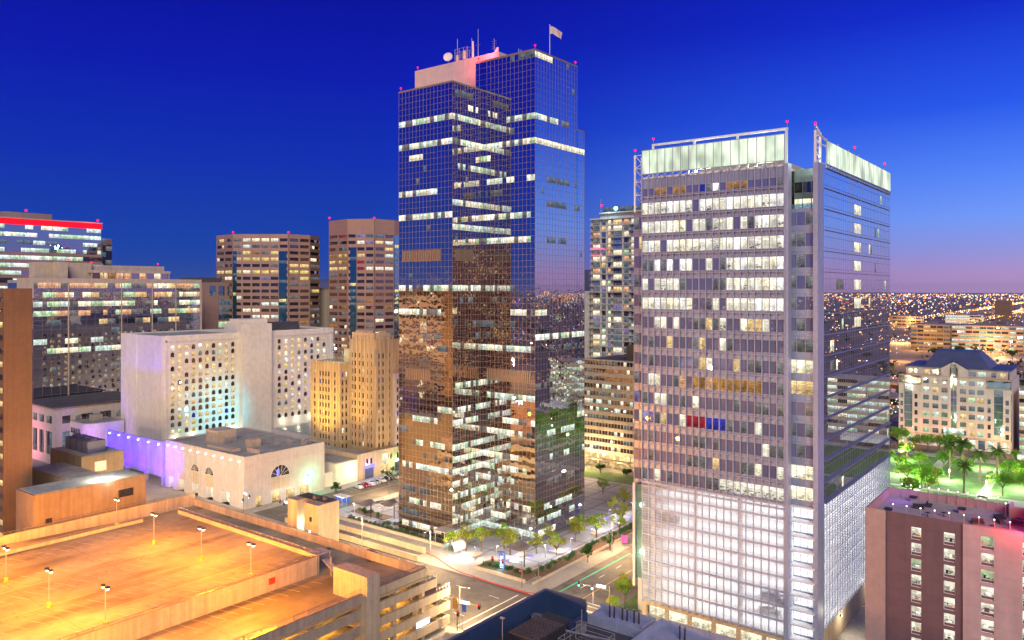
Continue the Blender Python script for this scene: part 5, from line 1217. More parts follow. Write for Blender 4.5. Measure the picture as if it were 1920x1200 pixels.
mb.box(-82.6, -37.6, 426.4, 460.5, 37.9, 38.35)
for i in range(4): j = (i + 1) % 4; mb.face([ee[i], ee[j], rdg[j], rdg[i]])
mb.face(rdg); g0, g1, gp = (-66.8, 424.9, 38.0), (-55, 424.9, 38.0), (-60.9, 424.9, 41.6); gr = (-60.9, 434, 41.8)
mb.face([g0, gp, gr, (-66.8, 432, 38.3)]); mb.face([gp, g1, (-55, 432, 38.3), gr]); mb.build('hipped_roof', MT['slate_blue'], t)
t = thing('striped_office', 'pale striped office block cut off by the right edge behind the palms', 'office', (-20, 430, 0))
body = MB(); body.box(-35, 25, 431, 455, 0, 29.0); body.build('wall', MT['tan_precast'], t); ws = WinSet(); F = Face((-35, 430.8), (60, 0)); r = random.Random(6); bd = MB()
for k in range(8):
    F.box(bd, 0, 60, 28.9 - k * 3.6 - 3.6, 28.9 - k * 3.6 - 1.8, -.3, .3)
    for c in range(12): ws.add(F, c * 5 + .1, c * 5 + 4.9, 28.9 - k * 3.6 - 1.8, 28.9 - k * 3.6, 0, r.choice(['lit_cream', 'lit_green', 'brown_glass', 'lit_dim', 'lit_cool']))
bd.build('facade_bands', MT['tan_precast'], t); ws.flush(t)
t = thing('bus_shed', 'white flat roofed shed at the right edge below the striped office', 'shed', (-25, 400, 0)); mb = MB(); mb.box(-33, 10, 398, 408, 3, 5.0); mb.build('roof', MT['truss_white'], t); mb = MB()
for x in (-32, -18, -4, 8): mb.tube((x, 403, .1), (x, 403, 3), .25)
mb.build('post', MT['steel'], t)

# ================================================================== right foreground hotel
t = thing('brick_hotel', 'plum and pink panelled hotel with stacked lit room windows and a roof terrace', 'hotel', (-10, 172, 0))
HZ = 33.2; F = Face((-38.8, 164), (80, 0)); wall = MB(); plum = MB(); pink = MB(); r = random.Random(29)
XL = lambda px: -38.8 + 0
cols = [(8.1, 9.9, 0), (13.6, 15.5, 0), (19.6, 21.7, 1), (25.9, 28.0, 1), (32.6, 34.7, 1), (39.2, 41.3, 1), (45.8, 47.9, 1)]
zs = sorted([(HZ - 3.2 - k * 3.0 - 1.55, HZ - 3.2 - k * 3.0 + .85) for k in range(10)])
F.quad(wall, 0, 3.7, 0, HZ); wall.face([(-38.8, 184, 0), (-38.8, 164, 0), (-38.8, 164, HZ), (-38.8, 184, HZ)])
Fp = Face((-38.8, 164.25), (80, 0)); punched(plum, Fp, 0, HZ - .1, [(a, b) for a, b, k in cols if not k], zs, .35, 0, 3.7, 16.8)
zs2 = [(a + .55, b + .55) for a, b in zs]
Fq = Face((-38.8, 163.85), (80, 0)); punched(pink, Fq, 0, HZ - .2, [(a, b) for a, b, k in cols if k], zs2, .4, 0, 16.8, 80)
Face((-22, 164.25), (0, -.4)); pink.face([(-22, 164.25, 0), (-22, 163.85, 0), (-22, 163.85, HZ - .2), (-22, 164.25, HZ - .2)])
strips = MB()
for a, b, k in cols:
    if k: Fq.box(strips, a - .12, b + .12, 0, zs2[-1][1] + .1, -.6, -.41)
    for c, d in (zs2 if k else zs):
        FF = Fq if k else Fp; dd = -.36 if k else -.3
        wn = MB(); FF.quad(wn, a, b, c + .62, d, dd); o = wn.build('window', MT[r.choice(['lit_room', 'lit_room', 'lit_roomgreen', 'lit_room'])], t)
        fr = MB()
        for q in ((a, a + .09, c, d), (b - .09, b, c, d), (a + .09, b - .09, d - .09, d), (a + .09, b - .09, c, c + .09), (a + .09, b - .09, c + .56, c + .66)): FF.box(fr, *q, dd, dd + .1)
        fr.build('frame', MT['truss_white'], o)
        pn = MB(); FF.quad(pn, a, b, c, c + .62, dd - .01); pn.build('spandrel', MT['panel_plum'], o)
        if k: FF.box(strips, a, b, c - .65, c - .02, -.40, -.05)
        it = MB(); u = a + .3 + r.random() * .7; FF.quad(it, u, u + .35 + r.random() * .5, c + .68, c + 1.0 + r.random() * .5, dd + .01); it.build('furniture', MT[r.choice(['car_black', 'lit_orange', 'car_silver', 'panel_plum', 'lit_white'])], o)
wall.build('wall', MT['brick_pink'], t); plum.build('plum_wall', MT['panel_plum'], t); pink.build('pink_wall', MT['panel_rose'], t); strips.build('window_strips', MT['panel_plum'], t)
mb = MB(); mb.box(-38.5, 41, 164.4, 183.7, HZ - 2.0, HZ - 1.7); mb.build('roof', MT['concrete'], t)
mb = MB(); mb.box(-38.8, -38.4, 164.4, 184, HZ - 2, HZ - .01); mb.box(-38.8, -16, 183.6, 184, HZ - 2, HZ - .02); mb.box(-16.3, 41, 179.6, 180, HZ - 2, HZ + .6); mb.box(-16.3, -15.9, 180.01, 184, HZ - 2, HZ + .6); mb.box(-38.4, 41, 164.26, 164.6, HZ - 2, HZ - .15); mb.build('parapet', MT['brick_pink'], t)
mb = MB(); mb.box(-12.5, 41, 169.5, 179.5, HZ - 1.7, HZ + 2.0); mb.box(-4, 41, 184, 200, HZ - 4, HZ + 4.5); mb.build('roof_house', MT['panel_rose'], t)
mb = MB()
for k in range(9): mb.box(-4.02, -3.9, 184.4 + k * 1.7, 185.2 + k * 1.7, HZ - 3, HZ + 4.2)
mb.build('louvre', MT['panel_plum'], t)
lamp('POINT', 'beacon_glow', t, (-13.5, 163.2, HZ + 1.6), (1, .02, .06), 4500, shadow_soft_size=.4); lamp('POINT', 'beacon_glow', t, (-7.5, 163.0, HZ + 1.8), (1, .02, .06), 4500, shadow_soft_size=.4)
lamp('POINT', 'violet_glow', t, (-36, 180, HZ + 1), (.35, .1, 1), 420, shadow_soft_size=1); lamp('POINT', 'violet_glow', t, (-14, 182, HZ + 3), (.6, .12, 1), 700, shadow_soft_size=1)
def roof_table(x, y, lab, cat='table'):
    d = thing('terrace_table', lab, cat, (x, y, HZ - 1.7), 'terrace tables on the hotel roof'); b = MB(); b.tube((x, y, HZ - 1.0), (x, y, HZ - .94), .5, n=10); b.build('table_top', MT['dark_metal'], d)
    b = MB(); b.tube((x, y, HZ - 1.7), (x, y, HZ - 1.0), .06); b.tube((x, y, HZ - 1.7), (x, y, HZ - 1.66), .3, n=8); b.build('stand', MT['dark_metal'], d); return d
for k, (x, y) in enumerate(((-29, 171), (-26.5, 173), (-18, 169), (-15.5, 171), (-14.5, 167.2))): roof_table(x, y, 'dark round terrace table standing on the hotel roof')
def sofa(x, y, rz, lab):
    d = thing('terrace_sofa', lab, 'sofa', (x, y, HZ - 1.7), 'dark sofas on the hotel roof'); b = MB(); b.obox((x, y), (math.cos(rz), math.sin(rz)), 1.0, .42, HZ - 1.7, HZ - 1.25); b.build('seat', MT['dark_metal'], d)
    b = MB(); n = (-math.sin(rz), math.cos(rz)); b.obox((x + n[0] * .5, y + n[1] * .5), (math.cos(rz), math.sin(rz)), 1.0, .12, HZ - 1.7, HZ - .85); b.build('backrest', MT['dark_metal'], d)
for x, y, a in ((-31.5, 176, .3), (-30, 179, 1.6), (-20.5, 171.5, .4), (-17, 174.5, 2.), (-21, 167.5, 1.2), (-14.5, 175, .1), (-17.5, 177.5, .8)): sofa(x, y, a, 'dark lounge sofa on the hotel roof terrace')

# ================================================================== dark blue roof with plant in the bottom centre
t = thing('plant_roof_building', 'low building with navy parapet walls round a roof full of plant', 'building', (-70, 110, 0))
w_ = MB(); w_.box(-90.3, -30, 40, 128.2, 0, 11.6); w_.box(-90.3, -89.8, 40, 128.2, 11.6, 16.0); w_.box(-89.8, -80.6, 127.7, 128.2, 11.6, 16.0); w_.box(-80.6, -80.2, 122, 127.9, 11.6, 13.9)
w_.build('wall', MT['navy_wall'], t); mb = MB(); mb.box(-80.6, -30, 128.2, 133.6, 0, 13.0); mb.box(-68, -30, 120, 128.1, 11.6, 12.6); mb.build('annex', MT['pier_plum'], t)
mb = MB(); mb.box(-89.8, -30, 40, 127.7, 11.6, 11.75); mb.build('roof', MT['roof_dark'], t)
mb = MB(); mb.box(-80.6, -68.6, 133.3, 133.6, 13, 13.9); mb.box(-80.6, -68.6, 128.2, 128.5, 13, 13.4); mb.box(-68.9, -68.6, 128.5, 133.3, 13, 13.9); mb.box(-67.5, -67.2, 120, 133.4, 12.6, 14.2); mb.box(-67.2, -45, 133.1, 133.4, 13, 14.2); mb.build('parapet', MT['pier_plum'], t)
mb = MB(); mb.box(-90.4, -89.7, 40, 128.3, 16, 16.08); mb.box(-89.7, -80.5, 127.6, 128.3, 16, 16.08); mb.build('coping', MT['slate_blue'], t)
def plant(name, lab, cat, loc, build, m, group=None):
    d = thing(name, lab, cat, loc, group); b = MB(); build(b); b.build('casing', MT[m], d); return d
x, y, z = -82, 113, 11.75
d = thing('chiller', 'largest dark chiller unit with condenser fans by the navy wall', 'chiller', (x, y, z)); b = MB(); b.box(x - 3, x + 3.4, y - 4, y + 5, z + 1.2, z + 3.6); b.build('casing', MT['dark_metal'], d)
b = MB()
for j in range(12): b.box(x - 2.9, x + 3.3, y - 3.9 + j * .74, y - 3.5 + j * .74, z + 3.6, z + 3.75)
b.box(x - 3.2, x - 2.0, y + 5.1, y + 6.2, z, z + 2.6); b.box(x + .5, x + 1.6, y - 5.2, y - 4.2, z, z + 3.0)
b.build('slatted_lid', MT['roof_dark'], d); b = MB()
for i in (-2.9, 3.2):
    for j in (-3.9, 0, 4.8): b.box(x + i - .12, x + i + .12, y + j - .12, y + j + .12, z, z + 1.2)
b.build('frame_leg', MT['steel'], d)
def frame(x0, x1, y0, y1, z0, z1, name, lab, bars=4):
    d = thing(name, lab, 'platform', ((x0 + x1) / 2, (y0 + y1) / 2, z0)); b = MB()
    for xx in (x0, x1):
        for k in range(bars + 1): yy = y0 + (y1 - y0) * k / bars; b.tube((xx, yy, z0), (xx, yy, z1), .07, n=5)
    for zz in (z1, (z0 + z1) / 2 + .2):
        for xx in (x0, x1): b.tube((xx, y0, zz), (xx, y1, zz), .06, n=5)
        for yy in (y0, y1): b.tube((x0, yy, zz), (x1, yy, zz), .06, n=5)
    b.build('railing', MT['galvanised'], d); b = MB()
    for k in range(bars * 2 + 1): yy = y0 + (y1 - y0) * k / (bars * 2); b.box(x0, x1, yy - .09, yy + .09, z0 + .05, z0 + .25)
    b.build('grating', MT['steel'], d); return d
frame(-77.5, -70.5, 114, 121.5, 12.4, 14.6, 'walkway_frame', 'railed steel frame over the roof plant right of the dark chiller'); frame(-76, -69.5, 103, 111, 12.6, 14.2, 'walkway_frame', 'second railed walkway frame, nearest the bottom edge'); frame(-68.8, -63.5, 106, 117, 12.4, 14.2, 'walkway_frame', 'right hand railed walkway frame beside the silver ducts')
d = thing('duct', 'pair of silver ducts lying across the roof plant', 'duct', (-64, 100, 12)); b = MB(); b.tube((-71, 102.5, 13.2), (-60, 98, 13.2), .45, n=10); b.tube((-71, 104, 13.2), (-60, 99.5, 13.2), .45, n=10); b.build('pipe', MT['galvanised'], d); b = MB()
for k in range(4): b.box(-70 + k * 3, -69.8 + k * 3, 101.5 - k * 1.25, 104 - k * 1.25, 11.75, 12.9)
b.build('bracket', MT['steel'], d)
plant('air_handler', 'flat grey air handler with ribbed lid near the bottom right corner of the plant roof', 'air handler', (-60, 108, 11.75), lambda b: (b.box(-64.5, -57, 106, 115, 11.75, 14.4), [b.box(-64.6, -56.9, 106.5 + k * 1.5, 106.7 + k * 1.5, 14.4, 14.55) for k in range(6)]), 'galvanised')
plant('air_handler', 'open topped grey tank box in front of the dark chiller', 'tank', (-77, 104, 11.75), lambda b: (parapet(b, -79.5, -76.8, 100, 106, 11.75, 2.2, .2), b.box(-79.3, -77, 100.2, 105.8, 12.8, 12.9)), 'galvanised')
plant('plant_box', 'brown wooden lidded plant box by the navy wall at the bottom edge', 'box', (-86, 98, 11.75), lambda b: (b.box(-88.6, -84.5, 95, 101, 11.75, 13.6), b.box(-88.8, -84.3, 94.8, 95.1, 13.6, 14.1)), 'mullion_tan')
for k, (x, y, lab) in enumerate(((-76.8, 130.5, 'leftmost pair of black vent pipes on the annex roof'), (-74.2, 130.8, 'second pair of black vent pipes on the annex roof'), (-71.8, 131, 'third pair of black vent pipes, before the annex corner'), (-62, 130, 'vent pipes on the further annex roof by the lit podium'))):
    d = thing('vent_pipe', lab, 'vent'); d.location = (x, y, 13); b = MB(); b.tube((x, y, 13), (x, y, 15.4), .17); b.tube((x + .9, y + .2, 13), (x + .9, y + .2, 15.2), .17); b.build('pipe', MT['dark_metal'], d); b = MB(); b.tube((x, y, 15.4), (x, y, 15.6), .24); b.tube((x + .9, y + .2, 15.2), (x + .9, y + .2, 15.4), .24); b.build('cap', MT['steel'], d)
d = thing('roof_mast', 'thin lamp mast rising above the dark chiller', 'mast', (-84.5, 107, 11.75)); b = MB(); b.tube((-84.5, 107, 11.75), (-84.5, 107, 18.6), .08); b.box(-84.9, -84.1, 106.8, 107.2, 18.6, 18.8); b.build('pole', MT['galvanised'], d)
d = thing('roof_mast', 'thin lightning mast beside the navy wall end', 'mast', (-77.4, 121.5, 11.75)); b = MB(); b.tube((-77.4, 121.5, 11.75), (-77.4, 121.5, 17.2), .06); b.build('pole', MT['galvanised'], d)

# ================================================================== parking garage
t = thing('parking_garage', 'open concrete parking garage with sodium lit roof deck, ramps and banded open sides', 'garage', (-165, 80, 0))
UZ, LZ = 17.0, 14.0
dk = MB(); dk.box(-195, -137.5, 10, 109.5, UZ - .5, UZ); dk.box(-209, -117.5, 109.5, 122.2, LZ - .5, LZ); dk.box(-137.5, -117.5, 10, 109.5, LZ - .5, LZ)
dk.hexa(((-209, 30, 16.4), (-195, 30, 16.4), (-195, 109.5, LZ - .5), (-209, 109.5, LZ - .5), (-209, 30, 16.9), (-195, 30, 16.9), (-195, 109.5, LZ), (-209, 109.5, LZ)))
dk.build('roof_deck', MT['deck'], t)
gw_ = MB()
gw_.box(-195, -137.5, 109.3, 109.7, LZ, UZ + 1.0); gw_.box(-195.3, -194.95, 10, 100, LZ - .4, UZ + .75); gw_.box(-137.6, -137.2, 10, 109.3, LZ, UZ + 1.0)
gw_.box(-209.3, -208.9, 10, 122.2, 10, 17.4); gw_.box(-209, -117.5, 122.0, 122.4, LZ - 1.5, LZ + 1.3)
gw_.box(-195.5, -189, 109.7, 113.2, LZ, LZ + 1.3)
lev = [(14.2, 16.0, 122.2), (11.05, 12.85, 125.5), (7.9, 9.7, 129.7), (4.75, 6.55, 129.7), (1.6, 3.4, 129.7)]
for a, b, yy in lev:
    gw_.box(-117.9, -117.3, 10, yy, a, b); gw_.box(-209, -117.9, yy - .4, yy, a, b)
for y in (20, 32, 44, 56, 68, 80, 92, 113, 121.4): 
    gw_.box(-118.9, -117.95, y, y + .9, 0, 14.2)
for x in range(-205, -120, 14): gw_.box(x, x + .9, 120.8, 121.7, 0, 14)
gw_.build('wall', MT['garage_wall'], t)
fl_ = MB()
for a, b, yy in lev[1:]: fl_.box(-208.9, -118, 10, yy - .45, a + .5, a + .8)
fl_.build('lower_floor', MT['deck'], t)
tb = MB()
for a, b, yy in lev[1:]:
    for y in range(16, 122, 9): tb.box(-123.2, -122.6, y, y + 3.2, a + 2.3, a + 2.4); tb.box(-131, -130.4, y, y + 3.2, a + 2.3, a + 2.4)
for a, b, yy in lev[1:]:
    for x in range(-202, -125, 9): tb.box(x, x + 3.2, 116.2, 116.8, a + 2.3, a + 2.4)
tb.build('ceiling_lights', MT['tube_sodium'], t)
bw = MB(); bw.box(-140.4, -140, 10, 111, .1, 13.4); bw.box(-208, -140.4, 110.6, 111, .1, 13.4); bw.build('inner_wall', MT['garage_wall'], t)
ra = MB()
def rail(p0, p1, z0, z1, n):
    for k in range(n + 1):
        x = p0[0] + (p1[0] - p0[0]) * k / n; y = p0[1] + (p1[1] - p0[1]) * k / n; ra.box(x - .05, x + .05, y - .05, y + .05, z0, z1)
    ra.tube((*p0, z1), (*p1, z1), .05, n=5); ra.tube((*p0, (z0 + z1) / 2 + .1), (*p1, (z0 + z1) / 2 + .1), .035, n=4)
rail((-195, 109.5), (-137.5, 109.5), UZ + 1, UZ + 1.7, 24); rail((-137.4, 109), (-137.4, 20), UZ + 1, UZ + 1.5, 34); rail((-117.6, 122), (-117.6, 20), 16, 16.9, 30)
rail((-209, 122.2), (-117.6, 122.2), LZ + 1.3, LZ + 2.3, 34); rail((-195.1, 100), (-195.1, 30), UZ + .75, UZ + 1.3, 24); rail((-209.1, 120), (-209.1, 30), 17.4, 18.1, 28)
rail((-117.6, 125.4), (-117.6, 122.4), 12.85, 13.8, 3); rail((-117.6, 129.6), (-117.6, 125.6), 9.7, 10.6, 4); rail((-117.6, 129.6), (-117.6, 125.6), 6.55, 7.4, 4)
ra.build('railing', MT['steel'], t)
cp = MB(); cp.box(-195.2, -137.1, 109.2, 109.8, UZ + 1.0, UZ + 1.08); cp.box(-137.75, -137.05, 10, 109.2, UZ + 1.0, UZ + 1.08); cp.box(-117.95, -117.2, 10, 122.2, 16, 16.07); cp.box(-209.35, -208.85, 10, 122.2, 17.4, 17.47); cp.build('coping', MT['mullion_tan'], t)
def mk(x0, x1, y0, y1, z=UZ): pm.face([(x0, y0, z + .006), (x1, y0, z + .006), (x1, y1, z + .006), (x0, y1, z + .006)])
for row in (-189, -176, -166, -152, -142, None):
    pm = MB()
    for k in range(32):
        y = 18 + k * 2.8
        if row is None: pm.face([(-137, y, LZ + .006), (-137, y + .12, LZ + .006), (-132.2, y + 1.3, LZ + .006), (-132.2, y + 1.18, LZ + .006)])
        else: pm.face([(row - 2.6, y, UZ + .006), (row - 2.6, y + .11, UZ + .006), (row + 2.6, y + 1.91, UZ + .006), (row + 2.6, y + 1.8, UZ + .006)])
    pm.build('bay_marking', MT['paint_worn'], t)
for x in (-171, -157.4, -147): pm = MB(); mk(x, x + .14, 20, 104); pm.build('lane_marking', MT['paint_yellow'], t)
# stair towers
st = MB(); st.box(-166.8, -163, 123, 129.6, 0, 22.8); st.box(-160, -154.8, 123, 129.6, 0, 22.8); st.box(-163, -160, 125.2, 129.6, 0, 21.2); st.box(-166.8, -154.8, 122.4, 122.99, 0, LZ); st.build('stair_tower', MT['garage_wall'], t)
mb = MB(); mb.box(-166.5, -155.1, 125.4, 129.3, 22.8, 23.0); mb.box(-160.6, -159.4, 126, 127.2, 23, 23.9); mb.tube((-157, 127, 23), (-157, 127, 23.9), .55, n=10); mb.build('stair_roof', MT['roof_dark'], t)
for x, z in ((-161.8, 19), (-158.0, 18.4)): mb = MB(); y_ = 125.17 if x < -160 else 122.97; mb.box(x, x + .8, y_, y_ + .02, z, z + 1.2); mb.build('window', MT['dark_glass'], t)
mb = MB(); mb.box(-162.2, -161.0, 125.15, 125.18, LZ, LZ + 2.6); mb.build('doorway_light', MT['cool_glow'], t); mb = MB(); mb.box(-158.3, -157.6, 122.95, 122.98, LZ, LZ + 2.2); mb.build('doorway_light', MT['cool_glow'], t)
lamp('POINT', 'stair_light', t, (-161.5, 123.9, LZ + 2.9), (.45, 1, .75), 520, shadow_soft_size=.3)
st = MB(); st.box(-126, -115.9, 104, 107.4, 0, 19.5); st.build('pier_tower', MT['garage_wall'], t)
# pedestrian stair canopy at the deck corner
mb = MB(); mb.box(-140.6, -136.9, 108.4, 112.4, UZ + 1.1, UZ + 1.35)
for x, y in ((-137.1, 108.6), (-137.1, 112.2), (-134, 110)): mb.tube((x, y, LZ), (x, y, UZ + 1.2), .09)
mb.hexa(((-137.2, 110.2, UZ - .4), (-137.2, 111.6, UZ - .4), (-131.5, 111.6, LZ), (-131.5, 110.2, LZ), (-137.2, 110.2, UZ - .1), (-137.2, 111.6, UZ - .1), (-131.5, 111.6, LZ + .3), (-131.5, 110.2, LZ + .3))); mb.build('stair_flight', MT['galvanised'], t)
mb = MB(); mb.box(-137.15, -137.05, 96.5, 98, LZ + 1.4, LZ + 2.7); mb.build('deck_sign', MT['paint_red'], t); mb = MB(); mb.box(-117.2, -117.15, 119, 123, 4, 5.2); mb.build('lit_sign', MT['cool_glow'], t)
# roof deck lamps: two sodium heads on a post
def deck_lamp(x, y, z, lab, h=6.9, p=24000):
    d = thing('deck_lamp', lab, 'lamp', (x, y, z), 'sodium lamps of the garage deck'); b = MB(); b.tube((x, y, z), (x, y, z + .9), .42, n=10); b.build('base', MT['paint_yellow'], d)
    b = MB(); b.tube((x, y, z + .9), (x, y, z + h), .11, .08); b.tube((x - .7, y, z + h - .05), (x + .7, y, z + h - .05), .06, n=5); b.build('pole', MT['galvanised'], d)
    for s in (-1, 1):
        b = MB(); b.box(x + s * .8 - .38, x + s * .8 + .38, y - .3, y + .3, z + h - .05, z + h + .25); o = b.build('lamp_head', MT['dark_metal'], d)
        b = MB(); b.box(x + s * .8 - .3, x + s * .8 + .3, y - .23, y + .23, z + h - .13, z + h - .06); b.ball((x + s * .8, y, z + h - .12), .26, 0, 8, 5, 1.2); b.build('lens', MT['sodium_glow'], o)
    lamp('POINT', 'sodium_light', d, (x, y, z + h - .6), (1, .31, .004), p * .76, shadow_soft_size=.5, flat=12); return d
for x, y, z, lab in ((-205, 98.2, 14.6, 'sodium deck lamp on the outer ramp below the brick block'), (-176.1, 92.9, UZ, 'sodium deck lamp nearest the deck corner by the event hall'), (-157.5, 93.7, UZ, 'sodium deck lamp mid deck towards the stair tower'), (-139.8, 94.1, UZ, 'sodium deck lamp on the parapet by the red deck sign'),
                     (-156.4, 62.5, UZ, 'sodium deck lamp alone in the nearer middle of the deck'), (-176.7, 62.6, UZ, 'sodium deck lamp at the left edge of the view'), (-139.8, 65, UZ, 'nearest sodium deck lamp, on the parapet at the bottom edge'), (-176, 40, UZ, 'sodium deck lamp out of view on the near deck')):
    if 'out of view' not in lab: deck_lamp(x, y, z, lab, p=14000 if x < -200 else 46000)
for x, y in ((-150, 40), (-180, 35)): lamp('POINT', 'sodium_light', t, (x, y, UZ + 6.5), (1, .31, .004), 38000, shadow_soft_size=.5, flat=12)
for x, y in ((-127, 60), (-127, 88), (-202, 70)): lamp('POINT', 'sodium_light', t, (x, y, LZ + 7), (1, .31, .004), 34000, shadow_soft_size=.5, flat=11)
for k, (p0, p1, r_, lab) in enumerate((((-88, 108, 12.6), (-80, 99, 12.6), .28, 'grey pipe run crossing the plant roof by the navy wall'), ((-84, 121, 12.4), (-70, 123.5, 12.4), .22, 'thin pipe run along the rear navy wall'), ((-74, 99, 12.5), (-60, 119, 12.5), .25, 'long pipe run beside the railed walkways'), ((-86.5, 118, 12.4), (-86.5, 96, 12.4), .2, 'thin pipe run along the left navy wall'))):
    d = thing('pipe_run', lab, 'pipe', (p0[0], p0[1], 11.75)); b = MB(); b.tube(p0, p1, r_, n=8); b.build('pipe', MT['galvanised'], d); b = MB()
    for f in (.1, .5, .9): x, y = p0[0] + (p1[0] - p0[0]) * f, p0[1] + (p1[1] - p0[1]) * f; b.box(x - .12, x + .12, y - .12, y + .12, 11.75, p0[2])
    b.build('support', MT['steel'], d)
for k, (x, y, lab) in enumerate(((-79, 123.8, 'small grey plant cabinet under the rear navy wall'), (-72, 112, 'small grey plant cabinet between the railed walkways'), (-67.5, 103.5, 'small grey plant cabinet by the silver ducts'), (-87.6, 121.5, 'small grey plant cabinet in the navy wall corner'))):
    d = thing('plant_cabinet', lab, 'cabinet', (x, y, 11.75)); b = MB(); b.box(x - .8, x + .8, y - .6, y + .6, 11.95, 13.6); b.build('casing', MT['galvanised'], d); b = MB(); b.box(x - .9, x + .9, y - .7, y + .7, 13.6, 13.72); b.build('lid', MT['steel'], d)
# hotel roof clutter: string light poles along the parapet, vents and cooling units
pole_ = thing('string_light_pole', 'thin pole with a small bulb along the hotel roof parapet', 'pole', (0, 0, 0), 'string light poles on the hotel roof'); b = MB(); b.tube((0, 0, 0), (0, 0, 2.8), .05, n=5); b.build('post', MT['galvanised'], pole_); b = MB(); b.ball((0, 0, 2.85), .1); b.build('bulb', MT['white_glow'], pole_); pp = Placer(pole_)
for k in range(12): pp((-36 + k * 1.75, 183.2 if k < 11 else 179, HZ - 1.7))
for k in range(9): pp((-34 + k * 2.4, 165.1, HZ - 1.7))
for k, (x, y, lab) in enumerate(((-35.5, 168.5, 'small metal vent hood at the hotel roof left end'), (-24, 177.5, 'square vent hood mid hotel roof'), (-33.4, 181.2, 'vent hood beside the hotel roof rear parapet'))):
    d = thing('vent_hood', lab, 'vent'); d.location = (x, y, HZ - 1.7); b = MB(); b.box(x - .5, x + .5, y - .5, y + .5, HZ - 1.7, HZ - .9); b.build('curb', MT['galvanised'], d); b = MB(); b.box(x - .7, x + .7, y - .7, y + .7, HZ - .9, HZ - .6); b.build('cap', MT['dark_metal'], d)
# dark tower behind the viewpoint (it shows only in the mirror glass)
t = thing('brown_office_tower', 'dark brown office tower seen mirrored in the glass tower', 'tower', (20, -40, 0))
mb = MB(); mb.box(6, 48, -62, -18, 0, 104); mb.build('wall', MT['brown_glass'], t); bd = MB(); ws = WinSet(); r = random.Random(44)
for F in (Face((48, -18), (-42, 0)), Face((6, -18), (0, -44))):
    for k in range(28):
        F.box(bd, 0, F.W, 103 - k * 3.7, 104.6 - k * 3.7, 0, .4)
        for c in range(14):
            if r.random() < .15: F.quad(bd, c * 3 + .2, c * 3 + 2.8, 101 - k * 3.7, 102.8 - k * 3.7, .05, 1)
bd.build('cladding_bands', [MT['brown_granite'], MT['lit_warm']], t)

# ================================================================== trees and shrubs
def leaves(mb, c, rx, rz, n, size, r, mi=0, hollow=.35):
    for _ in range(n):
        while True:
            p = Vector((r.uniform(-1, 1), r.uniform(-1, 1), r.uniform(-1, 1)))
            if hollow < p.length < 1: break
        q = Vector((c[0] + p.x * rx, c[1] + p.y * rx, c[2] + p.z * rz))
        a = Vector((r.gauss(0, 1), r.gauss(0, 1), r.gauss(0, .7))).normalized(); b = a.orthogonal().normalized(); b = (b + a.cross(b) * r.uniform(-1, 1)).normalized()
        s = size * r.uniform(.6, 1.3)
        mb.face([q - a * s - b * s * .5, q + a * s * .2 - b * s * .6, q + a * s + b * s * .4, q - a * s * .3 + b * s * .6], mi)
def make_tree(name, label, group, h, rx, mats, seed, clumps=14, per=70, size=.22, airy=.35, trunk_r=.16):
    r = random.Random(seed); t = thing(name, label, 'tree', (0, 0, 0), group)
    tk = MB(); fork = h * .32; tips = []
    tk.tube((0, 0, -.05), (.05, .03, fork), trunk_r, trunk_r * .75, 7)
    for k in range(6):
        a = 2 * math.pi * k / 6 + r.uniform(-.3, .3); e = (math.cos(a) * rx * r.uniform(.35, .7), math.sin(a) * rx * r.uniform(.35, .7), h * r.uniform(.58, .82))
        m = (e[0] * .45, e[1] * .45, fork + (e[2] - fork) * .55); tk.tube((.05, .03, fork - .1), m, trunk_r * .55, trunk_r * .4, 5); tk.tube(m, e, trunk_r * .4, trunk_r * .15, 5); tips.append(e)
    tk.build('trunk', MT['bark'], t)
    cr = MB()
    for k in range(clumps):
        if k < 6: c = tips[k]
        else:
            a = r.uniform(0, 6.28); q = r.uniform(0, .72) * rx; c = (math.cos(a) * q, math.sin(a) * q, h * r.uniform(.55, .95))
        s = rx * r.uniform(.20, .38); leaves(cr, c, s, s * .75, int(per * r.uniform(.6, 1.2)), size, r, 0 if r.random() < .7 else 1, airy)
    cr.build('crown', [MT[m] for m in mats], t); return t
far_off = (0, 0, 0)
plaza_a = Placer(make_tree('mesquite_tree', 'x', 'young mesquite trees on the plaza', 5.2, 2.9, ('leaf_mesquite', 'leaf_park'), 1, 16, 75, .17))
plaza_b = Placer(make_tree('mesquite_tree', 'x', 'young mesquite trees on the plaza', 4.6, 2.4, ('leaf_mesquite', 'leaf_mesquite'), 2, 13, 70, .16))
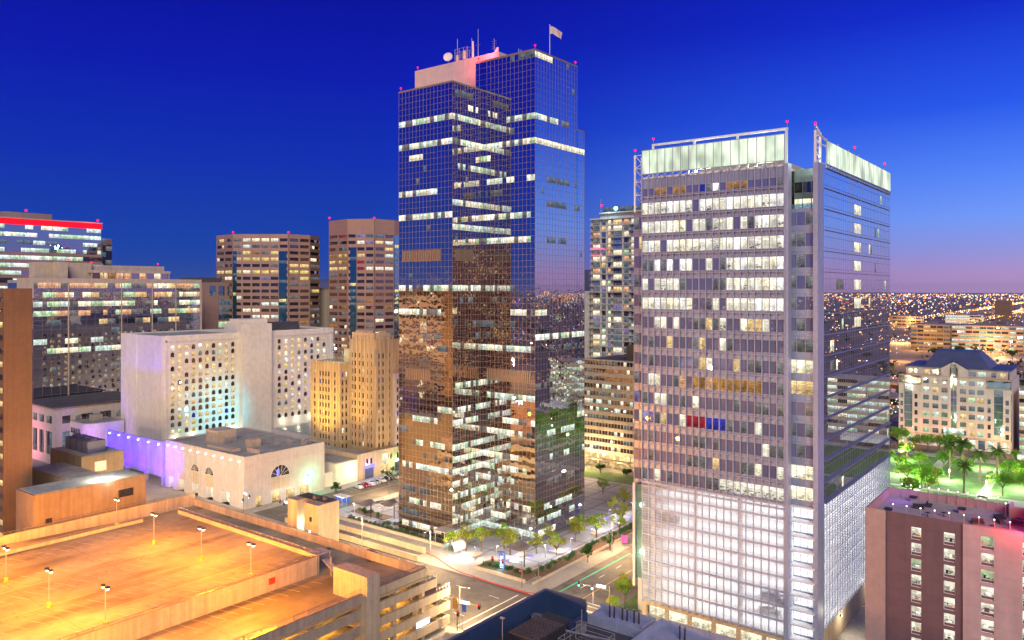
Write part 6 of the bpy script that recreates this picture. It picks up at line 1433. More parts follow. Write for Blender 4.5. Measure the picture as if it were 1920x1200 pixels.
PT = [(-152.3, 169.2, 'low mesquite tree at the tower foot by the entrance canopy'), (-148.9, 171.6, 'mesquite tree second from the entrance canopy along the tower front'), (-141.1, 179.5, 'mesquite tree close against the tower glass corner'), (-131.2, 181.8, 'bright yellow green mesquite tree just right of the shade sail canopy'),
      (-126.1, 184.5, 'mesquite tree by the hedge right of the shade sail'), (-128, 197.1, 'mesquite tree mid plaza beside the right tower face'), (-125.3, 204.9, 'mesquite tree further along the plaza near the long hedge'), (-133.8, 229.7, 'mesquite tree beyond the tower at the far plaza edge'),
      (-121.7, 212.8, 'mesquite tree near the far end of the long hedge'), (-134.5, 238.1, 'mesquite tree on the lawn strip behind the tower'), (-128.6, 243.6, 'mesquite tree furthest back on the lawn strip'), (-122, 250, 'mesquite tree in front of the beige office street'), (-150, 250, 'mesquite tree behind the tower foot by the beige office'), (-136.5, 176.4, 'mesquite tree between the shade sail and the tower corner'), (-145.2, 173.8, 'mesquite tree by the glass vent pavilion'), (-132.5, 190.5, 'mesquite tree beside the right tower face, near its front corner'), (-131.5, 205, 'mesquite tree half way along the right tower face'), (-125.5, 221, 'mesquite tree past the long hedge middle'), (-123, 231, 'mesquite tree behind the podium corner bay'), (-129, 258, 'mesquite tree near the back edge of the plaza paving'), (-140, 262, 'mesquite tree before the lawn strip')]
for i, (x, y, lab) in enumerate(PT): (plaza_a if i % 2 == 0 else plaza_b)((x, y, .15), i * 1.3, lab, 1.1 + .14 * ((i * 7) % 4))
street = Placer(make_tree('street_tree', 'x', 'street trees', 5.0, 2.0, ('leaf_dark', 'leaf_park'), 5, 15, 80, .17, .2))
for x, y, lab, s in ((-115.6, 184.6, 'small round dark green tree on the pavement by the green light trail line', .9), (-115.8, 197, 'thin street tree further along the same pavement', .8), (-224.5, 186.5, 'small tree at the white hall corner', 1.15), (-226.0, 214, 'small tree among the parked cars', .9), (-234.6, 224.4, 'potted tree at the shop entrance', .6), (-234.8, 219, 'potted tree left of the shop entrance', .55), (-116.5, 212, 'street tree beside the pink banner', .9)): street((x, y, .14), x, lab, s)
big = Placer(make_tree('broad_tree', 'x', 'broad trees by the podium', 7.5, 3.6, ('leaf_mesquite', 'leaf_park'), 8, 22, 90, .2, .3, .2))
big((-93.2, 165.5, .15), .3, 'broad bright green tree on the verge beside the lit podium', .95); big((-92.4, 158.8, .15), 1.9, 'smaller leafy tree at the corner by the annex roof', .6); big((-93.5, 176, .15), 2.5, 'leafy tree behind the broad one along the podium side', .7)
park = Placer(make_tree('park_tree', 'leafy park tree glowing green under the park lights', 'leafy trees of the park', 6.5, 4.2, ('leaf_park', 'leaf_mesquite'), 11, 26, 105, .19, .35, .2))
park2 = Placer(make_tree('park_tree', 'leafy park tree glowing green under the park lights', 'leafy trees of the park', 5.2, 3.4, ('leaf_park', 'leaf_mesquite'), 12, 22, 100, .18, .35, .18))
for i, (x, y) in enumerate([(-71.2, 361.5), (-64.6, 337.9), (-65, 366.3), (-57.3, 333.2), (-55.5, 344.9), (-57, 372.5), (-73.8, 385.7), (-82.6, 412), (-75.7, 412.9), (-69.5, 410.9), (-64.9, 411.9), (-59.9, 412.2), (-53, 412), (-33.6, 367.2), (-29.7, 375), (-26.5, 359.6), (-33.9, 402.9), (-55, 325.1), (-58.7, 314.4), (-32.6, 337.6), (-78, 372), (-80, 350), (-49, 366), (-24, 341), (-20, 368)]):
    (park if i % 2 else park2)((x, y, .12), i * .9, None, 1.05 + .13 * (i % 4))
far_t = Placer(make_tree('avenue_tree', 'dark leafy tree along the far streets', 'dark trees along the far streets', 8, 5, ('leaf_dark', 'leaf_far'), 13, 16, 60, .5, .15, .25))
r = random.Random(77)
for k in range(70):
    far_t((r.uniform(-330, 120), r.uniform(520, 1500), 0), r.random() * 6, None, r.uniform(.8, 1.5))
for x, y in ((-240, 95), (-232, 93), (-236, 97), (-140, 276), (-155, 277), (-125, 277), (-168, 278)): far_t((x, y, 11.1 if y < 100 else .1), x, 'green courtyard tree inside the brick block' if y < 100 else 'dark tree on the street edge before the beige office', .45)
# palms
def make_palm():
    t = thing('palm_tree', 'x', 'palm', (0, 0, 0), 'tall palms in the park'); r = random.Random(4); tk = MB(); tk.tube((0, 0, 0), (.15, .1, 9), .34, .26, 8); tk.build('trunk', MT['bark'], t); cr = MB()
    for k in range(46):
        a = r.uniform(0, 6.28); el = r.uniform(-.6, 1.1); L = r.uniform(2.6, 3.6); p = Vector((.15, .1, 9)); w_ = .32; d0 = Vector((math.cos(a), math.sin(a), 0)); side = Vector((-d0.y, d0.x, 0)); prev = None
        for s in range(6):
            f = s / 5; q = p + d0 * L * f * math.cos(el * (1 - f * .5)) + Vector((0, 0, L * f * math.sin(el) - 1.6 * f * f)); ww = w_ * math.sin(math.pi * min(.95, f * .85 + .12)) 
            if prev: cr.face([prev[0] - side * prev[1] - Vector((0, 0, prev[1] * .5)), prev[0], q, q - side * ww - Vector((0, 0, ww * .5))]); cr.face([prev[0], prev[0] + side * prev[1] - Vector((0, 0, prev[1] * .5)), q + side * ww - Vector((0, 0, ww * .5)), q])
            prev = (q, ww)
    cr.build('crown', MT['leaf_palm'], t); return t
palm = Placer(make_palm())
for x, y, lab, s in ((-53, 362, 'tall palm left of the pair before the glass strip of the stone office', 1.15), (-44.4, 333, 'palm nearest the plum hotel roof', .95), (-48.5, 362, 'thick crowned palm, right of the pair before the stone office', 1.25), (-41.4, 352, 'thin tall palm on the sandy park path', 1.1), (-36.9, 362, 'broad palm with low crown near the right edge', 1.1), (-60, 316, 'low palm clump at the podium end of the park', .55)): palm((x, y, .1), x, lab, s * 1.22)
pf = Placer(make_palm()); pf.o['label'] = 'small palm lining the far avenue'; pf.o['group'] = 'palms along the far streets'
for k in range(26): pf((r.uniform(-140, 40), r.uniform(500, 1000), 0), k, None, r.uniform(.9, 1.3))
# shrubs: beds by the tower and the long hedge row
def make_shrub(seed, mats):
    r = random.Random(seed); t = thing('shrub', 'x', 'shrub', (0, 0, 0)); st = MB(); st.tube((0, 0, -.1), (0, 0, .4), .06, n=5); st.build('stem', MT['bark'], t); cr = MB(); leaves(cr, (0, 0, .55), .75, .6, 150, .12, r, 0, .2); cr.build('foliage', MT[mats], t); return t
sh = [Placer(make_shrub(1, 'leaf_shrub')), Placer(make_shrub(2, 'leaf_dark'))]
r = random.Random(12)
def row(p0, p1, n, lab, grp, wob=.6, z=.5):
    for k in range(n):
        f = (k + .5) / n; o = sh[k % 2]((p0[0] + (p1[0] - p0[0]) * f + r.uniform(-wob, wob), p0[1] + (p1[1] - p0[1]) * f + r.uniform(-wob, wob), z), r.random() * 6, lab, r.uniform(.8, 1.35)); o['group'] = grp
row((-121.2, 169), (-121.2, 223), 34, 'rounded green shrub in the long hedge bed beside the street', 'shrubs of the long hedge bed', .9)
row((-137, 164.5), (-121.5, 167), 16, 'grey green shrub in the corner planter under the shade sail', 'shrubs of the corner planter', 1.4)
row((-200, 171.5), (-158, 171.5), 22, 'clipped shrub in the hedge along the ramp wall', 'hedge shrubs along the ramp wall', .4)
row((-205, 180), (-191, 178.5), 10, 'clipped shrub edging the small plaza lawn', 'shrubs of the small plaza lawn', 1.2)
row((-186, 172.8), (-181, 176), 5, 'clipped shrub in the short hedge before the tower side', 'short hedge by the tower side', .3)

# ================================================================== cars
def make_car(name, label, col, kind='saloon'):
    t = thing(name, label, 'car', (0, 0, 0), None); L, Wd = (4.6, 1.8) if kind == 'saloon' else (5.2, 1.95)
    prof = [(-2.3, .55), (-2.25, .95), (-1.5, 1.02), (-1.0, 1.45), (.55, 1.47), (1.25, 1.0), (2.15, .88), (2.3, .5)] if kind == 'saloon' else [(-2.55, .6), (-2.55, 1.15), (-.75, 1.15), (-.7, 1.8), (.7, 1.82), (1.25, 1.25), (2.45, 1.15), (2.6, .55)]
    b = MB(); n = len(prof); hw = Wd / 2
    wd = lambda z: hw * (1 if z < 1.05 else .84)
    for i in range(n - 1):
        p, q = prof[i], prof[i + 1]
        b.face([(p[0], -wd(p[1]), p[1]), (q[0], -wd(q[1]), q[1]), (q[0], wd(q[1]), q[1]), (p[0], wd(p[1]), p[1])])
    for s in (-1, 1):
        for i in range(n - 1):
            p, q = prof[i], prof[i + 1]; f = [(p[0], s * wd(p[1]), p[1]), (q[0], s * wd(q[1]), q[1]), (q[0], s * hw, .3), (p[0], s * hw, .3)]; b.face(f if s > 0 else f[::-1])
    b.face([(prof[0][0], -hw, .3), (prof[0][0], -hw, .55), (prof[0][0], hw, .55), (prof[0][0], hw, .3)]); b.face([(prof[-1][0], hw, .3), (prof[-1][0], hw, .5), (prof[-1][0], -hw, .5), (prof[-1][0], -hw, .3)]); b.build('body', MT[col], t)
    g = MB(); i0, i1 = (2, 5) if kind == 'saloon' else (2, 5)
    for s in (-1, 1):
        a = [prof[k] for k in range(i0, i1 + 1)]; pts = [(x * .93 + .0, s * (wd(z) + .015), z - .1 if k in (1, 2) else max(z, 1.04)) for k, (x, z) in enumerate(a)]; g.face(pts if s > 0 else pts[::-1])
    p, q = prof[4], prof[5]; g.face([(p[0] + .12, -hw * .74, p[1] - .05), (q[0] - .1, -hw * .82, q[1] + .1), (q[0] - .1, hw * .82, q[1] + .1), (p[0] + .12, hw * .74, p[1] - .05)])
    for f in (g,): f.build('window', MT['dark_glass'], t)
    for x in (-1.4, 1.4):
        for s in (-1, 1):
            w_ = MB(); w_.tube((x, s * (hw - .2), .33), (x, s * (hw + .03), .33), .33, n=12); o = w_.build('wheel', MT['rubber'], t); w_ = MB(); w_.tube((x, s * (hw + .03), .33), (x, s * (hw + .05), .33), .19, n=10); w_.build('rim', MT['galvanised'], o)
    for s in (-1, 1):
        w_ = MB(); w_.box(prof[-1][0] - .12, prof[-1][0] + .02, s * .6 - .2, s * .6 + .2, .62, .78); w_.build('headlight', MT['truss_white'], t)
        w_ = MB(); w_.box(prof[0][0] - .02, prof[0][0] + .06, s * .65 - .18, s * .65 + .18, .7, .88); w_.build('tail_light', MT['paint_red'], t)
    return t
CARS = [('car_white', 'pickup', (-228.9, 201.0), 'white pickup, first parked vehicle of the row by the hall'), ('car_red', 'saloon', (-228.7, 204.2), 'dark red car parked second in the row'), ('car_white', 'pickup', (-228.9, 207.2), 'white pickup parked third, between the red and silver cars'), ('car_silver', 'saloon', (-229, 210.1), 'silver car parked in the middle of the row'),
        ('car_white', 'saloon', (-229.3, 213.3), 'low white car parked beyond the silver one'), ('car_black', 'saloon', (-229.5, 217.1), 'black car parked before the shop entrance'), ('car_tan', 'saloon', (-229.5, 220.5), 'tan car parked beyond the shop entrance'), ('car_blue', 'saloon', (-229.6, 224.4), 'blue car at the far end of the parked row')]
for c, k, (x, y), lab in CARS: o = make_car('parked_pickup' if k == 'pickup' else 'parked_car', lab, c, k); o['group'] = 'vehicles parked along the shop street'; o.location = (x, y, -.02); o.rotation_euler = (0, 0, rad(-14))
for c, k, (x, y, z), rz, lab in (('car_black', 'saloon', (-168.5, 152.6, -.02), 0, 'black car alone on the road beside the ramp wall'), ('car_tan', 'saloon', (-121.5, 112, 11.9), 90, 'car under the garage deck beside the pier tower'), ('car_white', 'saloon', (-121.5, 119.5, 5.6), 90, 'white car on a lower garage floor, at the open side'), ('car_black', 'pickup', (-121.3, 111, 2.5), 90, 'dark pickup on the lowest garage floor'),
                                 ('car_blue', 'saloon', (-58, 166.5, 9.9 + .02), 0, 'blue car inside the lit podium'), ('car_white', 'saloon', (-58.5, 166.5, 6.87), 10, 'white car one floor below the blue car in the podium'), ('car_silver', 'pickup', (-54.5, 167, 9.92), 80, 'silver pickup inside the podium near the corner'), ('car_black', 'saloon', (-82, 166.6, 22.12), 0, 'dark car high in the podium at its left side'),
                                 ('car_silver', 'saloon', (-101, 158.0, -.02), 90, 'silver car waiting at the lights behind the navy wall')):
    o = make_car('parked_car' if z > 1 else 'car', lab, c, k); o.location = (x, y, z); o.rotation_euler = (0, 0, rad(rz))

# ================================================================== street furniture
def make_lamp(h, arm, glow='white_glow', power=900, col=(1, .86, .62)):
    t = thing('street_lamp', 'x', 'street lamp', (0, 0, 0)); b = MB(); b.tube((0, 0, 0), (0, 0, .6), .16, .12); b.tube((0, 0, .6), (0, 0, h), .09, .06); b.build('pole', MT['galvanised'], t)
    b = MB(); b.tube((0, 0, h - .1), (arm, 0, h + .15), .045, n=5); b.build('arm', MT['galvanised'], t)
    b = MB(); b.box(arm - .1, arm + .6, -.16, .16, h + .08, h + .22); o = b.build('lamp_head', MT['dark_metal'], t); b = MB(); b.box(arm, arm + .5, -.12, .12, h + .02, h + .075); b.build('lens', MT[glow], o)
    if power: lamp('POINT', 'lamp_light', t, (arm + .25, 0, h - .3), col, power, shadow_soft_size=.25)
    return t
sl = Placer(make_lamp(9, 2.0, power=14000, col=(1, .68, .34)))
for x, y, a, lab in ((-116.5, 132.0, 20, 'tall street lamp at the garage corner by the blue banner'), (-114.6, 196, 0, 'tall street lamp on the pavement near the pink banner'), (-92.6, 150, 180, 'street lamp on the corner before the lit podium'), (-160, 130.6, 90, 'street lamp along the garage side of the road'), (-190, 130.6, 90, 'street lamp by the garage stair tower'), (-176, 156.0, -90, 'added street lamp on the near ramp wall, left of the black car'), (-150, 157.8, -90, 'added street lamp where the driveway meets the red kerb'), (-134, 131.2, 90, 'street lamp along the road close to the garage corner'),  # the two tower-side lamps are added to brighten the road
                     (-234, 131, 90, 'street lamp across from the white hall corner'), (-258, 129, 90, 'street lamp across from the fan windows of the white hall'), (-286, 129, 90, 'street lamp across from the violet lit panel wall'), (-211, 200, 180, 'street lamp across from the parked cars'), (-211, 232, 180, 'street lamp further up the shop street'), (-92.8, 200, 180, 'street lamp beside the podium wall'), (-114.6, 240, 0, 'street lamp furthest along the plaza street'), (-175, 282, -90, 'street lamp facing the beige office'), (-125, 282, -90, 'street lamp at the far street corner')): sl((x, y, .14), rad(a), lab)
pl = Placer(make_lamp(3.6, .1, power=620, col=(.92, .95, 1)))
for x, y, lab in ((-150, 164.6, 'short plaza lamp by the driveway, leftmost of the plaza front'), (-146, 166.2, 'short plaza lamp second from the driveway'), (-141.5, 167.2, 'short plaza lamp in front of the vent wall'), (-137.5, 171.5, 'short plaza lamp behind the corner planter'), (-131.5, 175.5, 'short plaza lamp beside the shade sail canopy'), (-127.5, 181, 'short plaza lamp between two mesquite trees'), (-124.8, 190, 'short plaza lamp along the long hedge'), (-124.8, 201, 'short plaza lamp mid way along the long hedge'), (-124.6, 214, 'short plaza lamp towards the end of the long hedge'), (-131, 222, 'short plaza lamp beyond the tower corner'), (-129, 234, 'short plaza lamp at the far plaza edge'),
                  (-192, 178, 'short plaza lamp on the small lawn left of the tower'), (-186, 182, 'short plaza lamp close to the tower left side'), (-203, 176.5, 'short plaza lamp nearest the stair tower'), (-199, 186, 'short plaza lamp near the lit shelter'), (-140, 186.4, 'short plaza lamp at the inner tower corner')): pl((x, y, .19), x, lab)
pk = Placer(make_lamp(4.2, .1, power=12000, col=(.8, 1, .62)))
for x, y, lab in ((-70, 350, 'park lamp among the trees by the podium end'), (-60, 322, 'park lamp nearest the plum hotel roof'), (-52, 352, 'park lamp beside the tall palms'), (-38, 340, 'park lamp on the sandy park path'), (-28, 352, 'park lamp near the right edge of the park'), (-75, 380, 'park lamp before the stone office left side'), (-45, 384, 'park lamp before the stone office entrance'), (-85, 330, 'park lamp closest to the podium wall')): pk((x, y, .12), x, lab)
for x, y in ((-62, 417), (-42, 417), (-80, 417)): lamp('POINT', 'street_glow_fill', None, (x, y, 7), (1, .55, .22), 3500, shadow_soft_size=.5)
def signal(x, y, arm, rz, lights, lab, sign=True):
    """mast arm signal: arm reaches along local +x"""
    t = thing('traffic_signal', lab, 'traffic light', (x, y, .1)); ca, sa = math.cos(rad(rz)), math.sin(rad(rz)); fl_ = 1 if ca < -.1 else -1; P = lambda u, v, z: (x + ca * u - sa * v, y + sa * u + ca * v, z)
    b = MB(); b.tube(P(0, 0, .1), P(0, 0, 7), .15, .11); b.build('pole', MT['mullion_tan'], t); b = MB(); b.tube(P(0, 0, 6), P(arm, 0, 6.6), .1, .06, 6); b.build('arm', MT['mullion_tan'], t)
    for u, colr in lights:
        zc = 6.0 + .6 * u / max(arm, .1) - .05 if u > .5 else 4.2
        b = MB(); b.obox(P(u, .35 * fl_, 0)[:2], (ca, sa), .24, .16, zc - .62, zc + .62); o = b.build('signal_head', MT['dark_metal'], t)
        for k, (nm, m) in enumerate((('red', 'red_glow'), ('amber', 'rubber'), ('green', 'cyan_glow'))):
            zz = zc + .36 - .36 * k; b = MB(); c = P(u, .52 * fl_, 0); b.tube((c[0], c[1], zz), (c[0] - fl_ * sa * .06, c[1] + fl_ * ca * .06, zz), .19, n=10); b.build('lens', MT[m if nm == colr else 'rubber'], o)
    if sign: b = MB(); b.obox(P(2.0, .25 * fl_, 0)[:2], (ca, sa), 1.15, .06, 6.5, 7.1); b.build('lit_street_sign', MT['cool_glow'], t)
signal(-119.2, 158.9, 8.5, 195, [(8, 'red'), (5.2, 'red'), (.3, 'red')], 'traffic signal mast with red lights at the plaza corner')
signal(-115.6, 130.2, 6, 15, [(5.5, 'red'), (.3, 'red')], 'traffic signal mast with a lit sign at the garage corner')
signal(-92.8, 157.6, 8, 190, [(7.5, 'green'), (4.2, 'green')], 'traffic signal mast with green lights beside the podium verge')
signal(-115.2, 160.5, .3, 270, [(.3, 'green')], 'short signal post with a cyan light at the plaza corner', False)
signal(-234.8, 155.2, 6, 350, [(5.5, 'green'), (.3, 'green')], 'traffic signal mast with cyan lights at the white hall corner')
signal(-211, 156.5, 6, 175, [(5.5, 'red'), (3, 'red')], 'traffic signal mast with stacked lights behind the stair tower')
def banner(x, y, m, lab, z=4.4, h=2.6, w_=1.1):
    t = thing('banner', lab, 'banner', (x, y, .1)); b = MB(); b.tube((x, y, .1), (x, y, z + h + .3), .07); b.build('pole', MT['galvanised'], t); b = MB(); b.obox((x + w_ * .55, y), (1, .3), w_ * .5, .03, z, z + h); b.build('cloth', MT[m], t)
banner(-114.9, 131.0, 'blue_banner', 'blue street banner on a pole at the garage corner'); banner(-117.5, 130.9, 'amber_banner', 'orange street banner beside the blue one') ; banner(-115.4, 203, 'pink_glow', 'bright pink banner on the plaza street pavement', 1.2, 2.2, 1.6)
# shade sails
def sail(x, y, lab, h=5.2, w_=3.4):
    t = thing('shade_sail', lab, 'canopy', (x, y, .2)); b = MB(); b.tube((x, y, .2), (x, y, h - .4), .16); b.build('post', MT['dark_metal'], t); b = MB(); n = 8
    def z(u, v): return h + .9 * (u * u) - .5 * (v * v) + .25 * u
    for i in range(n):
        for j in range(n):
            q = []
            for a, c in ((i, j), (i + 1, j), (i + 1, j + 1), (i, j + 1)):
                u, v = a / n * 2 - 1, c / n * 2 - 1; k = 1 - .18 * (1 - abs(u * v)); q.append((x + u * w_ * k, y + v * w_ * k, z(u, v)))
            b.face(q)
    b.build('sail_cloth', MT['sail'], t)
    b = MB()
    for u, v in ((-1, -1), (1, -1), (1, 1), (-1, 1)): b.tube((x, y, h - .5), (x + u * w_ * .95, y + v * w_ * .95, z(u, v)), .07, n=5)
    b.build('spar', MT['dark_metal'], t)
sail(-194.8, 176.5, 'brown shade sail on a post over the small lawn, nearer the road'); sail(-188.5, 181.0, 'brown shade sail close beside the tower left face'); sail(-127.6, 171.2, 'large brown shade sail canopy at the plaza corner', 5.8, 3.6)
# lit shelter, pylons, benches, planters
t = thing('tram_shelter', 'blue white glowing tram stop shelter at the corner by the hall', 'shelter', (-215, 181.5, .1)); b = MB(); b.box(-218, -212.4, 180, 183.2, 3.2, 3.45); b.build('roof', MT['truss_white'], t); b = MB(); b.box(-217.6, -212.8, 182.8, 182.9, .6, 2.9); b.box(-217.7, -217.6, 180.6, 182.7, .6, 2.9); b.build('glass_panel', MT['dimglow'], t); b = MB()
for x in (-217.6, -215.2, -212.8): b.tube((x, 181.5, .1), (x, 181.5, 3.2), .08)
b.build('post', MT['galvanised'], t); b = MB(); b.box(-217, -213.4, 181.2, 181.5, 3.1, 3.19); b.build('light_strip', MT['cool_glow'], t); b = MB(); b.box(-216.6, -214, 182.2, 182.6, .5, .62); b.build('seat', MT['steel'], t)
lamp('POINT', 'shelter_light', t, (-215.2, 181, 2.8), (.35, .55, 1), 500, shadow_soft_size=.3); lamp('POINT', 'shelter_light', t, (-214, 178, 3.2), (.5, 1, .8), 500, shadow_soft_size=.3)
def pylon(x, y, lab, h=4.4, cols=3):
    t = thing('sign_pylon', lab, 'sign', (x, y, .2)); b = MB(); b.obox((x, y), (1, .4), .75, .18, .2, h); b.build('frame', MT['slate_blue'], t); r = random.Random(int(-x))
    n = Vector((.37, -.93)); b = MB()
    for k in range(7): b.obox((x + n.x * .2, y + n.y * .2), (1, .4), .5 * r.uniform(.6, 1), .03, .9 + k * .48, 1.12 + k * .48)
    b.build('lit_bars', MT['cool_glow'], t); b = MB(); b.obox((x + .5 * .93 + n.x * .2, y + .5 * .37 + n.y * .2), (1, .4), .12, .03, .6, h - .2); b.build('blue_edge', MT['blue_glow'], t)
pylon(-131.0, 165.6, 'blue white glowing sign pylon in the corner planter', 5.2); pylon(-181.5, 187.5, 'blue white glowing sign pylon at the tower left edge', 6)
lamp('POINT', 'pylon_light', None, (-130.6, 164.0, 2.5), (.35, .85, 1), 500, shadow_soft_size=.3); lamp('POINT', 'pylon_light', None, (-183.5, 185.5, 4), (.3, .4, 1), 700, shadow_soft_size=.3)
bench = thing('round_bench', 'x', 'bench', (0, 0, 0)); b = MB(); b.tube((0, 0, .1), (0, 0, .5), 1.5, 1.6, 16); b.build('seat', MT['stone_trim'], bench); b = MB(); b.tube((0, 0, 0), (0, 0, .1), 1.2, 1.2, 16); b.build('base', MT['steel'], bench); bp = Placer(bench)
for x, y, lab in ((-144, 170, 'round stone bench by the tower vent on the plaza'), (-133.5, 178.2, 'round stone bench under the bright mesquite tree'), (-126.4, 186.5, 'round stone bench along the long hedge'), (-127, 207, 'round stone bench further along the plaza'), (-136.5, 171.2, 'round stone bench behind the corner planter')): bp((x, y, .19), 0, lab)
for x, y, w_ in ((-147, 168, 1), (-133.8, 176, 1), (-126.6, 187.5, 1), (-128.5, 211, 1), (-131, 228, 1)):
    lamp('POINT', 'plaza_glow', None, (x, y, 2.2), (.9, .93, 1), 900, shadow_soft_size=.3)
t = thing('glass_pavilion', 'white curved entrance pavilion at the inner corner of the tower foot', 'pavilion', (-153, 171, .2)); b = MB()
for k in range(6):
    a0, a1 = math.pi * k / 6, math.pi * (k + 1) / 6; b.face([(-153 - 2.4 * math.cos(a0), 168.4, .2 + 2.6 * math.sin(a0)), (-153 - 2.4 * math.cos(a1), 168.4, .2 + 2.6 * math.sin(a1)), (-153 - 2.4 * math.cos(a1), 173.6, .2 + 2.6 * math.sin(a1)), (-153 - 2.4 * math.cos(a0), 173.6, .2 + 2.6 * math.sin(a0))])
b.build('vault', MT['truss_white'], t); b = MB(); b.face([(-155.3, 168.42, .2), (-150.7, 168.42, .2), (-151.5, 168.42, 2.0), (-153, 168.42, 2.7), (-154.5, 168.42, 2.0)]); b.build('end_glass', MT['clear_glass'], t)
fn = thing('plaza_fence', 'thin railing along the driveway edge of the plaza', 'fence', (-146, 163, .2)); b = MB()
for k in range(22): b.tube((-152 + k * .66, 163.2, .15), (-152 + k * .66, 163.2, 1.4), .03, n=4)
b.tube((-152, 163.2, 1.4), (-138, 163.2, 1.4), .04, n=5); b.build('bars', MT['galvanised'], fn)

# ================================================================== mid distance and far city
def block(name, lab, cat, x, y, wx, wy, h, wallm, rows, cols, lit, group=None, roofm='far_roof', seed=1):
    t = thing(name, lab, cat, (x, y, 0), group); b = MB(); b.box(x, x + wx, y, y + wy, 0, h); b.build('wall', MT[wallm], t); b = MB(); b.box(x - .4, x + wx + .4, y - .4, y + wy + .4, h, h + .7); b.box(x + wx * .3, x + wx * .6, y + wy * .3, y + wy * .6, h + .7, h + 3); b.build('roof', MT[roofm], t); r = random.Random(seed)
    if rows:
        ws = WinSet()
        for F in (Face((x, y), (wx, 0)), Face((x + wx, y), (0, wy))):
            n = max(2, int(F.W / cols))
            for k in range(rows):
                for c in range(n):
                    z0 = h * k / rows + h / rows * .3
                    ws.add(F, F.W * c / n + .5, F.W * (c + 1) / n - .4, z0, z0 + h / rows * .5, .12, r.choice(lit))
        ws.flush(t, limit=40)
    return t
LW = ['lit_warm', 'lit_amber', 'brown_glass', 'brown_glass', 'lit_dim']; LC = ['lit_cool', 'lit_green', 'lit_cool', 'lit_dimcool', 'brown_glass']
block('office_block', 'long green glass lit office block beyond the blue hipped roof, right half', 'office', -160, 1100, 75, 45, 31, 'far_wall', 6, 7, LC, seed=2)
block('office_block', 'orange lit brick half of the long office block beyond the hipped roof', 'office', -205, 1096, 44, 45, 31, 'brick_tan', 6, 7, LW, seed=3)
block('apartment_tower', 'lone brown tower on the horizon near the right edge', 'tower', -245, 2360, 36, 30, 46, 'brick_brown', 0, 9, LW)
block('office_block', 'far white lit block on the horizon beside the right tower', 'office', -560, 2250, 55, 40, 24, 'condo_white', 3, 12, LC, seed=4)
block('office_block', 'far low orange lit block left of the lone brown tower', 'office', -370, 1750, 60, 40, 20, 'mullion_tan', 3, 8, LW, seed=6)
block('office_block', 'far low white striped block left of the lone brown tower', 'office', -300, 1980, 70, 40, 18, 'condo_white', 3, 20, LC, seed=7)
block('low_building', 'flat roofed low building just behind the hipped roof', 'building', -115, 640, 70, 40, 9, 'tan_precast', 1, 9, LW, seed=8)
block('low_building', 'orange lit low building left behind the hipped roof', 'building', -150, 620, 30, 30, 8, 'mullion_tan', 1, 8, LW, seed=9)
block('low_building', 'grey roofed shed left of the rose stone office', 'building', -150, 540, 55, 35, 8, 'far_wall', 1, 9, ['brown_glass', 'lit_amber'], seed=10)
block('low_building', 'low white walled building right of the hipped roof', 'building', -58, 660, 45, 30, 9, 'tan_precast', 1, 9, LW, seed=11)
block('low_building', 'long flat shed at the right edge below the avenue lights', 'building', -40, 560, 60, 30, 8, 'far_wall', 1, 9, LC, seed=12)
block('low_building', 'flat shed behind the striped office', 'building', -30, 500, 60, 25, 9, 'far_wall', 0, 9, LC)
block('tan_block', 'plain tan block in the gap between the two banded towers', 'building', -425, 330, 40, 25, 76, 'tan_precast', 0, 8, LW)
r = random.Random(99)
far = MB(); 
for k in range(3800):
    d_ = 550 + 5200 * r.random() ** 1.3; az = rad(r.uniform(-75, 115) if k < 2600 else r.uniform(115, 285))
    if k >= 2600: d_ -= 250; x, y = -math.sin(az) * d_, math.cos(az) * d_
    if -330 < x < 60 and y < 700 and y > 0: continue
    if -118 < x < -90: continue
    h = r.choice((4, 5, 6, 8, 10, 14)) * (1 + .6 * (r.random() < .06)); a, b_ = r.uniform(10, 34), r.uniform(10, 34); far.box(x - a / 2, x + a / 2, y - b_ / 2, y + b_ / 2, 0, h, r.choice((0, 0, 1, 2)), 'b')
o = far.build('far_rooftops', [MT['far_wall'], MT['far_roof'], MT['tan_precast']]); tag(o, 'sea of low rooftops spreading to the horizon', 'rooftops', kind='stuff')
ft = MB()
for k in range(3200):
    d_ = 600 + 5200 * r.random() ** 1.2; az = rad(r.uniform(-75, 115)); x, y = -math.sin(az) * d_, math.cos(az) * d_
    if -330 < x < 60 and y < 620 and y > 0 or -120 < x < -88: continue
    leaves(ft, (x, y, r.uniform(3, 6)), r.uniform(5, 11), r.uniform(3, 5), 9, r.uniform(2.2, 3.6), r)
o = ft.build('far_trees', MT['leaf_far']); tag(o, 'dark tree cover between the far rooftops', 'trees', kind='stuff')
lm = [MB() for _ in range(7)]; LCOL = [((1, .36, .06), 2.2), ((1, .52, .16), 2.6), ((1, .85, .62), 3), ((.55, .7, 1), 2.6), ((1, .06, .05), 2.2), ((.15, 1, .45), 2), ((.25, .2, 1), 3)]
WT = [0] * 13 + [1] * 8 + [2] * 4 + [3] * 3 + [4] + [5] + [6]
def dot_(x, y, z, s, k):
    p = [(x + s, y, z), (x, y + s, z), (x - s, y, z), (x, y - s, z)]; u, d_ = (x, y, z + s), (x, y, z - s)
    for i in range(4): lm[k].face([p[i], p[(i + 1) % 4], u]); lm[k].face([p[(i + 1) % 4], p[i], d_])
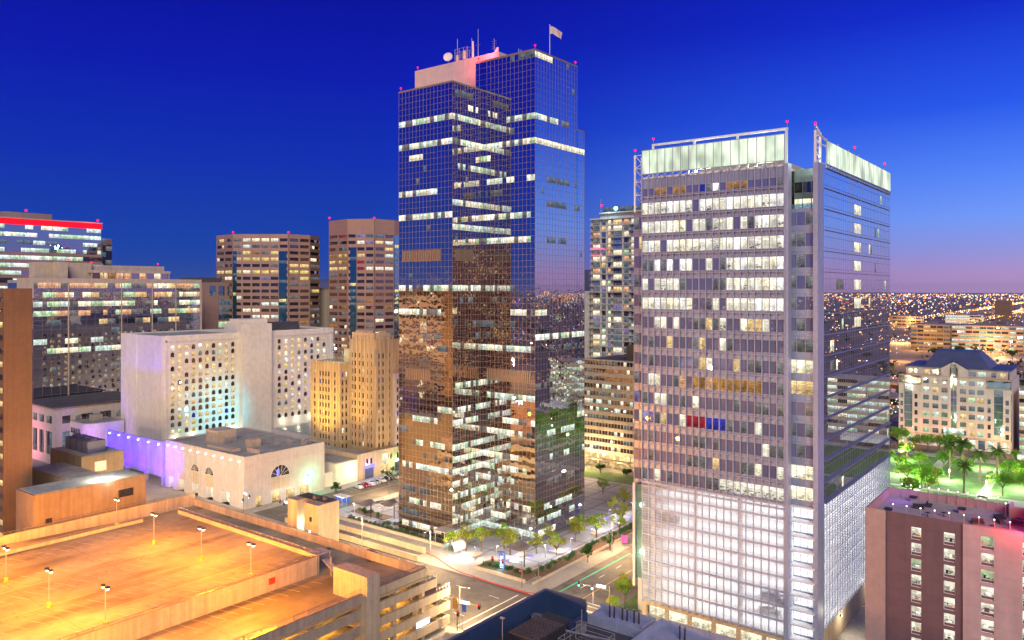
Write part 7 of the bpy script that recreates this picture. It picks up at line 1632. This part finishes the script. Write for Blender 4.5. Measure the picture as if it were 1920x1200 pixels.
for k in range(30000):
    d_ = 480 + 12000 * r.random() ** 2.1; az = rad(r.uniform(-80, 118)); x, y = -math.sin(az) * d_, math.cos(az) * d_
    if -330 < x < 40 and 0 < y < 480: continue
    if r.random() < .45: x = round(x / 130) * 130 + r.uniform(-4, 4) - 103
    elif r.random() < .5: y = round(y / 160) * 160 + r.uniform(-4, 4)
    dot_(x, y, r.uniform(5, 11), max(.28, d_ * .00042 * r.choice((.7, 1, 1, 1.5, 2.1))), r.choice(WT))
for k in range(4500):    # behind the viewpoint: shows in the mirror glass
    d_ = 200 + 6000 * r.random() ** 1.9; az = rad(r.uniform(118, 280)); x, y = -math.sin(az) * d_, math.cos(az) * d_; dot_(x, y, r.uniform(5, 11), max(.3, d_ * .0006 * r.choice((.7, 1, 1.5, 2))), r.choice(WT))
for xa in (-103, -233, 27, -363):
    for y in range(470 if xa == -103 else 900, 6200, 22 if xa == -103 else 40):
        for x in (xa - 11, xa + 10): dot_(x, y + r.uniform(-4, 4), 8.5, max(.4, y * .0006 * r.choice((.7, 1, 1.4))), r.choice((0, 0, 1, 1, 2)))
for k, m in enumerate(lm):
    nm = 'far_city_lights'; emat('far_light_%d' % k, *LCOL[k]); o = m.build(nm, MT['far_light_%d' % k]); tag(o, ('orange', 'amber', 'white', 'cold white', 'red', 'green', 'violet')[k] + ' city lights scattered over the plain to the horizon', 'city lights', kind='stuff')
# sodium and white light pools of the far streets
for x, y, c, p in ((-150, 720, (1, .5, .15), 60000), (-90, 780, (1, .55, .2), 60000), (-180, 900, (1, .5, .12), 90000), (-95, 1000, (1, .7, .4), 90000), (-120, 1080, (1, .5, .15), 90000), (-190, 1070, (1, .45, .1), 60000), (-60, 600, (.7, .6, 1), 40000), (-130, 580, (1, .5, .2), 40000), (-104, 1400, (1, .6, .3), 200000), (-104, 1900, (1, .6, .3), 300000), (-330, 1720, (1, .5, .12), 120000), (-30, 530, (1, .5, .2), 20000)):
    lamp('POINT', 'street_glow_fill', None, (x, y, 14), c, p, shadow_soft_size=1)
for x, y, z, ax, ay, az_, p in ((-262, 150, 9, -268, 89, 42, 480000), (-225, 150, 9, -225, 109, 16, 300000), (-262, 148, 9, -262, 122, 14, 200000), (-180, 150, 9, -180, 122, 10, 120000), (-140, 150, 9, -140, 125, 10, 60000)):
    lamp('SPOT', 'reflection_fill', None, (x, y, z), (1, .60, .22), p, spot_size=rad(100), spot_blend=1, aim=(ax, ay, az_), shadow_soft_size=.6)  # added spots brightening north-facing walls that the glass tower mirrors
for x, y, z in ((-44.5, 180, 4.2), (-44.5, 205, 4.2)):
    t = thing('alley_lamp', 'wall lamp lighting the beige podium base in the alley' + (', nearer one' if y < 190 else ', further one'), 'lamp', (-47.6, y, z)); b = MB(); b.box(-47.75, -47.4, y - .25, y + .25, z, z + .35); b.build('housing', MT['dark_metal'], t); b = MB(); b.box(-47.4, -47.34, y - .2, y + .2, z + .03, z + .3); b.build('lens', MT['white_glow'], t)
    lamp('POINT', 'lamp_light', t, (-45.0, y, z + .3), (1, .88, .66), 900, shadow_soft_size=.3)
for k in range(16):
    x, y = r.uniform(-520, 60), r.uniform(-900, -60); lamp('POINT', 'street_glow_fill', None, (x, y, 16), r.choice(((1, .5, .14), (1, .62, .28), (.8, .8, 1))), 160000, shadow_soft_size=1)  # added glow behind the viewpoint, brightening what the tower glass mirrors
for x, y, p in ((-376, 205, 13000), (-376, 240, 13000), (-376, 172, 9000)): lamp('POINT', 'street_glow_fill', None, (x, y, 14), (.95, .72, .62), p, shadow_soft_size=1)  # added glow lighting the hotel's rear and the white buildings near it
for k in range(14): lamp('POINT', 'street_glow_fill', None, (r.uniform(-330, 160), r.uniform(1200, 3400), 20), (1, .5, .16), 420000, shadow_soft_size=2)
gl_ = thing('ground_light', 'small blue light strip set in the plaza paving', 'ground light', (0, 0, 0), 'blue light strips in the plaza paving'); b = MB(); b.box(-.9, .9, -.12, .12, 0, .05); b.build('housing', MT['steel'], gl_); b = MB(); b.box(-.85, .85, -.08, .08, .05, .09); b.build('strip', MT['blue_glow'], gl_); gp = Placer(gl_)
for x, y in ((-149, 166.5), (-143, 169), (-139, 174), (-134, 173), (-131, 179), (-130, 187), (-127, 193), (-130, 200), (-127.5, 210), (-133, 224), (-126, 228), (-136, 236), (-130, 241), (-192, 176.8), (-187, 178)): gp((x, y, .19), x)
hz = MB(); hz.box(-18300, 18300, -18300, 18300, -1.2, 166)
m_, t_, out_ = new_mat('haze'); vp = t_.nodes.new('ShaderNodeVolumePrincipled'); vp.inputs['Color'].default_value = (.70, .74, 1, 1); vp.inputs['Density'].default_value = 2.6e-5
t_.links.new(vp.outputs[0], out_.inputs['Volume']); tag(hz.build('haze', m_), 'thin violet evening haze over the city plain', 'haze', kind='stuff')
for y in range(560, 1700, 95): lamp('POINT', 'street_glow_fill', None, (-103, y, 10), (1, .52, .18), 42000, shadow_soft_size=1)
